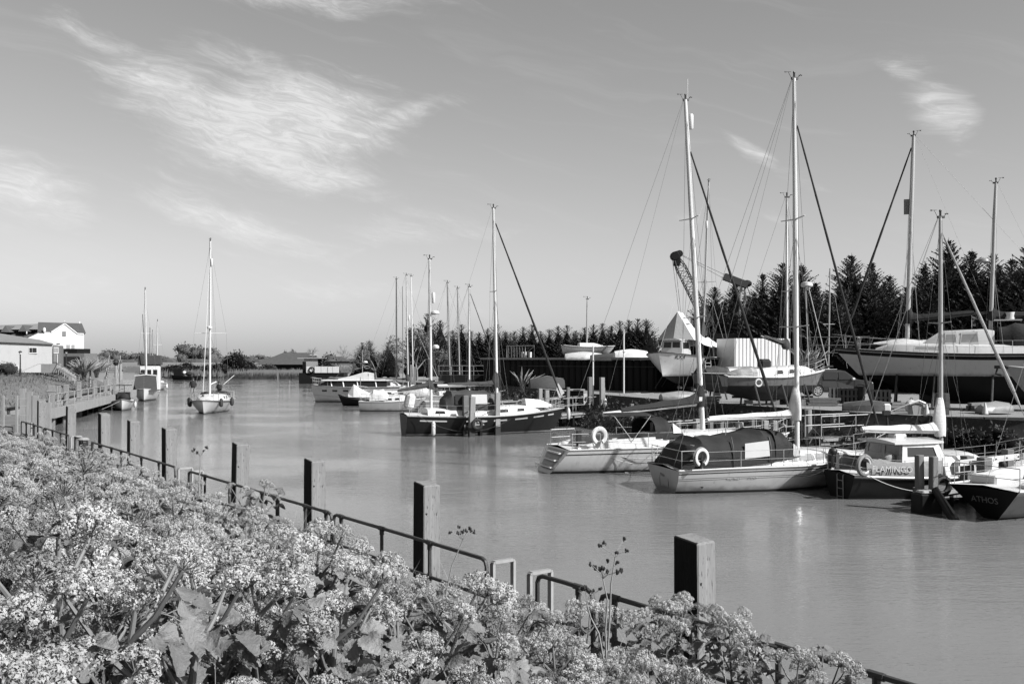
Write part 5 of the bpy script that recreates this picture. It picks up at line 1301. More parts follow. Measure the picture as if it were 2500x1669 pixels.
b = small_yacht('wooden yacht with a black mast beyond the white cruiser', 962, 968, 681, 8.5, R(10), mbx=.3, dx=-.05, mtv='spar_dark', hull='hull_dark', cover=None); b.mast(1.0, PZ(700, 112), .05, z0=1.2, top=(-.05, 0), mt='spar_wood', name='mizzen_mast', gear=False)
small_yacht('low grey-sterned launch beside the ketch stern', 958, 1003, None, 5.4, R(4), hull='paint_shade_grey', cover=None, tent='canvas_white', stripes=())
# ---- black double-ended boat with white tarpaulin
h = R(186); L = 4.6
b = Boat('small black boat with upswept bow and white tarpaulin by the cruiser', G(888, 990), h, L, 1.8, (.72, .62, 1.05), .3, .7, .1, .55, .45, 'workboat', 'boat', hull='hull_black', bottom='hull_black', deck='deck_grey', strake='hull_black', stripes=[(.0, .1, 'hull_grey')])
rr = [[V(x, -.6*w_, .8), V(x, -.25*w_, .8+hh), V(x, .25*w_, .8+hh), V(x, .6*w_, .8)] for x, w_, hh in ((1.4, .6, .3), (.9, 1, 1.15), (.2, 1.1, .7), (-.6, 1, .3))]
m = MB(); m.loft(rr, closed=False); b.part(m, 'tarpaulin', 'canvas_white', False); b.mast(.3, 2.6, .04, gear=False, mt='spar_wood')
# ---- white motor cruiser
h = R(178); p = G(870, 981); L = 9.0
b = Boat('boxy white motor cruiser with two slot windows in its hull', p, h, L, 3.0, (1.55, 1.5, 1.75), .4, .9, .1, .5, .3, 'motor_cruiser', 'motor cruiser', hull='gelcoat', boot=(0, .05, 'stripe_grey'), stripes=[(1.0, 1.03, 'stripe_grey')], strake='stripe_grey', bowp=.6)
for x in (3.0, 1.9, .8, -.6): 
    for sd in (1, -1):
        m = MB(); m.poly([b.side(x_, z_, sd, .01) for x_, z_ in ((x-.26, 1.05), (x+.26, 1.05), (x+.26, 1.22), (x-.26, 1.22))]); b.part(m, 'hull_window', 'glass_dark', False)
b.cabin([(-3.2, 1.2, .55), (1.5, 1.2, .55), (2.6, 1.0, .5), (3.6, .7, .1)], 'deckhouse', 'glass_dark', .92)
for x in (-2.2, -.4, 1.0, 2.2):
    for sd in (1, -1):
        m = MB(); m.bar(b.cab_side(x, .05, sd, .02), b.cab_side(x+.1, .98, sd, .02), .12, .05); b.part(m, 'pillar', 'white_paint', False)
m = MB(); m.loft([[V(x, -1.25, 2.12), V(x, 1.25, 2.12), V(x, 1.2, 2.2), V(x, -1.2, 2.2)] for x in (-3.4, 3.2)]); b.part(m, 'deckhouse_roof', 'gelcoat', False)
m = MB(); m.loft([[V(x, -1.0, 2.2), V(x, 1.0, 2.2), V(x, .9, 2.2+hh), V(x, -.9, 2.2+hh)] for x, hh in ((-1.6, .62), (-.9, .75), (.2, .42), (1.6, .1))]); b.part(m, 'flybridge', 'gelcoat', False)
m = MB(); m.box((-1.35, 0, 2.62), (.05, 1.9, .35)); b.part(m, 'flybridge_screen', 'glass_dark', False)
b.mast(-.6, 5.1, .03, z0=2.3, gear=False, mt='alloy'); b.radome(.55, -.3, 0, .24); b.wire(b.mb.lerp(b.mt, 1), V(2.2, 0, 2.3), .01); b.stanchions([2.6, 3.4, 4.1], .6); b.pulpit(3.6)
b = small_yacht('white cruiser half hidden behind the boxy motor cruiser and the ketch', 975, 985, None, 8.5, R(178), cover=None, tent='canvas_white', stripes=())

# ---- yacht under way in mid-river
h = R(-82); L = 8.6
b = Boat('white yacht under way in mid-river, bow on, dark fenders over its sides', G(497, 1011)-V(math.cos(h), math.sin(h), 0)*(L/2-.5), h, L, 3.2, (.95, .92, 1.12), .45, .8, .1, .8, .34, hull='gelcoat', stripes=[(.05, .20, 'hull_mid')], boot=(0, .05, 'stripe_dark'), strake='stripe_grey', bowp=.72)
b.cabin([(-1.8, 1.15, .42), (.5, 1.12, .45), (2.0, .9, .36), (2.9, .45, .06)]); b.windows([(-1.2, -.5), (.0, .6)]); b.port(2.3, .9, 1, .08); 
for y in (-.4, .4):
    m = MB(); m.tube([V(2.3, y, 1.25), V(2.33, y, 1.26)], .09, 9); b.part(m, 'cabin_port', 'glass_dark', False)
b.canopy([(-2.4, 1.15, 1.3, 1.55), (-2.0, 1.2, 1.3, 1.62), (-1.6, 1.15, 1.3, 1.5)], 'folded_sprayhood', 'canvas_dark')
zt = PZ(587, 80); b.mast(.8, zt, .085, z0=1.35, top=(-.25, .0), mt='alloy_bright', spr=[(.40, 1.25, .1)]); b.mast_main = b.mast_ob
b.reflector(.86, .12, .05, .1, .6); b.radome(.43, .28, .0, .22); b.rigging(fore=False, shr=((.97, -.1), (.4, .4), (.4, -.4))); b.furled(.97, r=.03, mt='canvas_white'); b.boom(2.2, 3.2, .05, 'alloy_bright', None)
b.stanchions([-3.4, -1.8, -.2, 1.4, 2.9], .58); b.pulpit(2.9); b.pushpit()
for x, sd in ((2.6, 1), (.5, 1), (2.2, -1), (.2, -1)): b.fender(x, sd, 1.25, .62, .15, 'rubber', .12)
m = MB(); m.tube([V(-.4, .9, 2.2), V(-2.2, 1.5, 2.9)], .025, 5); b.part(m, 'boathook', 'fender_white', True); YM = b

# people aboard
def person(label, parent_boat, loc, rz, pose, dark=True, s=1.0, top='cloth_dark', legs='cloth_pale'):
    W = parent_boat.root
    M = Matrix.Translation(parent_boat.loc) @ Matrix.Rotation(parent_boat.h, 4, 'Z')
    wl = M @ Vector(loc)
    t = thing('person', label, 'person', wl, parent_boat.h+rz)
    J = pose; names = list(J); me = bpy.data.meshes.new('body')
    edges = [('pelvis', 'belly'), ('belly', 'chest'), ('chest', 'neck'), ('neck', 'head'), ('head', 'crown')]
    for sd in 'lr': edges += [('chest', 'sh'+sd), ('sh'+sd, 'el'+sd), ('el'+sd, 'wr'+sd), ('wr'+sd, 'ha'+sd), ('pelvis', 'hip'+sd), ('hip'+sd, 'kn'+sd), ('kn'+sd, 'an'+sd), ('an'+sd, 'to'+sd)]
    ix = {n: i for i, n in enumerate(names)}
    me.from_pydata([Vector(J[n])*s for n in names], [(ix[a], ix[c]) for a, c in edges], [])
    o = bpy.data.objects.new('body', me); COL.objects.link(o); o.parent = t
    md = o.modifiers.new('skin', 'SKIN'); rad = dict(pelvis=.135, belly=.125, chest=.15, neck=.055, head=.088, crown=.07, sh=.075, el=.05, wr=.036, ha=.045, hip=.095, kn=.065, an=.045, to=.045)
    me.skin_vertices.new() if not me.skin_vertices else None
    for n in names:
        k = rad.get(n, rad.get(n[:-1], .05))*s; me.skin_vertices[0].data[ix[n]].radius = (k, k)
    me.skin_vertices[0].data[ix['pelvis']].use_root = True
    sb = o.modifiers.new('sub', 'SUBSURF'); sb.levels = 2; sb.render_levels = 2
    zp, zn = J['pelvis'][2]*s, J['neck'][2]*s
    def clothes(g, bs, co):
        sp = g.n('ShaderNodeSeparateXYZ', ins={0: co}); z = sp.outputs[2]
        v = g.m('ADD', .16, g.m('MULTIPLY', g.m('GREATER_THAN', z, zp-.02), (.02 if top == 'cloth_dark' else .4)-.16)); v = g.m('ADD', v, g.m('MULTIPLY', g.m('GREATER_THAN', z, zn+.03), .33-(.02 if top == 'cloth_dark' else .4)))
        g.put(bs.inputs['Base Color'], g.comb(v, v, v)); bs.inputs['Roughness'].default_value = .85
    me.materials.append(custom('clothes_'+str(len(MATS)), clothes)); me.polygons.foreach_set('use_smooth', [True]*len(me.polygons))
    m = MB(); hd = Vector(J['head'])*s; m.sphere(hd+V(-.015, 0, .05)*s, .118*s, (1, .92, .95), 10, 7); hb_ = m.build('hair', MATS['hair'], t, True)
    m = MB(); m.tube([hd+V(.085, 0, 0)*s, hd+V(.125, 0, -.025)*s], [.012*s, .018*s], 5); 
    for y in (-.04, .04): m.sphere(hd+V(.093, y, .03)*s, .012*s, nu=6, nv=4)
    m.build('face', MATS['skin'], t, True)
    m = MB(); zc = [Vector(J['belly'])*s+V(0, 0, -.1*s), Vector(J['chest'])*s, Vector(J['neck'])*s+V(0, 0, -.04*s)]; m.tube(zc, [.165*s, .185*s, .10*s], 10, flat=1.15); m.build('jacket', MATS[top], t, True)
    return t
stand = dict(pelvis=(0, 0, .95), belly=(0, 0, 1.1), chest=(.02, 0, 1.33), neck=(.03, 0, 1.5), head=(.05, 0, 1.6), crown=(.04, 0, 1.7),
             shl=(.02, .17, 1.42), ell=(.1, .25, 1.18), wrl=(.27, .2, 1.06), hal=(.34, .18, 1.05), shr=(.02, -.17, 1.42), elr=(-.02, -.26, 1.16), wrr=(.06, -.3, .93), har=(.08, -.3, .86),
             hipl=(0, .1, .9), knl=(.05, .12, .5), anl=(0, .13, .08), tol=(.15, .14, .03), hipr=(0, -.1, .9), knr=(.03, -.12, .5), anr=(-.04, -.13, .08), tor=(.11, -.15, .03))
sit = dict(stand); sit.update(pelvis=(0, 0, .45), belly=(.0, 0, .6), chest=(.05, 0, .83), neck=(.08, 0, 1.0), head=(.1, 0, 1.1), crown=(.1, 0, 1.2), shl=(.05, .17, .92), ell=(.15, .24, .7), wrl=(.36, .16, .66), hal=(.42, .15, .66), shr=(.05, -.17, .92), elr=(.15, -.24, .7), wrr=(.36, -.16, .66), har=(.42, -.15, .66), hipl=(.03, .1, .43), knl=(.45, .13, .45), anl=(.45, .13, .08), tol=(.6, .13, .03), hipr=(.03, -.1, .43), knr=(.45, -.13, .45), anr=(.42, -.13, .08), tor=(.57, -.13, .03))
person('person in dark jacket standing on the side deck of the moving yacht', YM, (1.3, -1.22, 1.04), R(20), stand)
person('person in dark clothes seated at the helm of the moving yacht', YM, (-2.6, .25, 1.15), R(-10), sit)

# ---- boats at the far pier
h = R(-71); b = Boat('open white launch, bow on, with dark outboard cover, moored at the far pier', G(287, 1001)+V(0, 1.2, 0), h, 5.4, 1.95, (.72, .68, .98), .3, .85, .05, .45, .4, 'launch', 'boat', hull='gelcoat', bottom='stripe_dark', open_=True, inner='deck_grey', strake='stripe_grey')
b.text('LT', .22, 'lettering_grey', 1.55, .72, 1); m = MB(); m.box((-1.6, 0, 1.0), (1.0, 1.0, .8)); m.sphere(V(-.9, .1, .95), .5, (1, .9, .8)); b.part(m, 'engine_cover', 'canvas_dark', True)
m = MB(); m.tube([V(-2.1, 0, 1.0), V(-2.1, 0, 2.0), V(-1.2, 0, 2.05)], .03, 6); m.box((-1.6, 0, 2.0), (1.0, 1.3, .05)); b.part(m, 'canopy_frame', 'canvas_dark', False)
b.rope(V(2.5, 0, .9), V(3.4, -2.0, .0), .05); b.fender(.2, 1, .8, .5, .12)
h = R(-74); b = Boat('white fishing launch with a grey tarpaulin over its bow, at the far pier', G(340, 978)+V(0, 2.0, 0), h, 7.2, 2.5, (.9, .88, 1.25), .4, .85, .05, .4, .35, 'fishing_launch', 'boat', hull='gelcoat', bottom='stripe_dark', boot=(0, .12, 'stripe_dark'), bowp=.55)
m = MB(); m.loft([[V(x, -w_, 1.0), V(x, -w_*.9, z_), V(x, w_*.9, z_), V(x, w_, 1.0)] for x, w_, z_ in ((3.25, .7, 1.05), (2.2, 1.15, 1.65), (.7, 1.1, 2.55), (-.2, 1.0, 2.65))], closed=False); b.part(m, 'tarpaulin', 'canvas_mid', False)
m = MB(); m.tube([V(.75, -1.1, 2.5), V(.75, 0, 2.62), V(.75, 1.1, 2.5)], .06, 6); b.part(m, 'tarpaulin_bar', 'fender_white', True)
m = MB(); m.box((-2.4, .2, 2.3), (1.6, 2.0, 2.6)); wh = b.part(m, 'wheelhouse', 'white_paint', False, bevel=.05)
for y in (-.45, .15, .75): m = MB(); m.box((-1.585, y, 2.75), (.03, .4, .7)); b.part(m, 'pane', 'glass_dark', False, wh)
m = MB(); m.box((-2.4, .2, 4.1), (1.9, 2.4, 1.0), taper=.9); b.part(m, 'wheelhouse_tarpaulin', 'canvas_mid', False, bevel=.05)
b.mast(-.2, PZ(698, 98), .075, z0=1.3, top=(0, -.15), mt='alloy_bright', spr=[(.55, .5, 0)]); b.rigging(shr=((.9, -.2),)); b.mast(-.9, PZ(762, 99), .06, z0=1.3, top=(0, -.45), mt='spar_wood', name='mizzen_mast', gear=False)
person('person leaning at the wheelhouse of the tarpaulined launch', b, (-.9, -.55, 1.25), R(180), stand, top='cloth_dark')
b = small_yacht('white yacht moored beyond the tarpaulined launch, bow on', 384, 950, 783, 8.0, R(-66), mbx=.3, mtv='alloy_bright', cover='canvas_mid'); b.fender(1, 1, .9, .6, .14)
b = small_yacht('small dark-hulled yacht moored outside the far pier', 366, 947, 803, 7.0, R(-70), mbx=.2, mtv='spar_wood', hull='hull_dark', cover='canvas_dark')
small_yacht('tiny distant yacht showing only its thin mast past the dark-hulled one', 372, 936, 808, 7.0, R(-66), mbx=.2, mtv='alloy', cover=None)
small_yacht('farthest small yacht at the left bank with a bare mast', 356, 938, 815, 7.0, R(-70), mbx=.2, mtv='spar_wood', cover=None)
# black workboat on the far bank
h = R(185); b = Boat('black workboat with a small wheelhouse against the far bank', G(456, 927)+V(0, -.5, 0), h, 5.6, 2.0, (.8, .75, 1.0), .3, .8, .1, .4, .35, 'workboat', 'boat', hull='hull_black', bottom='hull_black', deck='hull_black', strake='hull_black')
m = MB(); m.box((1.4, 0, 1.5), (1.6, 1.3, 1.4)); b.part(m, 'wheelhouse', 'hull_black', False, bevel=.05); m = MB(); m.sphere(V(.4, -.3, 1.4), .4, (1, 1, .9)); b.part(m, 'buoy', 'fender_white')
m = MB(); m.sphere(V(-.6, 0, 1.2), .6, (1.2, .8, .7)); b.part(m, 'gear_heap', 'canvas_dark')
# ================================================================== jetties on the right
def pile(label, px, topy, Y, w=.26, lean=0.0, mt='timber_pale', group='mooring piles of the jetties', round_=False, zb=-1.4, stain=True):
    zt = PZ(topy, Y); t = thing('mooring_pile', label, 'timber pile', (PX(px, Y), Y, 0), R(20), group, (0, lean))
    if round_: MB().tube([(0, 0, zb), (0, 0, zt)], [w*.55, w*.48], 10).build('timber', MATS[mt], t)
    else: MB().box((0, 0, (zt+zb)/2), (w, w, zt-zb), taper=.97).build('timber', MATS[mt], t, bevel=.015)
    if stain:
        m = MB(); m.box((0, 0, .05), (w*1.06, w*1.06, .9)); m.build('weed_band', MATS['antifoul'], t)
    return t
def jetty(label, a, b, zd, w=1.0, rails=True, npl=None, both=True, under=True, mtd='timber_long'):
    a, b = Vector(a), Vector(b); d = b-a; L = d.length; ang = math.atan2(d.y, d.x)
    t = thing('timber_jetty', label, 'jetty', (a.x, a.y, 0), ang)
    n = int(L/.32)
    me = MB().box((0, 0, 0), (.27, w, .045)).mesh('plank', MATS['timber'])
    for i in range(n): put(me, 'plank', t, Matrix.Translation((.16+i*L/n, 0, zd)))
    for y in (-w/2+.06, w/2-.06): MB().box((L/2, y, zd-.15), (L, .09, .24)).build('beam', MATS['timber_long'], t)
    MB().box((L/2, -w/2-.05, zd-.04), (L*.98, .05, .12)).build('edge_board', MATS['timber_pale'], t)
    if under:
        for i in range(int(L/3)+1):
            x = .6+i*3
            if x > L: break
            for y in (-w/2+.1, w/2-.1): MB().box((x, y, zd/2-.7), (.2, .2, zd+1.2)).build('support', MATS['steel_dark'], t)
            MB().bar((x, -w/2, zd-.3), (x, w/2, -.1), .08, .08).build('brace', MATS['steel_dark'], t)
    if rails:
        for y in ((-w/2, w/2) if both else (w/2,)):
            for i in range(int(L/1.9)+1): MB().tube([(min(L, i*1.9), y, zd), (min(L, i*1.9), y, zd+.95)], .025, 5).build('rail_post', MATS['galvanised'], t)
            for z in (.5, .95): MB().tube([(0, y, zd+z), (L, y, zd+z+.05)], .024, 5).build('rail', MATS['galvanised'], t)
    return t
jetty('long timber jetty with thin rails running from the yard to the dark ketch', (PX(1140, 55.8), 55.8), (PX(1580, 71), 71), .85, 1.1)
jetty('timber finger jetty behind the two white yachts', (PX(1602, 41.0), 41.0), (PX(2120, 50), 50), .72, 1.0)
jetty('timber finger jetty between the wheelhouse motor sailer and the lettered-stern yacht', (PX(2262, 29.2), 29.2), (PX(2600, 34.8), 34.8), .52, .9, False)
jetty('steel-railed walkway behind the furled white boom of the middle yacht', (PX(1985, 42.5), 42.5), (PX(2190, 44.5), 44.5), .95, 1.0)
for q in [(1137, 965, 56.0, .30, 'shaded pile of the pair at the ketch jetty end'), (1151, 968, 55.2, .30, 'leaning pale pile of the pair at the ketch jetty end'), (1200, 962, 57.2, .28, 'shaded pile of the second pair along the ketch jetty'), (1214, 958, 56.4, .28, 'pale pile of the second pair along the ketch jetty'),
          (1318, 948, 61.5, .24, 'rear pile halfway along the ketch jetty'), (1334, 952, 60, .26, 'front pale pile halfway along the ketch jetty'), (1441, 920, 65, .30, 'tall dark pile by the white power box'), (1470, 921, 63.5, .28, 'tall pile with a hanging fender past the power box'),
          (1597, 1030, 40.2, .24, 'grey pile of the pair left of the cockpit tent'), (1620, 1030, 40.0, .24, 'grey pile with a bolt hole, nearer the cockpit tent'), (1702, 1022, 42, .26, 'pale pile behind the cockpit tent beside the boom'), (1735, 1025, 43.5, .2, 'dark pile just behind the cockpit tent'),
          (1806, 1030, 42.0, .26, 'pale pile under the white boom'), (1868, 1026, 42.6, .26, 'broad pale pile ahead of the sprayhood'), (1890, 1026, 44, .22, 'narrow pale pile beside the broad one ahead of the sprayhood'), (1974, 1000, 44.6, .34, 'round-topped stout pile behind the middle mast')]:
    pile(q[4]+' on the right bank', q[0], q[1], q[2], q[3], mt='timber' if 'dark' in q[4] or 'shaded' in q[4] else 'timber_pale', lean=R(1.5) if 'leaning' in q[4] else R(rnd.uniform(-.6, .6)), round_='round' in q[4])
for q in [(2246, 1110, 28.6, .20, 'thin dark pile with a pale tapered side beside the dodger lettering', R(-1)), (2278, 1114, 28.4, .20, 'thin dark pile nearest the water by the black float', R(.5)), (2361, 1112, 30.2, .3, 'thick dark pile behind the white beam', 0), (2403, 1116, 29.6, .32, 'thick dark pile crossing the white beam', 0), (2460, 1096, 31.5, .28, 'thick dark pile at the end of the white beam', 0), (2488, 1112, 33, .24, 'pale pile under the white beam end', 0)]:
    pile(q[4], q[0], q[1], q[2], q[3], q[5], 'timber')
t = thing('white_beam', 'bolted white timber beam across the dark piles by the motor sailer', 'beam', P(2342, 1130, 29.6))
e = P(2500, 1112, 30.6)-P(2342, 1130, 29.6); MB().bar((0, 0, 0), e, .06, .17).build('plank', MATS['white_paint'], t)
for q in (.15, .35, .55, .72, .9): MB().tube([e*q+V(0, -.05, 0), e*q+V(0, -.03, 0)], .03, 6).build('bolt', MATS['spar_dark'], t)
t = thing('mooring_float', 'black wooden float block between the two thin dark piles', 'float', P(2262, 1225, 28.2))
MB().box((0, 0, -.05), (.72, .5, .62), rz=R(15)).build('block', MATS['hull_black'], t, bevel=.04); MB().box((.03, -.02, .29), (.6, .4, .10), rz=R(15)).build('rope_heap', MATS['canvas_grey'], t, bevel=.05)
t = thing('fender_pole', 'thick tarred fender pole slanting down into the water beside the float', 'pole', P(2283, 1195, 28.0)); e = P(2322, 1256, 27.2)-P(2283, 1195, 28.0)
MB().tube([(0, 0, 0), e, e*1.25], [.11, .13, .13], 9).build('log', MATS['hull_black'], t)
# power box, rope coils and fenders on the jetty
t = thing('power_box', 'white and dark power box on the ketch jetty', 'power box', P(1420, 985, 66)); MB().box((-.35, 0, .3), (.9, .7, 1.1)).build('cabinet', MATS['steel_dark'], t); MB().box((-.35, 0, .92), (1.1, .85, .08)).build('lid', MATS['canvas_grey'], t); MB().box((.25, -.35, .2), (.3, .06, 1.0)).build('panel', MATS['white_paint'], t)
for i, (px, py, Y, lab) in enumerate([(1388, 1010, 61.5, 'white fender hanging under the middle of the ketch jetty'), (1477, 985, 62.8, 'long white fender hanging on the tall pile'), (1278, 1028, 58.6, 'white fender hanging beside the ketch bow')]):
    t = thing('fender', lab, 'fender', P(px, py, Y), 0, 'loose fenders on the jetty'); MB().tube([(0, 0, .4), (0, 0, .32), (0, 0, .22), (0, 0, -.25), (0, 0, -.34)], [.02, .07, .11, .11, .05], 9).build('body', MATS['fender_white'], t, True); MB().tube([(0, 0, .36), (0, .02, 1.0)], .01, 4).build('lanyard', MATS['rope'], t)
t = thing('leaning_flag', 'pale pennant on a leaning staff beside the upturned dinghy', 'flag', P(1362, 962, 68)); MB().tube([(-.5, 0, -.8), (0, 0, .8)], .025, 5).build('staff', MATS['timber'], t); MB().poly([(0, 0, .8), (.45, .02, .1), (.1, 0, -.25), (-.1, 0, .3)]).build('cloth', MATS['canvas_white'], t)
for i, (px, y0, y1, Y, wq, lab) in enumerate([(1523, 805, 985, 68, .055, 'slim white marker pole in front of the black wharf'), (1448, 842, 970, 64, .05, 'thin white pole beside the tall dark pile')]):
    a = P(px, y1, Y); t = thing('marker_pole', lab, 'pole', a); zt = PZ(y0, Y)-a.z; MB().tube([(0, 0, -.5), (0, 0, zt)], wq, 7).build('shaft', MATS['fender_white'], t); MB().tube([(0, 0, zt*.7), (0, 0, zt*.705)], wq*2.4, 7).build('collar', MATS['alloy'], t)

# ================================================================== black wharf with stored boats on top
wa, wb = V(PX(1178, 92), 92, 0), V(PX(1600, 80), 80, 0); d = wb-wa; L = d.length
t = thing('steel_wharf', 'high black sheet-piled wharf behind the jetty', 'wharf', wa, math.atan2(d.y, d.x)); zt = PZ(878, 88)
MB().box((L/2, 3.2, zt/2-.4), (L, 6, zt+.7)).build('fill', MATS['steel_dark'], t)
pm = MB(); hh = zt+.8
pm.add([(0, 0, -.8), (.12, -.09, -.8), (.5, -.09, -.8), (.62, 0, -.8), (0, 0, zt), (.12, -.09, zt), (.5, -.09, zt), (.62, 0, zt)], [(0, 1, 5, 4), (1, 2, 6, 5), (2, 3, 7, 6)])
pm = pm.mesh('sheet_pile', MATS['steel_dark'])
for i in range(int(L/.66)): put(pm, 'sheet_pile', t, Matrix.Translation((i*.66, .15, 0)))
MB().box((L/2, .15, zt+.1), (L, 1.0, .18)).build('coping', MATS['concrete'], t)
MB().box((L*.62, -.12, zt-.55), (L*.76, .12, .06)).build('waling', MATS['rust'], t)
t = thing('open_rack', 'rack of leaning poles and frame on top of the wharf', 'rack', (wa+d*.17)+V(0, .5, zt+.2), math.atan2(d.y, d.x))
for i in range(7): MB().tube([(i*.33, 0, 0), (i*.33-.12, .1, 1.0)], .03, 5).build('pole', MATS['galvanised'], t)
MB().tube([(-.3, .1, 0), (-.3, .1, 1.05), (2.9, .1, 1.05), (2.9, .1, 0)], .03, 5).build('frame', MATS['galvanised'], t); MB().bar((2.0, .1, .4), (2.9, .1, 1.0), .04, .04).build('strut', MATS['galvanised'], t)
for i, x in enumerate((1.75, 2.05, 2.6)): MB().box((x, -.1, .25), (.2, .2, .5)).build('paint_tin', MATS['fender_white'], t)
def laid_up(label, px, Y, zk, heading, L, B, hull, **kw):
    return Boat(label, (PX(px, Y), Y, zk), heading, L, B, hull=hull, **kw)
b = laid_up('blunt grey dinghy-yacht with stub mast stored on top of the wharf', 1438, 86, PZ(868, 86)+.15, R(8), 4.6, 1.9, 'hull_mid', fb=(.75, .6, .7), draft=.25, sr=.8, name='stored_yacht', deck='deck_white')
b.cabin([(-.9, .6, .28), (.4, .55, .28), (1.2, .3, .05)]); b.mast(-.2, PZ(730, 86)-b.loc.z, .07, z0=.7, top=(.05, 0), mt='alloy', gear=True)
m = MB(); m.box((0, 0, -.35), (3.0, .8, .35)); b.part(m, 'storage_cradle', 'steel_dark', False)
def upturned(label, px, py, Y, L, B, hh, mt, rz=0):
    t = thing('upturned_dinghy', label, 'dinghy', P(px, py, Y), rz); rr = []
    for i in range(9):
        u = i/8; w_ = B/2*(math.sin(math.pi*(.12+.80*u))**.7); z_ = hh*(.8+.3*math.sin(math.pi*u)); x = -L/2+L*u
        rr.append([V(x, -w_, 0), V(x, -w_*.85, z_*.6), V(x, -w_*.3, z_*.97), V(x, 0, z_), V(x, w_*.3, z_*.97), V(x, w_*.85, z_*.6), V(x, w_, 0)])
    m = MB(); m.loft(rr, closed=False); m.poly(rr[0]); m.poly(rr[-1][::-1]); m.build('hull', MATS[mt], t, True)
    m = MB(); m.tube([V(-L/2*.96, 0, hh*.83), V(0, 0, hh*1.12), V(L/2*.96, 0, hh*.85)], .03, 5); m.build('keel', MATS['timber'], t); return t
upturned('upturned grey dinghy lying on the wharf under the stored dinghy-yacht', 1425, 878, 84.3, 3.2, 1.5, .62, 'hull_mid', R(5))
upturned('long low upturned boat under covers at the end of the wharf', 1505, 880, 83, 4.4, 1.6, .55, 'canvas_mid', R(-4)); upturned('white upturned boat beside the fishing boat bow', 1540, 872, 81, 2.8, 1.4, .6, 'canvas_white', R(10))
upturned('dark upturned dinghy hung at the jetty head with its round end towards the ketch', 1335, 947, 70, 2.5, 1.5, .75, 'canvas_mid', R(12))
m = MB()
t = thing('lumber_deck', 'dark timber staging left of the wharf', 'staging', V(PX(1130, 96), 96, 0)); MB().box((0, 0, 1.4), (4.5, 3, 2.6)).build('base', MATS['steel_dark'], t)
for i in range(5): MB().tube([(-2.2+i*1.1, -1.5, 2.7), (-2.2+i*1.1, -1.5, 3.6)], .04, 5).build('rail_post', MATS['timber'], t)
for z in (3.1, 3.6): MB().tube([(-2.3, -1.5, z), (2.3, -1.5, z)], .035, 5).build('rail', MATS['timber'], t)
pampas('spiky dry reed clump growing beside the jetty head', P(1276, 958, 72), 1.6, 90, 5, 'leaf_pale')

# far landing stage with white cabinets
t = thing('landing_stage', 'dark landing stage with white cabinets and a ring lifebuoy across the river', 'jetty', V(PX(790, 168), 168, 0))
MB().box((0, 0, .9), (7.5, 4, 1.8)).build('base', MATS['steel_dark'], t); MB().box((-3.0, -1.2, 1.6), (.5, .5, 4.2)).build('dark_pile', MATS['hull_black'], t)
for x, w_ in ((-2.0, .9), (-.55, 1.0), (.5, 1.0), (1.5, .8), (2.4, .9)): MB().box((x, -1.9, 2.35), (w_, .5, 1.05)).build('cabinet', MATS['white_paint'], t)
MB().ring((-1.6, -2.2, 2.3), (0, -1, 0), .42, .12, 16, 6).build('lifebuoy', MATS['steel_dark'], t)
h2 = thing('gatehouse', 'tall pale gatehouse with flat roof at the landing stage', 'building', V(PX(762, 176), 176, 1.0)); MB().box((0, 0, 1.6), (2.4, 2.2, 3.2)).build('wall', MATS['canvas_grey'], h2); MB().box((.2, 0, 3.25), (5.0, 2.8, .16)).build('roof', MATS['canvas_grey'], h2); MB().box((1.9, 0, 2.2), (1.2, 1.6, 2.0)).build('annex', MATS['hull_black'], h2)
t = thing('dark_pavilion_canopy', 'dark flat canopy beside the budding tree on the far right bank', 'canopy', V(PX(835, 172), 172, 1.0)); MB().box((0, 0, 2.55), (6.0, 3, .35), taper=.8).build('roof', MATS['hull_black'], t)
for x in (-2.6, 2.6): MB().box((x, 0, 1.2), (.15, .15, 2.6)).build('post', MATS['timber'], t)
for i, (px, y0, y1, Y) in enumerate([(678, 905, 938, 165), (706, 928, 938, 165), (1003, 890, 935, 105), (1012, 895, 935, 106), (1100, 895, 940, 100)]):
    pile(['lone marker stake before the reed bed', 'short stub stake in the water near the landing stage', 'dark stake on the bank beside the paired masts', 'pale stake on the bank beside the paired masts', 'dark stake on the bank behind the ketch'][i], px, y0, Y, .22, mt='timber', stain=False, group=None)

# ================================================================== boatyard
# fishing boat RX4, bow towards us, under a white tarpaulin tent
h = R(-121); L = 12.0
bowp = V(PX(1608, 73), 73, 0); zk = 2.95
b = Boat('white-bowed fishing boat numbered on the bow, ashore under a white tarpaulin tent', (bowp.x-math.cos(h)*L/2, bowp.y-math.sin(h)*L/2, zk), h, L, 5.0, (1.35, 1.4, 1.85), .85, .9, .1, .9, .26, 'fishing_boat', 'fishing boat', hull='gelcoat', bottom='hull_black', deck='deck_white', strake='stripe_dark', stripes=[(.0, .12, 'white_paint')], bowp=.5)
me = b.hull.data; me.materials.append(MATS['hull_black']); k = len(me.materials)-1
for p in me.polygons:
    if b.ux(p.center.x) < .70 and p.center.z < b.sheer(b.ux(p.center.x))-.14: p.material_index = k
b.text('RX4', .50, 'lettering_dark', 4.85, 1.45, 1); b.cradle(2.0-zk, [-3.5, -1, 1.8], 1.2)
wheelhouse(b, 1.9, 3.6, .95, .85, 1.6, 2.75, .25, 'paint_shade_grey', 'gelcoat')
m = MB(); m.tube([V(1.8, .6, 2.7), V(1.8, .6, 4.0)], .02, 5); m.box((1.8, .6, 4.0), (.05, .4, .1)); b.part(m, 'wheelhouse_aerial', 'wire_light', False)
rdg = [V(2.3, 0, 4.95), V(1.2, 0, 4.9), V(-1.2, 0, 3.75), V(-3.6, 0, 3.05), V(-4.6, 0, 3.1)]
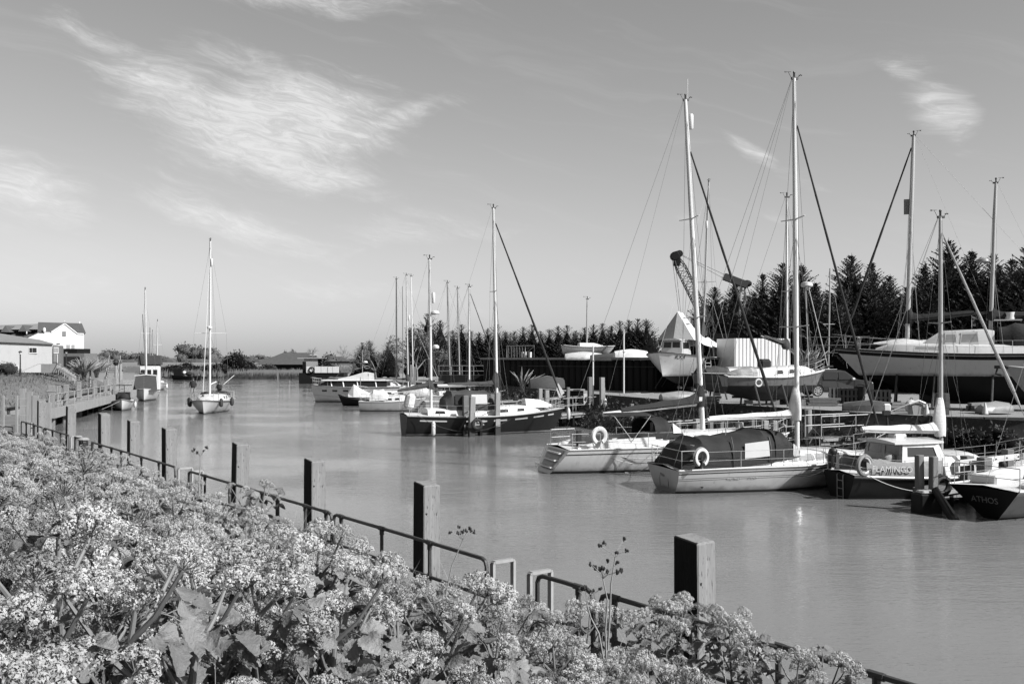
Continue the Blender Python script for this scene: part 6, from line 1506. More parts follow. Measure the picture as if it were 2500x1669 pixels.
lo = [V(2.6, 1.5, 2.75), V(1.0, 2.0, 2.3), V(-1.2, 2.15, 2.15), V(-3.4, 2.05, 2.35), V(-4.5, 1.9, 2.5)]
n_ = 6; rr = []
for a_, c_ in zip(rdg, lo):
    ring = []
    for k in range(-n_, n_+1):
        q = abs(k)/n_; p = a_.lerp(V(c_.x, c_.y, c_.z), q)-V(0, 0, .28*math.sin(math.pi*q)); p.y = p.y*(1 if k > 0 else -1); ring.append(p)
    rr.append(ring)
rf_ = []
for i in range(len(rr)-1):
    for q in range(3): rf_.append([rr[i][j].lerp(rr[i+1][j], q/3)+V(0, 0, .05*math.sin(j*2.1+i*3+q*2)) for j in range(len(rr[i]))])
rf_.append(rr[-1]); m = MB(); m.loft(rf_, closed=False); b.part(m, 'tarpaulin', 'canvas_white')
m = MB(); m.add([rdg[0], V(2.7, 1.5, 2.75), V(3.1, 0, 2.9), V(2.7, -1.5, 2.75)], [(0, 1, 2), (0, 2, 3)]); b.part(m, 'tarpaulin_front', 'canvas_grey', False)
b.mast(-3.2, PZ(437, 80)-zk, .085, z0=1.6, top=(-.5, .35), mt='alloy', spr=[(.42, .9, 0)]); b.reflector(.75, 0, .15, .1, .6); b.rigging(fore=True, back=True, shr=((.97, 0), (.45, .5)), r=.012)
m = MB(); m.loft([[V(-3.2+dx_, y_, z_) for dx_, y_, z_ in ((-.1, -.1, z0_), (.35*w_, .1, z0_), (.1, .3*w_, z0_))] for z0_, w_ in ((3.2, 1.4), (4.0, 1.0), (4.6, .3))]); b.part(m, 'furled_canvas', 'canvas_mid')
# white shed wall
t = thing('white_shed', 'long white corrugated shed behind the fishing boat', 'shed', V(PX(1862, 75), 75, 2.0), R(14)); w_ = PX(1935, 75)-PX(1785, 75); zt = PZ(826, 75)-2.0
MB().box((0, 1.5, zt/2), (w_, 3, zt)).build('body', MATS['white_paint'], t)
cpm = MB(); cpm.add([(0, 0, 0), (.07, -.05, 0), (.21, -.05, 0), (.28, 0, 0), (0, 0, zt), (.07, -.05, zt), (.21, -.05, zt), (.28, 0, zt)], [(0, 1, 5, 4), (1, 2, 6, 5), (2, 3, 7, 6)]); cpm = cpm.mesh('panel', MATS['white_paint'])
for i in range(int(w_/.3)): put(cpm, 'panel', t, Matrix.Translation((-w_/2+.02+i*.3, -.002, 0)))
# weathered cruiser ashore
h = R(9); L = 5.4; zk = 2.95
b = Boat('weathered wooden-sided cruiser with white cabin, ashore beside the parked car', (PX(1892, 50), 50, zk), h, L, 2.0, (.52, .50, .85), .75, .6, .1, .55, .45, 'sailing_cruiser', 'yacht', hull='hull_wood', bottom='antifoul', deck='deck_white', strake='white_paint', stripes=[(0, .10, 'white_paint')])
b.cabin([(-1.3, .68, .30), (-.5, .72, .42), (1.0, .66, .42), (1.5, .5, .3), (2.0, .3, .05)]); b.windows([(-.2, .15), (.45, .75)], .35, .75, 'gelcoat', 'glass_dark'); b.cradle(2.0-zk, [-1.4, 0, 1.4], .9)
b.canopy([(-2.5, .5, .5, .62), (-2.1, .72, .5, .82), (-1.5, .75, .5, .98), (-1.2, .7, .52, .9)], 'cockpit_cover', 'canvas_grey', 12, True, True); m = MB(); m.box((-.65, -.2, 1.12), (.6, .5, .5)); b.part(m, 'hatch_cover', 'canvas_dark', False, bevel=.12)
b.mast(.65, PZ(488, 51)-zk, .06, z0=.9, top=(-.02, 0), mt='alloy_bright', spr=[(.45, .6, 0)]); b.rigging(shr=((.97, 0), (.45, .3))); b.boom(2.0, 1.5, .35, 'spar_dark', 'canvas_mid', .2, .5, lift=False)
b.stanchions([-2.2, -1.2, 0, 1.2, 2.0], .45); b.pulpit(1.9, .45)
m = MB(); m.tube([V(2.3, 0, .8), V(2.6, 0, .95), V(3.1, 0, 1.0)], .06, 6); b.part(m, 'bowsprit', 'timber_pale')
t = thing('life_ring', 'white ring lifebuoy hanging on the furled jib near the weathered cruiser', 'lifebuoy', P(1852, 934, 37.5)); MB().ring((0, 0, 0), (.3, -1, 0), .13, .035, 16, 6).build('ring', MATS['buoy'], t, True)
# big ketch ashore
h = R(157); L = 12.4; zk = 3.45
bw = V(PX(2036, 50.5), 50.5, 0)
b = Boat('big pale-hulled ketch with dark bottom laid up ashore', (bw.x-math.cos(h)*L/2, bw.y-math.sin(h)*L/2, zk), h, L, 3.6, (1.18, 1.12, 1.45), 1.35, .6, .5, 1.5, .42, 'laid_up_ketch', 'yacht', hull='hull_mid', bottom='hull_black', deck='deck_white', boot=(0, .06, 'hull_black'), stripes=[(.04, .10, 'hull_black'), (.13, .30, 'hull_black')], strake='spar_dark')
b.cradle(2.0-zk, [-3.5, -1, 1.5, 3.2], 1.4, 'steel_dark'); m = MB(); m.loft([[V(x, -.14, -1.3), V(x, .14, -1.3), V(x, .1, zz_), V(x, -.1, zz_)] for x, zz_ in ((-3.2, -.4), (2.2, -.4))]); b.part(m, 'keel', 'hull_black', False)
b.cabin([(-4.4, 1.2, .42), (-1, 1.25, .42), (2.6, 1.05, .40), (3.6, .7, .30), (4.2, .4, .05)], 'coachroof', 'gelcoat'); b.windows([(1.2, 2.4)], .35, .7, 'gelcoat', 'glass_pale')
b.cabin([(-1.1, .95, 1.05), (-.7, 1.0, 1.12), (1.2, 1.0, 1.02), (2.0, .9, .45)], 'doghouse', 'gelcoat', .86); b.windows([(-.4, .35), (.55, 1.05)], .52, .86, 'gelcoat', 'glass_pale')
b.canopy([(-3.6, 1.0, 1.5, 2.2), (-3.0, 1.1, 1.5, 2.55), (-2.0, 1.1, 1.5, 2.6), (-1.3, 1.0, 1.55, 2.4)], 'cockpit_tent', 'canvas_dark', 12, True, True)
m = MB(); m.loft([[V(x, -.5*w_, z_), V(x, .5*w_, z_), V(x, .3*w_, z_+hh), V(x, -.3*w_, z_+hh)] for x, w_, z_, hh in ((4.3, .4, 1.62, .06), (3.3, .9, 1.62, .22), (2.9, 1.0, 1.62, .26), (2.2, 1.1, 1.62, .16), (1.6, 1.1, 1.62, .20), (.9, .9, 1.62, .10))]); b.part(m, 'upturned_tender', 'canvas_white', True)
b.mast(2.75, PZ(333, 49.2)-zk, .115, z0=1.6, top=(-.30, 0), mt='alloy', spr=[(.60, .85, -.05)]); m = MB(); m.box(b.mb.lerp(b.mt, .66)+V(.2, 0, 0), (.3, .02, .75)); b.part(m, 'radar_reflector', 'spar_wood', False, b.mast_ob)
b.rigging(fore=False, back=True, shr=((.97, 0), (.58, .5), (.58, -.6))); b.furled(.97, bow=(5.75, 0, 1.8), r=.075, mt='sail_dark'); b.boom(2.75, 3.6, .10, 'spar_dark', 'canvas_dark', .26, .8)
b.mast(-.95, PZ(447, 47.7)-zk, .095, z0=1.7, top=(-.25, 0), mt='alloy', name='mizzen_mast', spr=[(.42, .6, 0)]); b.radome(.5, .42, 0, .3, 'hull_grey'); b.rigging(fore=False, back=False, shr=((.97, .0), (.5, -.5))); b.boom(2.85, 3.0, .02, 'spar_dark', 'canvas_dark', .26, .5)
b.stanchions([-5.4, -3.6, -1.8, 0, 1.8, 3.6, 5.0], .6); b.pulpit(5.0); m = MB(); m.box((-1.7, 0, 2.72), (1.2, .7, .06)); m.tube([V(-1.8, 0, 2.72), V(-1.8, 0, 3.1)], .22, 9); b.part(m, 'liferaft', 'fender_white', True)
b.text('ORCA', .13, 'lettering_pale', 5.0, 1.12, 1) if False else None
# grey bow cut by the frame
h = R(150); zk = 2.9; bw = V(PX(2452, 39), 39, 0); L = 7
b = Boat('pale grey bow with anchor roller cut by the right edge in the yard', (bw.x-math.cos(h)*L/2, bw.y-math.sin(h)*L/2, zk), h, L, 2.4, (.9, .9, 1.15), .75, .7, .1, 1.0, .4, hull='hull_mid', bottom='hull_black', boot=(0, .05, 'stripe_dark'))
b.cradle(2.0-zk, [-1.5, 1.5], .9); m = MB(); m.box((3.6, 0, 1.12), (.5, .2, .12)); m.tube([V(3.75, 0, 1.05), V(3.8, .1, .85), V(3.6, .25, .8)], .04, 5); b.part(m, 'anchor', 'spar_dark', False); b.cabin([(-2, .8, .4), (1, .75, .4), (2, .4, .1)]); b.stanchions([-2, 0, 1.8], .5)
m = MB(); m.box((2.2, 1.0, .65), (.2, .02, .1)); 
# parked estate car
t = thing('parked_car', 'dark estate car parked behind the weathered cruiser', 'car', (PX(2035, 62), 62, 2.0), R(4)); Lc = 4.4
prof = [(-2.15, .45), (-2.2, .75), (-2.12, 1.0), (-1.95, 1.48), (-1.6, 1.62), (.1, 1.62), (.45, 1.56), (1.15, 1.06), (2.05, .92), (2.2, .72), (2.2, .42), (1.85, .30), (-1.8, .30)]
m = MB(); rr = []
for y, q in ((-.86, .0), (-.90, .35), (-.88, .9), (.88, .9), (.90, .35), (.86, 0)): pass
side_ = lambda y, tuck: [V(x, y*(1-tuck*max(0, (z-.95))/.67), z) for x, z in prof]
A_, B_ = side_(-.88, .17), side_(.88, .17); n_ = len(prof)
m.add(A_+B_, [tuple(range(n_))[::-1], tuple(n_+i for i in range(n_))]+[(i, (i+1) % n_, n_+(i+1) % n_, n_+i) for i in range(n_)]); m.build('body', MATS['car_paint'], t, bevel=.05)
for sd in (-1, 1):
    yv = lambda z: sd*(.885*(1-.17*max(0, z-.95)/.67)+.03)
    for pts in ([(-1.85, 1.04), (-1.05, 1.04), (-1.05, 1.50), (-1.72, 1.50)], [(-.98, 1.04), (-.1, 1.04), (-.1, 1.52), (-.98, 1.52)], [(-.02, 1.04), (.95, 1.06), (.42, 1.48), (-.02, 1.52)]):
        MB().poly([V(x, yv(z), z) for x, z in pts]).build('side_window', MATS['glass_dark'], t)
    for x in (-1.05, -.05, 1.0): MB().box((x, sd*.886, .72), (.012, .012, .6)).build('door_seam', MATS['black'], t)
    MB().box((.85, sd*.98, 1.08), (.18, .2, .14)).build('wing_mirror', MATS['fender_white'], t, bevel=.03)
    for x in (-1.35, 1.38):
        ar = MB(); ar.ring((x, sd*.885, .36), (0, 1, 0), .40, .03, 14, 5, -10, 190); ar.build('wheel_arch', MATS['black'], t)
        wl_ = MB(); wl_.tube([V(x, sd*.72, .34), V(x, sd*.92, .34)], .34, 18); wo = wl_.build('wheel', MATS['rubber'], t)
        hub = MB(); hub.tube([V(x, sd*.91, .34), V(x, sd*.935, .34)], .06, 8)
        for k in range(8): a = k*math.pi/4; hub.bar(V(x, sd*.93, .34), V(x+math.cos(a)*.23, sd*.93, .34+math.sin(a)*.23), .05, .02, (0, 1, 0))
        hub.ring((x, sd*.925, .34), (0, 1, 0), .235, .02, 16, 5); hub.build('rim', MATS['alloy'], wo)
MB().poly([V(.47, -.70, 1.53), V(1.12, -.80, 1.08), V(1.12, .80, 1.08), V(.47, .70, 1.53)]).build('windscreen', MATS['glass_dark'], t)
for y in (-.6, .6): MB().box((2.12, y, .80), (.14, .36, .14)).build('headlight', MATS['vinyl'], t, bevel=.03)
MB().box((2.22, 0, .45), (.04, 1.5, .1)).build('bumper', MATS['black'], t)
for y in (-.55, .55): MB().tube([(-1.5, y, 1.66), (0, y, 1.66)], .02, 5).build('roof_bar', MATS['alloy'], t)
# crane behind the fishing boat
Yc = 92; t = thing('lattice_crane', 'dark lattice-boom crane behind the fishing boat', 'crane', (PX(1770, Yc), Yc, 2.0)); o_ = V(PX(1770, Yc), Yc, 2.0)
foot, tip = P(1745, 822, Yc)-o_, P(1650, 628, Yc)-o_
ax = (tip-foot).normalized(); sx_ = ax.cross(V(0, 1, 0)).normalized()*.42; sy_ = V(0, .42, 0)
def lat(a, b, sx_, sy_, n, parent, r=.05, taper=.5):
    def c(q, i): k = (1 if .12 < q < .88 else taper); return a.lerp(b, q)+sx_*k*(1 if i in (0, 1) else -1)+sy_*k*(1 if i in (0, 3) else -1)
    for i in range(4): MB().tube([c(q/8, i) for q in range(9)], r, 5).build('chord', MATS['rust'], parent)
    lm = MB()
    for k in range(n):
        for i in range(4):
            lm.bar(c(k/n, i), c((k+1)/n, (i+1) % 4), r*1.1, r*1.1); lm.bar(c(k/n, (i+1) % 4), c(k/n, i), r, r)
    return lm.build('lacing', MATS['rust'], parent)
lat(foot, tip, sx_, sy_, 15, t)
m = MB()
for k in range(3): m.tube([tip+V(-.1+k*.22, -.35+k*.1, .1+.12*k), tip+V(-.1+k*.22, .35-k*.1, .1+.12*k)], .42-.05*k, 12)
m.box(tip+V(.1, 0, -.35), (.6, .6, .9)); m.build('boom_head', MATS['hull_black'], t, bevel=.05)
g0 = P(1816, 696, Yc)-o_; gb = P(1806, 836, Yc)-o_
for dx_, dy_ in ((-.25, 0), (.28, .5)): MB().tube([gb+V(dx_, dy_, -1.5), g0+V(dx_*.9, dy_, 0)], .12, 7).build('gantry_leg', MATS['galvanised'], t)
MB().bar(g0+V(-.3, .2, -2.1), g0+V(.35, .3, -2.1), .1, .16).build('gantry_tie', MATS['galvanised'], t)
gl = P(1768, 675, Yc)-o_; MB().bar(gl, g0+V(.3, 0, 0), .7, .62).build('gantry_beam', MATS['spar_dark'], t); MB().sphere(g0+V(.3, 0, .15), .42, (1.1, .8, .8), 8, 5).build('sheave_block', MATS['hull_black'], t)
for k in range(2):
    MB().tube([tip+V(.5, k*.3, .25), gl+V(0, k*.2, .2-k*.35)], .025, 4).build('pendant', MATS['wire'], t)
    MB().tube([g0+V(.3, k*.2, 0), foot+V(4.6, 0, -.5+k*.5)], .025, 4).build('pendant', MATS['wire'], t)
for k in range(2): MB().tube([tip+V(-.35+k*.25, 0, 0), V(tip.x+.75+k*.1, 0, 3.0)], .02, 4).build('hoist_rope', MATS['wire'], t)
MB().box(foot+V(1.6, 0, -1.0), (3.6, 2.4, 2.6)).build('cab', MATS['spar_dark'], t, bevel=.1); MB().box(foot+V(1.2, 0, -2.3), (4.0, 3.0, .9)).build('crawler_track', MATS['hull_black'], t, bevel=.15)
# radar dome on a twin pole, yard clutter
t = thing('radar_pole', 'twin-legged pole carrying a white radar dome in the yard', 'radar pole', P(1985, 900, 56)); zt = PZ(700, 56)-PZ(900, 56)
for sd, ex in ((-1, -.35), (1, .0)): MB().tube([(sd*.55+.3, 0, 0), (sd*.08+ex*.0-.35, 0, zt)], .03, 6).build('leg', MATS['alloy'], t)
MB().tube([(-.35, 0, zt), (-.35, 0, zt+.06), (-.35, 0, zt+.22), (-.35, 0, zt+.28)], [.3, .34, .3, .12], 12).build('radome', MATS['fender_white'], t, True); MB().tube([(-.2, 0, zt+.25), (-.15, 0, zt+.6)], .02, 5).build('aerial', MATS['spar_dark'], t)
yard = [('oil drum', 'oil_drum', 2098, 985, 'dark oil drum beside the car front'), ('crate', 'pallet_crate', 2068, 985, 'slatted pallet crate standing before the car'), ('crate', 'pallet_crate', 2045, 982, 'second pallet crate leaning near the drum'), ('drum', 'oil_drum', 2300, 1012, 'dark oil drum under the laid-up ketch'), ('crate', 'pallet_crate', 2150, 990, 'timber crate in the shade of the laid-up ketch')]
for cat_, nm, px, py, lab in yard:
    p = G(px, py, 2.0); t = thing(nm, lab, cat_, p, rnd.uniform(-.3, .3))
    if nm == 'oil_drum':
        MB().tube([(0, 0, 0), (0, 0, .3), (0, 0, .31), (0, 0, .6), (0, 0, .61), (0, 0, .88)], [.28, .28, .3, .28, .3, .28], 14).build('barrel', MATS['spar_dark'], t, True)
        MB().tube([(0, 0, .88), (0, 0, .90)], [.26, .26], 14).build('lid', MATS['rust'], t)
    else:
        for i in range(5): MB().box((-.4+i*.2, -.3, .4), (.12, .03, .8)).build('slat', MATS['timber'], t)
        for z in (.05, .4, .75): MB().box((0, -.27, z), (1.0, .03, .1)).build('cross_slat', MATS['timber'], t)
        MB().box((0, .05, .35), (.9, .5, .7)).build('contents', MATS['hull_black'], t)
for i, (px, py, Y, lab) in enumerate([(1846, 985, 49, 'yard trailer under the weathered cruiser')]):
    t = thing('boat_trailer', lab, 'trailer', G(px+40, 985, 2.0)); MB().box((0, 0, .35), (4.2, .1, .12)).build('spine', MATS['rust'], t); MB().box((.6, 0, .3), (.1, 1.7, .1)).build('axle', MATS['rust'], t)
    for sd in (-1, 1): MB().tube([V(.6, sd*.78, .3), V(.6, sd*.95, .3)], .3, 14).build('wheel', MATS['rubber'], t)
m = MB(); t = thing('outboard_motor', 'small outboard motor with pale cowl clamped on a stand by the walkway', 'outboard motor', P(2164, 1050, 41.5))
MB().box((0, 0, .95), (.3, .26, .32)).build('cowl', MATS['fender_white'], t, bevel=.05); MB().box((0, 0, .72), (.28, .24, .16)).build('lower_cowl', MATS['spar_dark'], t); MB().tube([(0, 0, .7), (.05, 0, 0)], .06, 6).build('leg', MATS['spar_dark'], t); MB().tube([(.1, 0, .75), (.95, 0, 1.1)], .03, 6).build('tiller', MATS['alloy'], t)
t = thing('tender', 'upended grey tender leaning by the walkway', 'dinghy', P(2238, 1040, 42)); MB().box((0, 0, .55), (.75, .4, .95), ry=R(-12), taper=.8).build('hull', MATS['hull_grey'], t, bevel=.12); MB().tube([(-.4, -.2, .95), (.0, -.2, 1.08), (.42, -.2, .9)], .06, 6).build('rubbing_tube', MATS['fender_white'], t)
# tall dry grass beside the cruiser
for i, (px, py, Y, lab) in enumerate([(1990, 905, 58, 'dry pampas clump behind the weathered cruiser bow'), (1962, 905, 57, 'dry pampas clump behind the weathered cruiser mast')]): pampas(lab, P(px, py, Y), 1.25, 150, 20+i, 'leaf_pale')
t = thing('scaffold', 'rusty scaffold frames stacked behind the laid-up ketch bow', 'scaffold', P(2050, 862, 66))
for z in (0, .5, 1.05): MB().tube([(-2.2, 0, z), (2.0, 0, z+.05)], .03, 5).build('pole', MATS['rust'], t)
for i in range(6): MB().bar((-2+i*.75, 0, -.2), (-1.5+i*.75, 0, 1.1), .05, .05).build('brace', MATS['rust'], t)
for x in (-2, 2): MB().tube([(x, 0, -2.2), (x, 0, 1.1)], .03, 5).build('standard', MATS['rust'], t)
a = P(2022, 868, 78); t = thing('sailing_mast_far', 'slim distant mast rising behind the laid-up ketch bow', 'mast', a); zt = PZ(655, 78)-a.z
t.name = 'stepped_mast'; MB().tube([(0, 0, -2), (.15, 0, zt)], .06, 6).build('spar', MATS['alloy'], t); MB().tube([(-.4, 0, zt*.36), (.5, 0, zt*.36)], .03, 5).build('spreader', MATS['alloy'], t)
for dx_ in (-1.6, 1.5): MB().tube([(.15, 0, zt), (dx_, 0, -1)], .012, 4).build('shroud', MATS['wire_light'], t)

# more laid-up boats, ladders and yard clutter
b = laid_up('dark little yacht stored between the weathered cruiser and the fishing boat', 1800, 58, 2.9, R(14), 5.2, 1.9, 'hull_dark', fb=(.6, .55, .8), draft=.6, sr=.7, deck='deck_grey', name='stored_yacht')
b.cabin([(-.8, .6, .32), (.8, .55, .32), (1.5, .3, .06)], mt='hull_grey'); b.cradle(2.0-2.9, [-1.3, 1.2], .7); b.canopy([(-2.2, .6, .6, .8), (-1.4, .7, .6, 1.0), (-.8, .65, .6, .9)], 'cockpit_cover', 'canvas_mid', 12, True, True)
def timber_stack(label, px, py, rz, n=4, L=1.5):
    t = thing('timber_stack', label, 'timber stack', G(px, py, YZ), rz); rr = random.Random(px)
    for i in range(3):
        for k in range(n-i): MB().box((rr.uniform(-.15, .15), (k-(n-i)/2)*.2, .08+i*.13), (L*rr.uniform(.7, 1.05), .16, .11), rz=rr.uniform(-.03, .03)).build('baulk', MATS['timber'], t)
for q in [(2195, 1003, .2, 'stack of timber baulks in the shade under the laid-up ketch'), (1720, 985, -.3, 'stack of timber baulks below the fishing boat'), (2385, 1004, .5, 'stack of timber baulks by the grey bow'), (1935, 985, .1, 'stack of timber baulks at the weathered cruiser keel'), (2010, 990, -.2, 'stack of timber baulks by the slatted crates')]: timber_stack(q[3], q[0], q[1], q[2])
def yard_ladder(label, a, bq, w=.4):
    t = thing('ladder', label, 'ladder', a); e = bq-a; sx_ = V(w/2, .05, 0)
    for sd in (-1, 1): MB().bar(sx_*sd, e+sx_*sd, .05, .03).build('stile', MATS['alloy'], t)
    for k in range(9): c = e*((k+.7)/9.4); MB().tube([c-sx_, c+sx_], .018, 5).build('rung', MATS['alloy'], t)
yard_ladder('aluminium ladder against the dark side of the fishing boat', G(1735, 965, YZ), P(1728, 880, 68))
for i, (px, py, Lq, mt_, rz, lab) in enumerate([(1660, 975, 2.4, 'hull_grey', .3, 'upturned grey dinghy on the ground below the fishing boat'), (2120, 1003, 2.2, 'canvas_mid', -.2, 'upturned dark dinghy before the slatted crates'), (2430, 1006, 2.0, 'hull_grey', .5, 'upturned grey dinghy beneath the grey bow')]):
    u = upturned(lab, px, py, 50, Lq, 1.1, .42, mt_, rz); u.location = G(px, py, YZ)
for i, (px, py, lab) in enumerate([(2225, 1008, 'small orange-type buoy, pale, lying under the ketch'), (1700, 992, 'round pale mooring buoy on the yard edge')]):
    t = thing('mooring_buoy', ['small pale mooring buoy lying under the laid-up ketch', lab][i], 'buoy', G(px, py, YZ)); MB().sphere((0, 0, .28), .28, (1, 1, 1.05), 14, 9).build('float', MATS['buoy'], t, True); MB().ring((0, 0, .60), (0, 1, 0), .06, .015, 10, 5).build('eye', MATS['rust'], t)
# plastic sheet and cones
for i, (px, py) in enumerate([(2405, 1012), (2262, 1016)]):
    t = thing('traffic_cone', ['pale traffic cone under the laid-up ketch near the grey bow', 'pale traffic cone under the middle of the laid-up ketch'][i], 'traffic cone', G(px, py, YZ)); MB().box((0, 0, .02), (.34, .34, .04)).build('foot', MATS['rubber'], t); MB().tube([(0, 0, .04), (0, 0, .5)], [.13, .03], 12).build('cone', MATS['buoy'], t, True)

for q in [(1655, 1024, 43.0, .18, 'thin dark pile between the two white yachts'), (1760, 1018, 44.5, .2, 'thin pile under the boom end of the middle yacht'), (1838, 1015, 45.5, .18, 'thin pile behind the white boom of the middle yacht'), (1935, 1010, 46, .2, 'thin pile just behind the middle mast foot'), (2035, 1012, 44, .2, 'thin pile carrying the steel walkway rail'), (2098, 1018, 43.6, .18, 'thin pile at the walkway bend before the motor sailer boom'), (1262, 965, 60, .2, 'thin pile among the rails of the ketch jetty'), (1385, 945, 64, .2, 'thin pile beyond the middle of the ketch jetty'), (1540, 985, 58, .22, 'thin dark pile before the bush at the jetty root')]:
    pile(q[4], q[0], q[1], q[2], q[3], R(rnd.uniform(-2, 2)), 'timber')
def slack(label, a, bq, sag, r_=.012):
    a, bq = Vector(a), Vector(bq); t = thing('mooring_rope', label, 'rope', a); e = bq-a
    MB().tube([e*(i/10)-V(0, 0, sag*4*(i/10)*(1-i/10)) for i in range(11)], r_, 4).build('strand', MATS['rope'], t)
slack('slack mooring rope from the tent-covered yacht to its pile', P(1600, 1120, 34), P(1608, 1060, 40), .25); slack('mooring rope from the scoop-stern yacht to the grey pile', P(1560, 1085, 39.5), P(1597, 1050, 40.2), .15)
slack('long mooring rope sagging along the ketch jetty rail', P(1225, 985, 57), P(1330, 985, 60), .3); slack('mooring rope from the motor sailer bow to the thick dark pile', P(2345, 1145, 32.5), P(2361, 1130, 30.2), .12); slack('mooring rope looped from the middle yacht bow to the stout pile', P(2090, 1090, 36), P(1974, 1030, 44.6), .4)
for i, (px, py, Y, lab) in enumerate([(1165, 1035, 55.0, 'old tyre fender hung on the ketch jetty end'), (1300, 1028, 58.5, 'old tyre fender hung halfway along the ketch jetty'), (2300, 1185, 28.6, 'old tyre fender beside the black float')]):
    t = thing('tyre_fender', lab, 'tyre', P(px, py, Y)); MB().ring((0, 0, 0), (.3, -1, 0), .24, .09, 18, 7).build('tyre', MATS['rubber'], t, True); MB().tube([(0, 0, .25), (.02, 0, .8)], .012, 4).build('lanyard', MATS['rope'], t)
# scrub on the bank below the yard
r = random.Random(31); m = MB()
for i in range(1, len(RBT)-3):
    (a, c), (a2, c2) = RBT[i], RBT[i+1]
    n_ = int((a2-a).length*95)
    for k in range(n_):
        q, w_ = r.random(), .06+.94*r.random()**.7; p = a.lerp(a2, q).lerp(c.lerp(c2, q), w_*.85)+V(0, 0, -.05+.2*r.random())
        leaf_quad(m, p+rdir(r)*.12, (rdir(r)+V(-.2, -.3, .7)).normalized(), rdir(r), r.uniform(.08, .3), r.uniform(.03, .07))
tag(m.build('bank_weeds', MATS['leaf_scrub']), 'dark tangled weeds on the bank below the boatyard', 'weeds', kind='stuff')
for i, (px, Y, sx, lab) in enumerate([(2330, 38.6, .9, 'dark bramble bush on the bank behind the motor sailer mast'), (2395, 37.4, .8, 'dark bramble bush on the bank behind the motor sailer foredeck'), (2450, 36.6, .9, 'dark bramble bush at the right end of the bank'), (1580, 63.5, 1.0, 'bush on the bank at the root of the ketch jetty'), (1545, 66, .9, 'pale bush beside the slim marker pole'), (2120, 44.5, .8, 'bramble bush behind the steel-railed walkway'), (2060, 46, .8, 'bramble bush behind the middle yacht bow')]):
    bush(lab, (PX(px, Y), Y, .9), sx, sx, SCRUB[i % 3])
# ================================================================== foreground: alexanders in flower on the bank
mat('leaf_alex', .21, .5, .38, 14, bump=.8, bscale=34, spec=.4, trans=.16, each=.28)
mat('flower_alex', .49, .8, .25, 60, spec=.15, trans=.14, each=.18)
mat('stem_alex', .20, .6, .3, 14, spec=.3, stretch=(3, 3, .4))
mat('dry_stem', .30, .85, .35, 14, spec=.1)
mat('seed_dark', .05, .8, .3, 30, spec=.1)

def umbel(m, M, r, size=1.0, nr=15, nf=26, fl=1.0):
    """compound umbel: rays from one point, each carrying a dome of tiny florets"""
    for i in range(nr):
        q = (i+.5)/nr; th = math.acos(1-q*.66)*r.uniform(.95, 1.05); a = i*2.39996+r.uniform(-.15, .15)
        d = Vector((math.sin(th)*math.cos(a), math.sin(th)*math.sin(a), math.cos(th))); L = .050*size*r.uniform(.92, 1.06)
        c = d*L
        m.mat(0); m.tube([M @ (d*.002), M @ c], .0012*size, 3, cap=False)
        rr = .0165*size*r.uniform(.85, 1.12); m.mat(1)
        for k in range(nf):
            e = rdir(r)
            if e.dot(d) < -.1: e = -e
            p = c+e*rr*r.uniform(.82, 1.05)+d*.003; s_ = .0058*fl*size*r.uniform(.6, 1.3)
            u = e.orthogonal().normalized(); w = e.cross(u); t = r.uniform(0, 6.28); uu = u*math.cos(t)+w*math.sin(t)+e*r.uniform(-.45, .45); ww = w*math.cos(t)-u*math.sin(t)+e*r.uniform(-.45, .45)
            m.add([M @ (p+uu*s_*.6), M @ (p+ww*s_*.55-uu*s_*.3), M @ (p-ww*s_*.55-uu*s_*.3)], [(0, 1, 2)])
def leaflet(m, M, L, W, r, lobes=5):
    """toothed leaflet with a raised midrib fold"""
    n = lobes*2+1; mid = []; lf = []; rt = []
    bend = r.uniform(.2, .95); fold = r.uniform(.10, .55); tw = r.uniform(-.5, .5)
    for i in range(n+1):
        t = i/n; w = W*math.sin(math.pi*min(.97, t*.86+.07))**.75*(1.0 if i % 2 else .80)
        y = L*t; z = -bend*L*t*t+.03*L*math.sin(t*9+bend*7)
        mid.append(Vector((0, y, z))); lf.append(Vector((-w, y+.05*L*(i % 2), z+fold*w+tw*w*t))); rt.append(Vector((w, y+.05*L*(i % 2), z+fold*w-tw*w*t)))
    vs = [M @ v for v in mid+lf+rt]; k = n+1
    m.add(vs, [(i, i+1, k+i+1, k+i) for i in range(n)]+[(i+1, i, 2*k+i, 2*k+i+1) for i in range(n)])
def leaf3(m, M, size, r):
    m.mat(2)
    for a, sc_, off in ((0, 1.0, .32), (1.05, .86, .22), (-1.05, .86, .22)):
        a += r.uniform(-.2, .2); T = M @ Matrix.Rotation(a, 4, 'Z') @ Matrix.Translation((0, off*size, 0)) @ Matrix.Rotation(r.uniform(-.35, .25), 4, 'X') @ Matrix.Rotation(r.uniform(-.4, .4), 4, 'Y')
        leaflet(m, T, size*sc_, size*sc_*.50, r)
    m.mat(0); m.tube([M @ Vector((0, -.6*size, -.25*size)), M @ Vector((0, 0, 0)), M @ Vector((0, .32*size, 0))], .0022, 4, cap=False)
AM = [MATS['stem_alex'], MATS['flower_alex'], MATS['leaf_alex']]
r = random.Random(77)
UMB = []
for i in range(6): m = MB(); umbel(m, Matrix.Identity(4), r, r.uniform(.95, 1.35), r.choice((13, 15, 17)), [60, 60, 26, 60, 44, 30][i]); UMB.append(m.mesh('flower_head', AM if i not in (2,) else [AM[0], AM[2], AM[2]]))
LEF = []
for i in range(6): m = MB(); leaf3(m, Matrix.Identity(4), r.uniform(.085, .115), r); LEF.append(m.mesh('leaf', AM, True))
BIG = []
for i in range(3): m = MB(); leaf3(m, Matrix.Identity(4), r.uniform(.105, .135), r); BIG.append(m.mesh('leaf', AM, True))

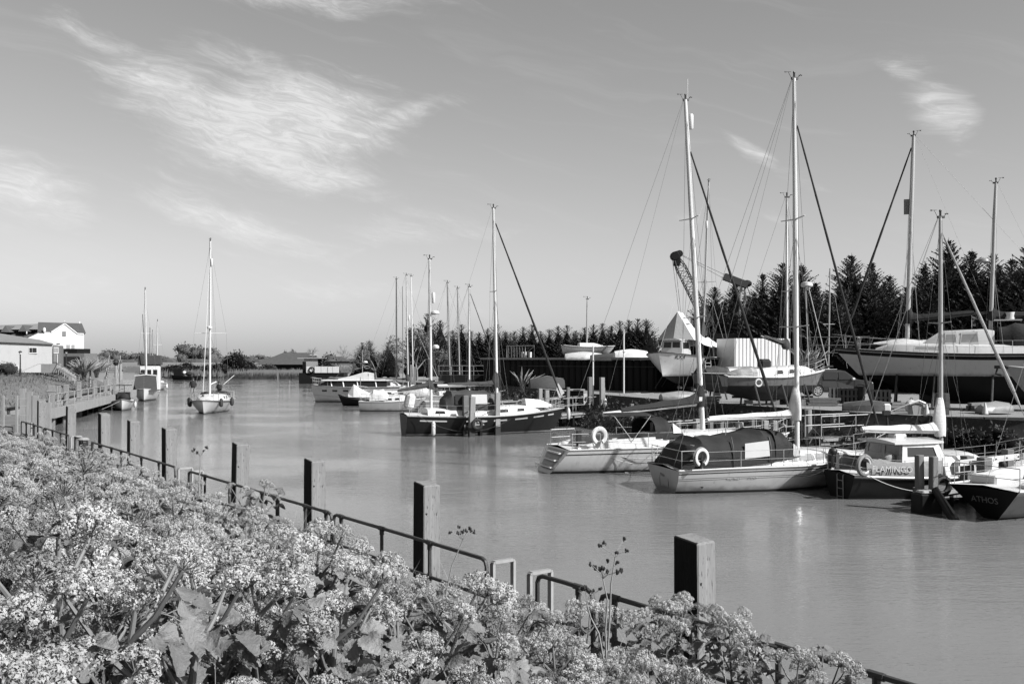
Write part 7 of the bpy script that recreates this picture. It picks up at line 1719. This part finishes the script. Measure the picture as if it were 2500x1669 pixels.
def aim(p, d, roll=0.0, s=1.0):
    q = Vector(d).to_track_quat('Z', 'Y'); return Matrix.Translation(p) @ q.to_matrix().to_4x4() @ Matrix.Rotation(roll, 4, 'Z') @ Matrix.Scale(s, 4)
def skeleton(seed, H):
    """stem tubes, umbel frames and leaf frames of one plant"""
    r = random.Random(seed); stems = MB(); ums = []; lvs = []
    lean = Vector((r.uniform(-.25, .25), r.uniform(-.25, .25), 0)); p0 = Vector((0, 0, -.1)); nodes = [.40, .60, .78]
    path = [p0]+[Vector((lean.x*q*q*H+r.uniform(-.012, .012), lean.y*q*q*H+r.uniform(-.012, .012), H*q)) for q in (.2, .40, .60, .78, 1.0)]
    stems.tube(path, [.015, .0145, .013, .011, .0085, .006], 7)
    ums.append((path[-1], (lean*.6+Vector((0, 0, 1))).normalized(), r.uniform(1.0, 1.3)))
    for ni, q in enumerate(nodes):
        b = path[2+ni]; a0 = r.uniform(0, 6.28)
        for k in range(2 if ni else 1):
            a = a0+k*3.0+r.uniform(-.5, .5); L = H*(1.02-q)*r.uniform(.55, 1.05)+.06
            o = Vector((math.cos(a), math.sin(a), 0)); e = b+o*L*.60+Vector((0, 0, L*.80)); mid = b+o*L*.34+Vector((0, 0, L*.36))
            stems.tube([b, mid, e], [.0085, .007, .0048], 5)
            if r.random() < .85: ums.append((e, (o*.6+Vector((0, 0, 1))).normalized(), r.uniform(.75, 1.2)))
            else: lvs.append((e, (o+Vector((0, 0, .5))), 1.0, 0))
            if r.random() < .25:
                e2 = mid+Vector((math.cos(a+1.4), math.sin(a+1.4), 0))*L*.34+Vector((0, 0, L*.40)); stems.tube([mid, e2], [.005, .0035], 4); ums.append((e2, (o*.5+Vector((0, 0, 1))).normalized(), r.uniform(.55, .9)))
            o2 = Vector((math.cos(a+.6), math.sin(a+.6), r.uniform(-.2, .4)))
            lvs.append((b+o2*.09+Vector((0, 0, .02)), o2, r.uniform(.95, 1.4), 0)); lvs.append((mid+o*.05, (o+Vector((r.uniform(-.5, .5), r.uniform(-.5, .5), r.uniform(-.2, .5)))), r.uniform(.8, 1.3), 0))
            if r.random() < .6: lvs.append((e-Vector((0, 0, .05)), (o+Vector((r.uniform(-.9, .9), r.uniform(-.9, .9), r.uniform(-.2, .3)))), r.uniform(.5, .85), 0))
    for k in range(5):
        a = r.uniform(0, 6.28); o = Vector((math.cos(a), math.sin(a), r.uniform(.1, .7))); c = path[1]+o*r.uniform(.14, .32)
        stems.tube([path[1]-Vector((0, 0, .05)), c], [.007, .004], 4); lvs.append((c, o, r.uniform(.8, 1.2), 1))
    def lm(p, d, s, roll):
        y = Vector(d).normalized(); x = y.cross(Vector((0, 0, 1)))
        if x.length < .05: x = Vector((1, 0, 0))
        x.normalize(); z = x.cross(y); Mx = Matrix(((x.x, y.x, z.x, p.x), (x.y, y.y, z.y, p.y), (x.z, y.z, z.z, p.z), (0, 0, 0, 1))); return Mx @ Matrix.Rotation(roll, 4, 'Y') @ Matrix.Scale(s, 4)
    U = [(aim(p, d, r.uniform(0, 6), s), r.randrange(6)) for p, d, s in ums]
    Lv = [(lm(p, d, s, r.uniform(-.5, .5)), r.randrange(6), kind) for p, d, s, kind in lvs]
    return stems, U, Lv
SK = [skeleton(500+i, r.uniform(.92, 1.08)) for i in range(9)]
STEM = [s_[0].mesh('stem', MATS['stem_alex']) for s_ in SK]
def height_f(s, p):
    f = .78 if s < 16 else max(.42, .78-(s-16)/50)
    if s < 1.5: f *= .90
    if 3.6 < p: f *= 1-.30*min(1, (p-3.6)/1.6)
    if p > 4.2: f *= .80 if s > 4.5 else .98
    if p > 5.5: f *= .72 if s > 4.5 else .92
    if 1.0 < s < 6 and p < 2.6: f *= 1.08
    if p < 1.6: f *= .98
    return f
def in_view(q, zt, mar=.14):
    if q.y < .9: return False
    u = (q.x/q.y*F+1250)/2500; v = (HY-(zt-CZ)/q.y*F)/1669
    return -mar < u < 1+mar and v < 1.35
spots = []
s0 = -3.0
while s0 < 43:
    p = .15
    dist0 = max(1.0, s0)
    step = .40 if s0 < 9 else (.42 if s0 < 18 else .5)
    while p < 6.15:
        s_, pp = s0+r.uniform(-.2, .2), p+r.uniform(-.18, .18); q = Q(s_, pp, bank_z(pp, s_)); f = height_f(s_, pp)*r.uniform(.72, 1.16)
        top_ = q+Vector((0, 0, f)); d = (top_-Vector((0, 0, CZ))).length
        if d > 1.35 and in_view(q, top_.z) and not (q.y < 1.6 and q.z+f > 3.35): spots.append((d, q, f, r.uniform(0, 6.28)))
        p += step
    s0 += step
spots.sort(key=lambda a: a[0])
NEAR = 120
for i, (d, q, f, a) in enumerate(spots[:NEAR]):
    k = r.randrange(len(SK)); t = thing('alexanders_plant', 'pale flowering alexanders plant crowded on the near bank', 'plant', q, a, 'alexanders on the near bank')
    t.scale = (f, f, f); put(STEM[k], 'stem', t)
    for M, j in SK[k][1]: put(UMB[j], 'flower_head', t, M)
    for M, j, kind in SK[k][2]: put((BIG[j % 3] if kind else LEF[j]), 'leaf', t, M)
# the rest of the bank, too many to count
pc = bpy.data.collections.new('alexanders_sources')
for k, (st, U, Lv) in enumerate(SK[:6]):
    rr = random.Random(900+k); m = MB(); m.cur = 0; o = len(m.v); m.v.extend(st.v); 
    for f_ in st.f: m.f.append(tuple(o+i for i in f_)); m.mi.append(0)
    for M, j in U: umbel(m, M, rr, rr.uniform(1.0, 1.3), 14, 28, 1.3)
    for M, j, kind in Lv: leaf3(m, M, .135 if kind else .088, rr)
    ob = bpy.data.objects.new('alexanders_source', m.mesh('alexanders_source', AM)); pc.objects.link(ob)
low = bpy.data.collections.new('undergrowth_sources')
for k in range(4):
    rr = random.Random(950+k); m = MB()
    for i in range(9):
        a = rr.uniform(0, 6.28); o = Vector((math.cos(a), math.sin(a), rr.uniform(.3, 1.2))).normalized(); c = o*rr.uniform(.1, .42); c.z += .02
        m.mat(0); m.tube([(0, 0, -.05), c*.5+Vector((0, 0, .06)), c], .003, 4, cap=False); x = o.cross(Vector((0, 0, 1))).normalized(); z = x.cross(o)
        leaf3(m, Matrix(((x.x, o.x, z.x, c.x), (x.y, o.y, z.y, c.y), (x.z, o.z, z.z, c.z), (0, 0, 0, 1))) @ Matrix.Rotation(rr.uniform(-.5, .5), 4, 'Y'), rr.uniform(.09, .15), rr)
    ob = bpy.data.objects.new('undergrowth_source', m.mesh('undergrowth_source', AM)); low.objects.link(ob)
def scatter(name, label, cat, pts, coll, seed):
    me = bpy.data.meshes.new(name); me.from_pydata([p for p, s_, a in pts], [], [])
    at = me.attributes.new('size', 'FLOAT', 'POINT'); at.data.foreach_set('value', [s_ for p, s_, a in pts])
    ar = me.attributes.new('turn', 'FLOAT', 'POINT'); ar.data.foreach_set('value', [a for p, s_, a in pts])
    o = bpy.data.objects.new(name, me); COL.objects.link(o); tag(o, label, cat, kind='stuff')
    ng = bpy.data.node_groups.new(name, 'GeometryNodeTree'); ng.interface.new_socket('Geometry', in_out='INPUT', socket_type='NodeSocketGeometry'); ng.interface.new_socket('Geometry', in_out='OUTPUT', socket_type='NodeSocketGeometry')
    N = ng.nodes; gi, go = N.new('NodeGroupInput'), N.new('NodeGroupOutput'); ci = N.new('GeometryNodeCollectionInfo'); ci.inputs[0].default_value = coll; ci.inputs['Separate Children'].default_value = True; ci.inputs['Reset Children'].default_value = True
    ip = N.new('GeometryNodeInstanceOnPoints'); ip.inputs['Pick Instance'].default_value = True
    ns_ = N.new('GeometryNodeInputNamedAttribute'); ns_.data_type = 'FLOAT'; ns_.inputs[0].default_value = 'size'; nt_ = N.new('GeometryNodeInputNamedAttribute'); nt_.data_type = 'FLOAT'; nt_.inputs[0].default_value = 'turn'
    cx = N.new('ShaderNodeCombineXYZ'); lk = ng.links.new
    lk(gi.outputs[0], ip.inputs['Points']); lk(ci.outputs[0], ip.inputs['Instance']); lk(nt_.outputs[0], cx.inputs[2]); lk(cx.outputs[0], ip.inputs['Rotation']); lk(ns_.outputs[0], ip.inputs['Scale'])
    rv = N.new('FunctionNodeRandomValue'); rv.data_type = 'INT'; rv.inputs['Max'].default_value = 20; rv.inputs['Seed'].default_value = seed
    lk(rv.outputs[2], ip.inputs['Instance Index']); lk(ip.outputs[0], go.inputs[0])
    md = o.modifiers.new('scatter', 'NODES'); md.node_group = ng; return o
scatter('flowering_bank', 'mass of pale flowering alexanders covering the bank down to the railing', 'plants', [(q, f, a) for d, q, f, a in spots[NEAR:]], pc, 3)
lp = []
for i in range(2600):
    s_ = -3+44*r.random()**1.7; p = r.uniform(.1, 6.1); q = Q(s_, p, bank_z(p, s_))
    if in_view(q, q.z+.3) and q.y > 1.2: lp.append((q, r.uniform(.8, 1.6), r.uniform(0, 6.28)))
scatter('undergrowth', 'low leaves under the flowering plants of the near bank', 'undergrowth', lp, low, 5)
# dry grass blades among the stems
m = MB()
for i in range(1500):
    s_ = -2+22*r.random()**1.5; p = r.uniform(.3, 6.2); q = Q(s_, p, bank_z(p, s_)); h_ = r.uniform(.35, 1.05); l = Vector((r.uniform(-.4, .4), r.uniform(-.4, .4), 0))*h_
    if not in_view(q, q.z+.5) or q.y < 1.6: continue
    w_ = Vector((.0035, .001, 0)); c = q+l*.35+Vector((0, 0, h_*.6)); e = q+l+Vector((0, 0, h_)); m.add([q-w_, q+w_, c+w_*.7, c-w_*.7, e], [(0, 1, 2, 3), (3, 2, 4)])
tag(m.build('dry_grass', MATS['dry_stem']), 'dry pale grass blades among the flowering plants', 'grass', kind='stuff')
# dead stalks standing above the flowers
def dead_stalk(label, px0, py0, px1, py1, Y0, Y1, seed, heads):
    r = random.Random(seed); a, b = P(px0, py0, Y0), P(px1, py1, Y1); t = thing('dead_umbel_stalk', label, 'dead stalk', a); e = b-a; md_ = e*.5+Vector((r.uniform(-.02, .02), 0, r.uniform(-.02, .02)))
    MB().tube([e*-.5+Vector((0, 0, -.1)), Vector((0, 0, 0)), md_, e], [.006, .0055, .0045, .0035], 6).build('stem', MATS['dry_stem'], t)
    for k in range(heads):
        an = k*2.4+r.uniform(-.3, .3); d = Vector((math.cos(an)*.7, math.sin(an)*.7, r.uniform(.3, 1.0))).normalized(); c = e+d*r.uniform(.07, .12)
        MB().tube([e, e+d*.03+Vector((0, 0, .01)), c], .0016, 4).build('ray', MATS['dry_stem'], t)
        m = MB()
        for j in range(5): m.sphere(c+rdir(r)*.009, .0065, (1, 1, 1.3), 5, 4)
        m.build('seed_head', MATS['seed_dark'], t)
dead_stalk('dead stalk with dark seed heads against the water left of the chain gate', 1088, 1450, 1130, 1318, 6.6, 6.6, 1, 9)
dead_stalk('branching dead stalk with dark seed heads right of the chain gate', 1478, 1535, 1472, 1412, 5.4, 5.4, 2, 11)
dead_stalk('thin dead stalk leaning beside the branching one', 1462, 1545, 1432, 1470, 5.3, 5.3, 3, 4)
dead_stalk('dead curved stalk reaching beyond the branching one', 1490, 1480, 1502, 1360, 5.5, 5.5, 4, 5)
dead_stalk('pale dead stalk by the far mooring posts', 487, 1160, 489, 1115, 9.0, 9.0, 5, 6)
# big leafy plants close to the camera at the lower left
m = MB(); r2 = random.Random(61); HUGE = []
for i in range(4): m = MB(); leaf3(m, Matrix.Identity(4), r2.uniform(.075, .10), r2); HUGE.append(m.mesh('leaf', AM, True))
def big_plant(label, px, py, Y, H, seed):
    """thick-stemmed plant: base below the picture, crown at the given image point"""
    r = random.Random(seed); topw = P(px, py, Y); q = topw-Vector((0, 0, H)); t = thing('alexanders_plant', label, 'plant', q, r.uniform(0, 6), 'alexanders on the near bank')
    st = MB(); path = [Vector((r.uniform(-.02, .02), r.uniform(-.02, .02), H*k)) for k in (-.3, .0, .3, .55, .8, 1.0)]; st.tube(path, [.016, .015, .014, .012, .009, .007], 8); ends = [path[-1]]; lv = []
    for k in (2, 3, 4):
        for j in range(2):
            a = r.uniform(0, 6.28); o = Vector((math.cos(a), math.sin(a), 0)); L = r.uniform(.2, .36); e = path[k]+o*L*.62+Vector((0, 0, L*.75)); st.tube([path[k], path[k]+o*L*.3+Vector((0, 0, L*.28)), e], [.010, .008, .0055], 6); ends.append(e)
            for n_ in range(2): d = (o+rdir(r)*.8); d.z = r.uniform(-.5, .3); lv.append((path[k].lerp(e, r.uniform(.1, .5))+d*.08, d))
    st.build('stem', MATS['stem_alex'], t, True)
    for e in ends: put(UMB[r.randrange(6)], 'flower_head', t, aim(e, Vector((r.uniform(-.3, .3), r.uniform(-.3, .3), 1)), r.uniform(0, 6), r.uniform(.9, 1.25)))
    for p, d in lv:
        y = d.normalized(); x = y.cross(Vector((0, 0, 1))).normalized(); z = x.cross(y)
        put(HUGE[r.randrange(4)], 'leaf', t, Matrix(((x.x, y.x, z.x, p.x), (x.y, y.y, z.y, p.y), (x.z, y.z, z.z, p.z), (0, 0, 0, 1))) @ Matrix.Rotation(r.uniform(-.9, .9), 4, 'Y') @ Matrix.Scale(r.uniform(.6, 1.15), 4))
for i, a in enumerate([(235, 1270, 3.2, .70), (80, 1420, 2.8, .55), (470, 1400, 3.3, .6), (330, 1480, 2.9, .5), (620, 1430, 3.8, .6), (820, 1500, 3.9, .55), (150, 1310, 3.7, .65)]):
    big_plant(['tall thick-stemmed alexanders plant with large leaves near the left edge', 'thick-stemmed alexanders plant in the bottom left corner', 'thick-stemmed alexanders plant left of the bottom centre', 'low alexanders plant with very large leaves at the bottom left', 'alexanders plant with branching thick stems below the third mooring post', 'alexanders plant with thick stems at the bottom below the split post', 'thick-stemmed alexanders plant just behind the tall one near the left edge'][i], *a, 70+i)
# tall alexanders right at the railing end, clear of the mass
for i, (px, py, Y, sz, lab) in enumerate([(1655, 1480, 6.6, .55, 'alexanders plant with its round head against the nearest mooring post'), (1730, 1500, 6.6, .5, 'alexanders plant leaning right of the nearest mooring post'), (2010, 1625, 5.6, .6, 'rightmost alexanders plant over the long railing'), (640, 1180, 9.2, .75, 'alexanders plant standing tall beside the third mooring post railing'), (1560, 1500, 6.0, .62, 'alexanders plant below the short railing bend, left of the nearest post'), (1620, 1535, 5.8, .6, 'alexanders plant crowding the long railing left of the nearest post'), (1790, 1560, 5.7, .62, 'alexanders plant crowding the long railing right of the nearest post'), (1860, 1592, 5.5, .6, 'alexanders plant half over the long railing near the bottom edge'), (1930, 1640, 5.3, .6, 'low alexanders plant at the bottom edge under the long railing'), (1420, 1500, 6.0, .6, 'alexanders plant in front of the short railing by the dead stalks'), (1300, 1490, 6.2, .6, 'alexanders plant in front of the right ladder hoop')]):
    c = P(px, py, Y); k = (i*2+1) % 9; t = thing('alexanders_plant', lab, 'plant', c-Vector((0, 0, sz*.95)), i*1.3, 'alexanders on the near bank'); t.scale = (sz,)*3; put(STEM[k], 'stem', t)
    for M, j in SK[k][1]: put(UMB[j], 'flower_head', t, M @ Matrix.Scale(1.0/sz*.8, 4))
    for M, j, kind in SK[k][2]: put((BIG[j % 3] if kind else LEF[j]), 'leaf', t, M @ Matrix.Scale(1.0/sz*.7, 4))
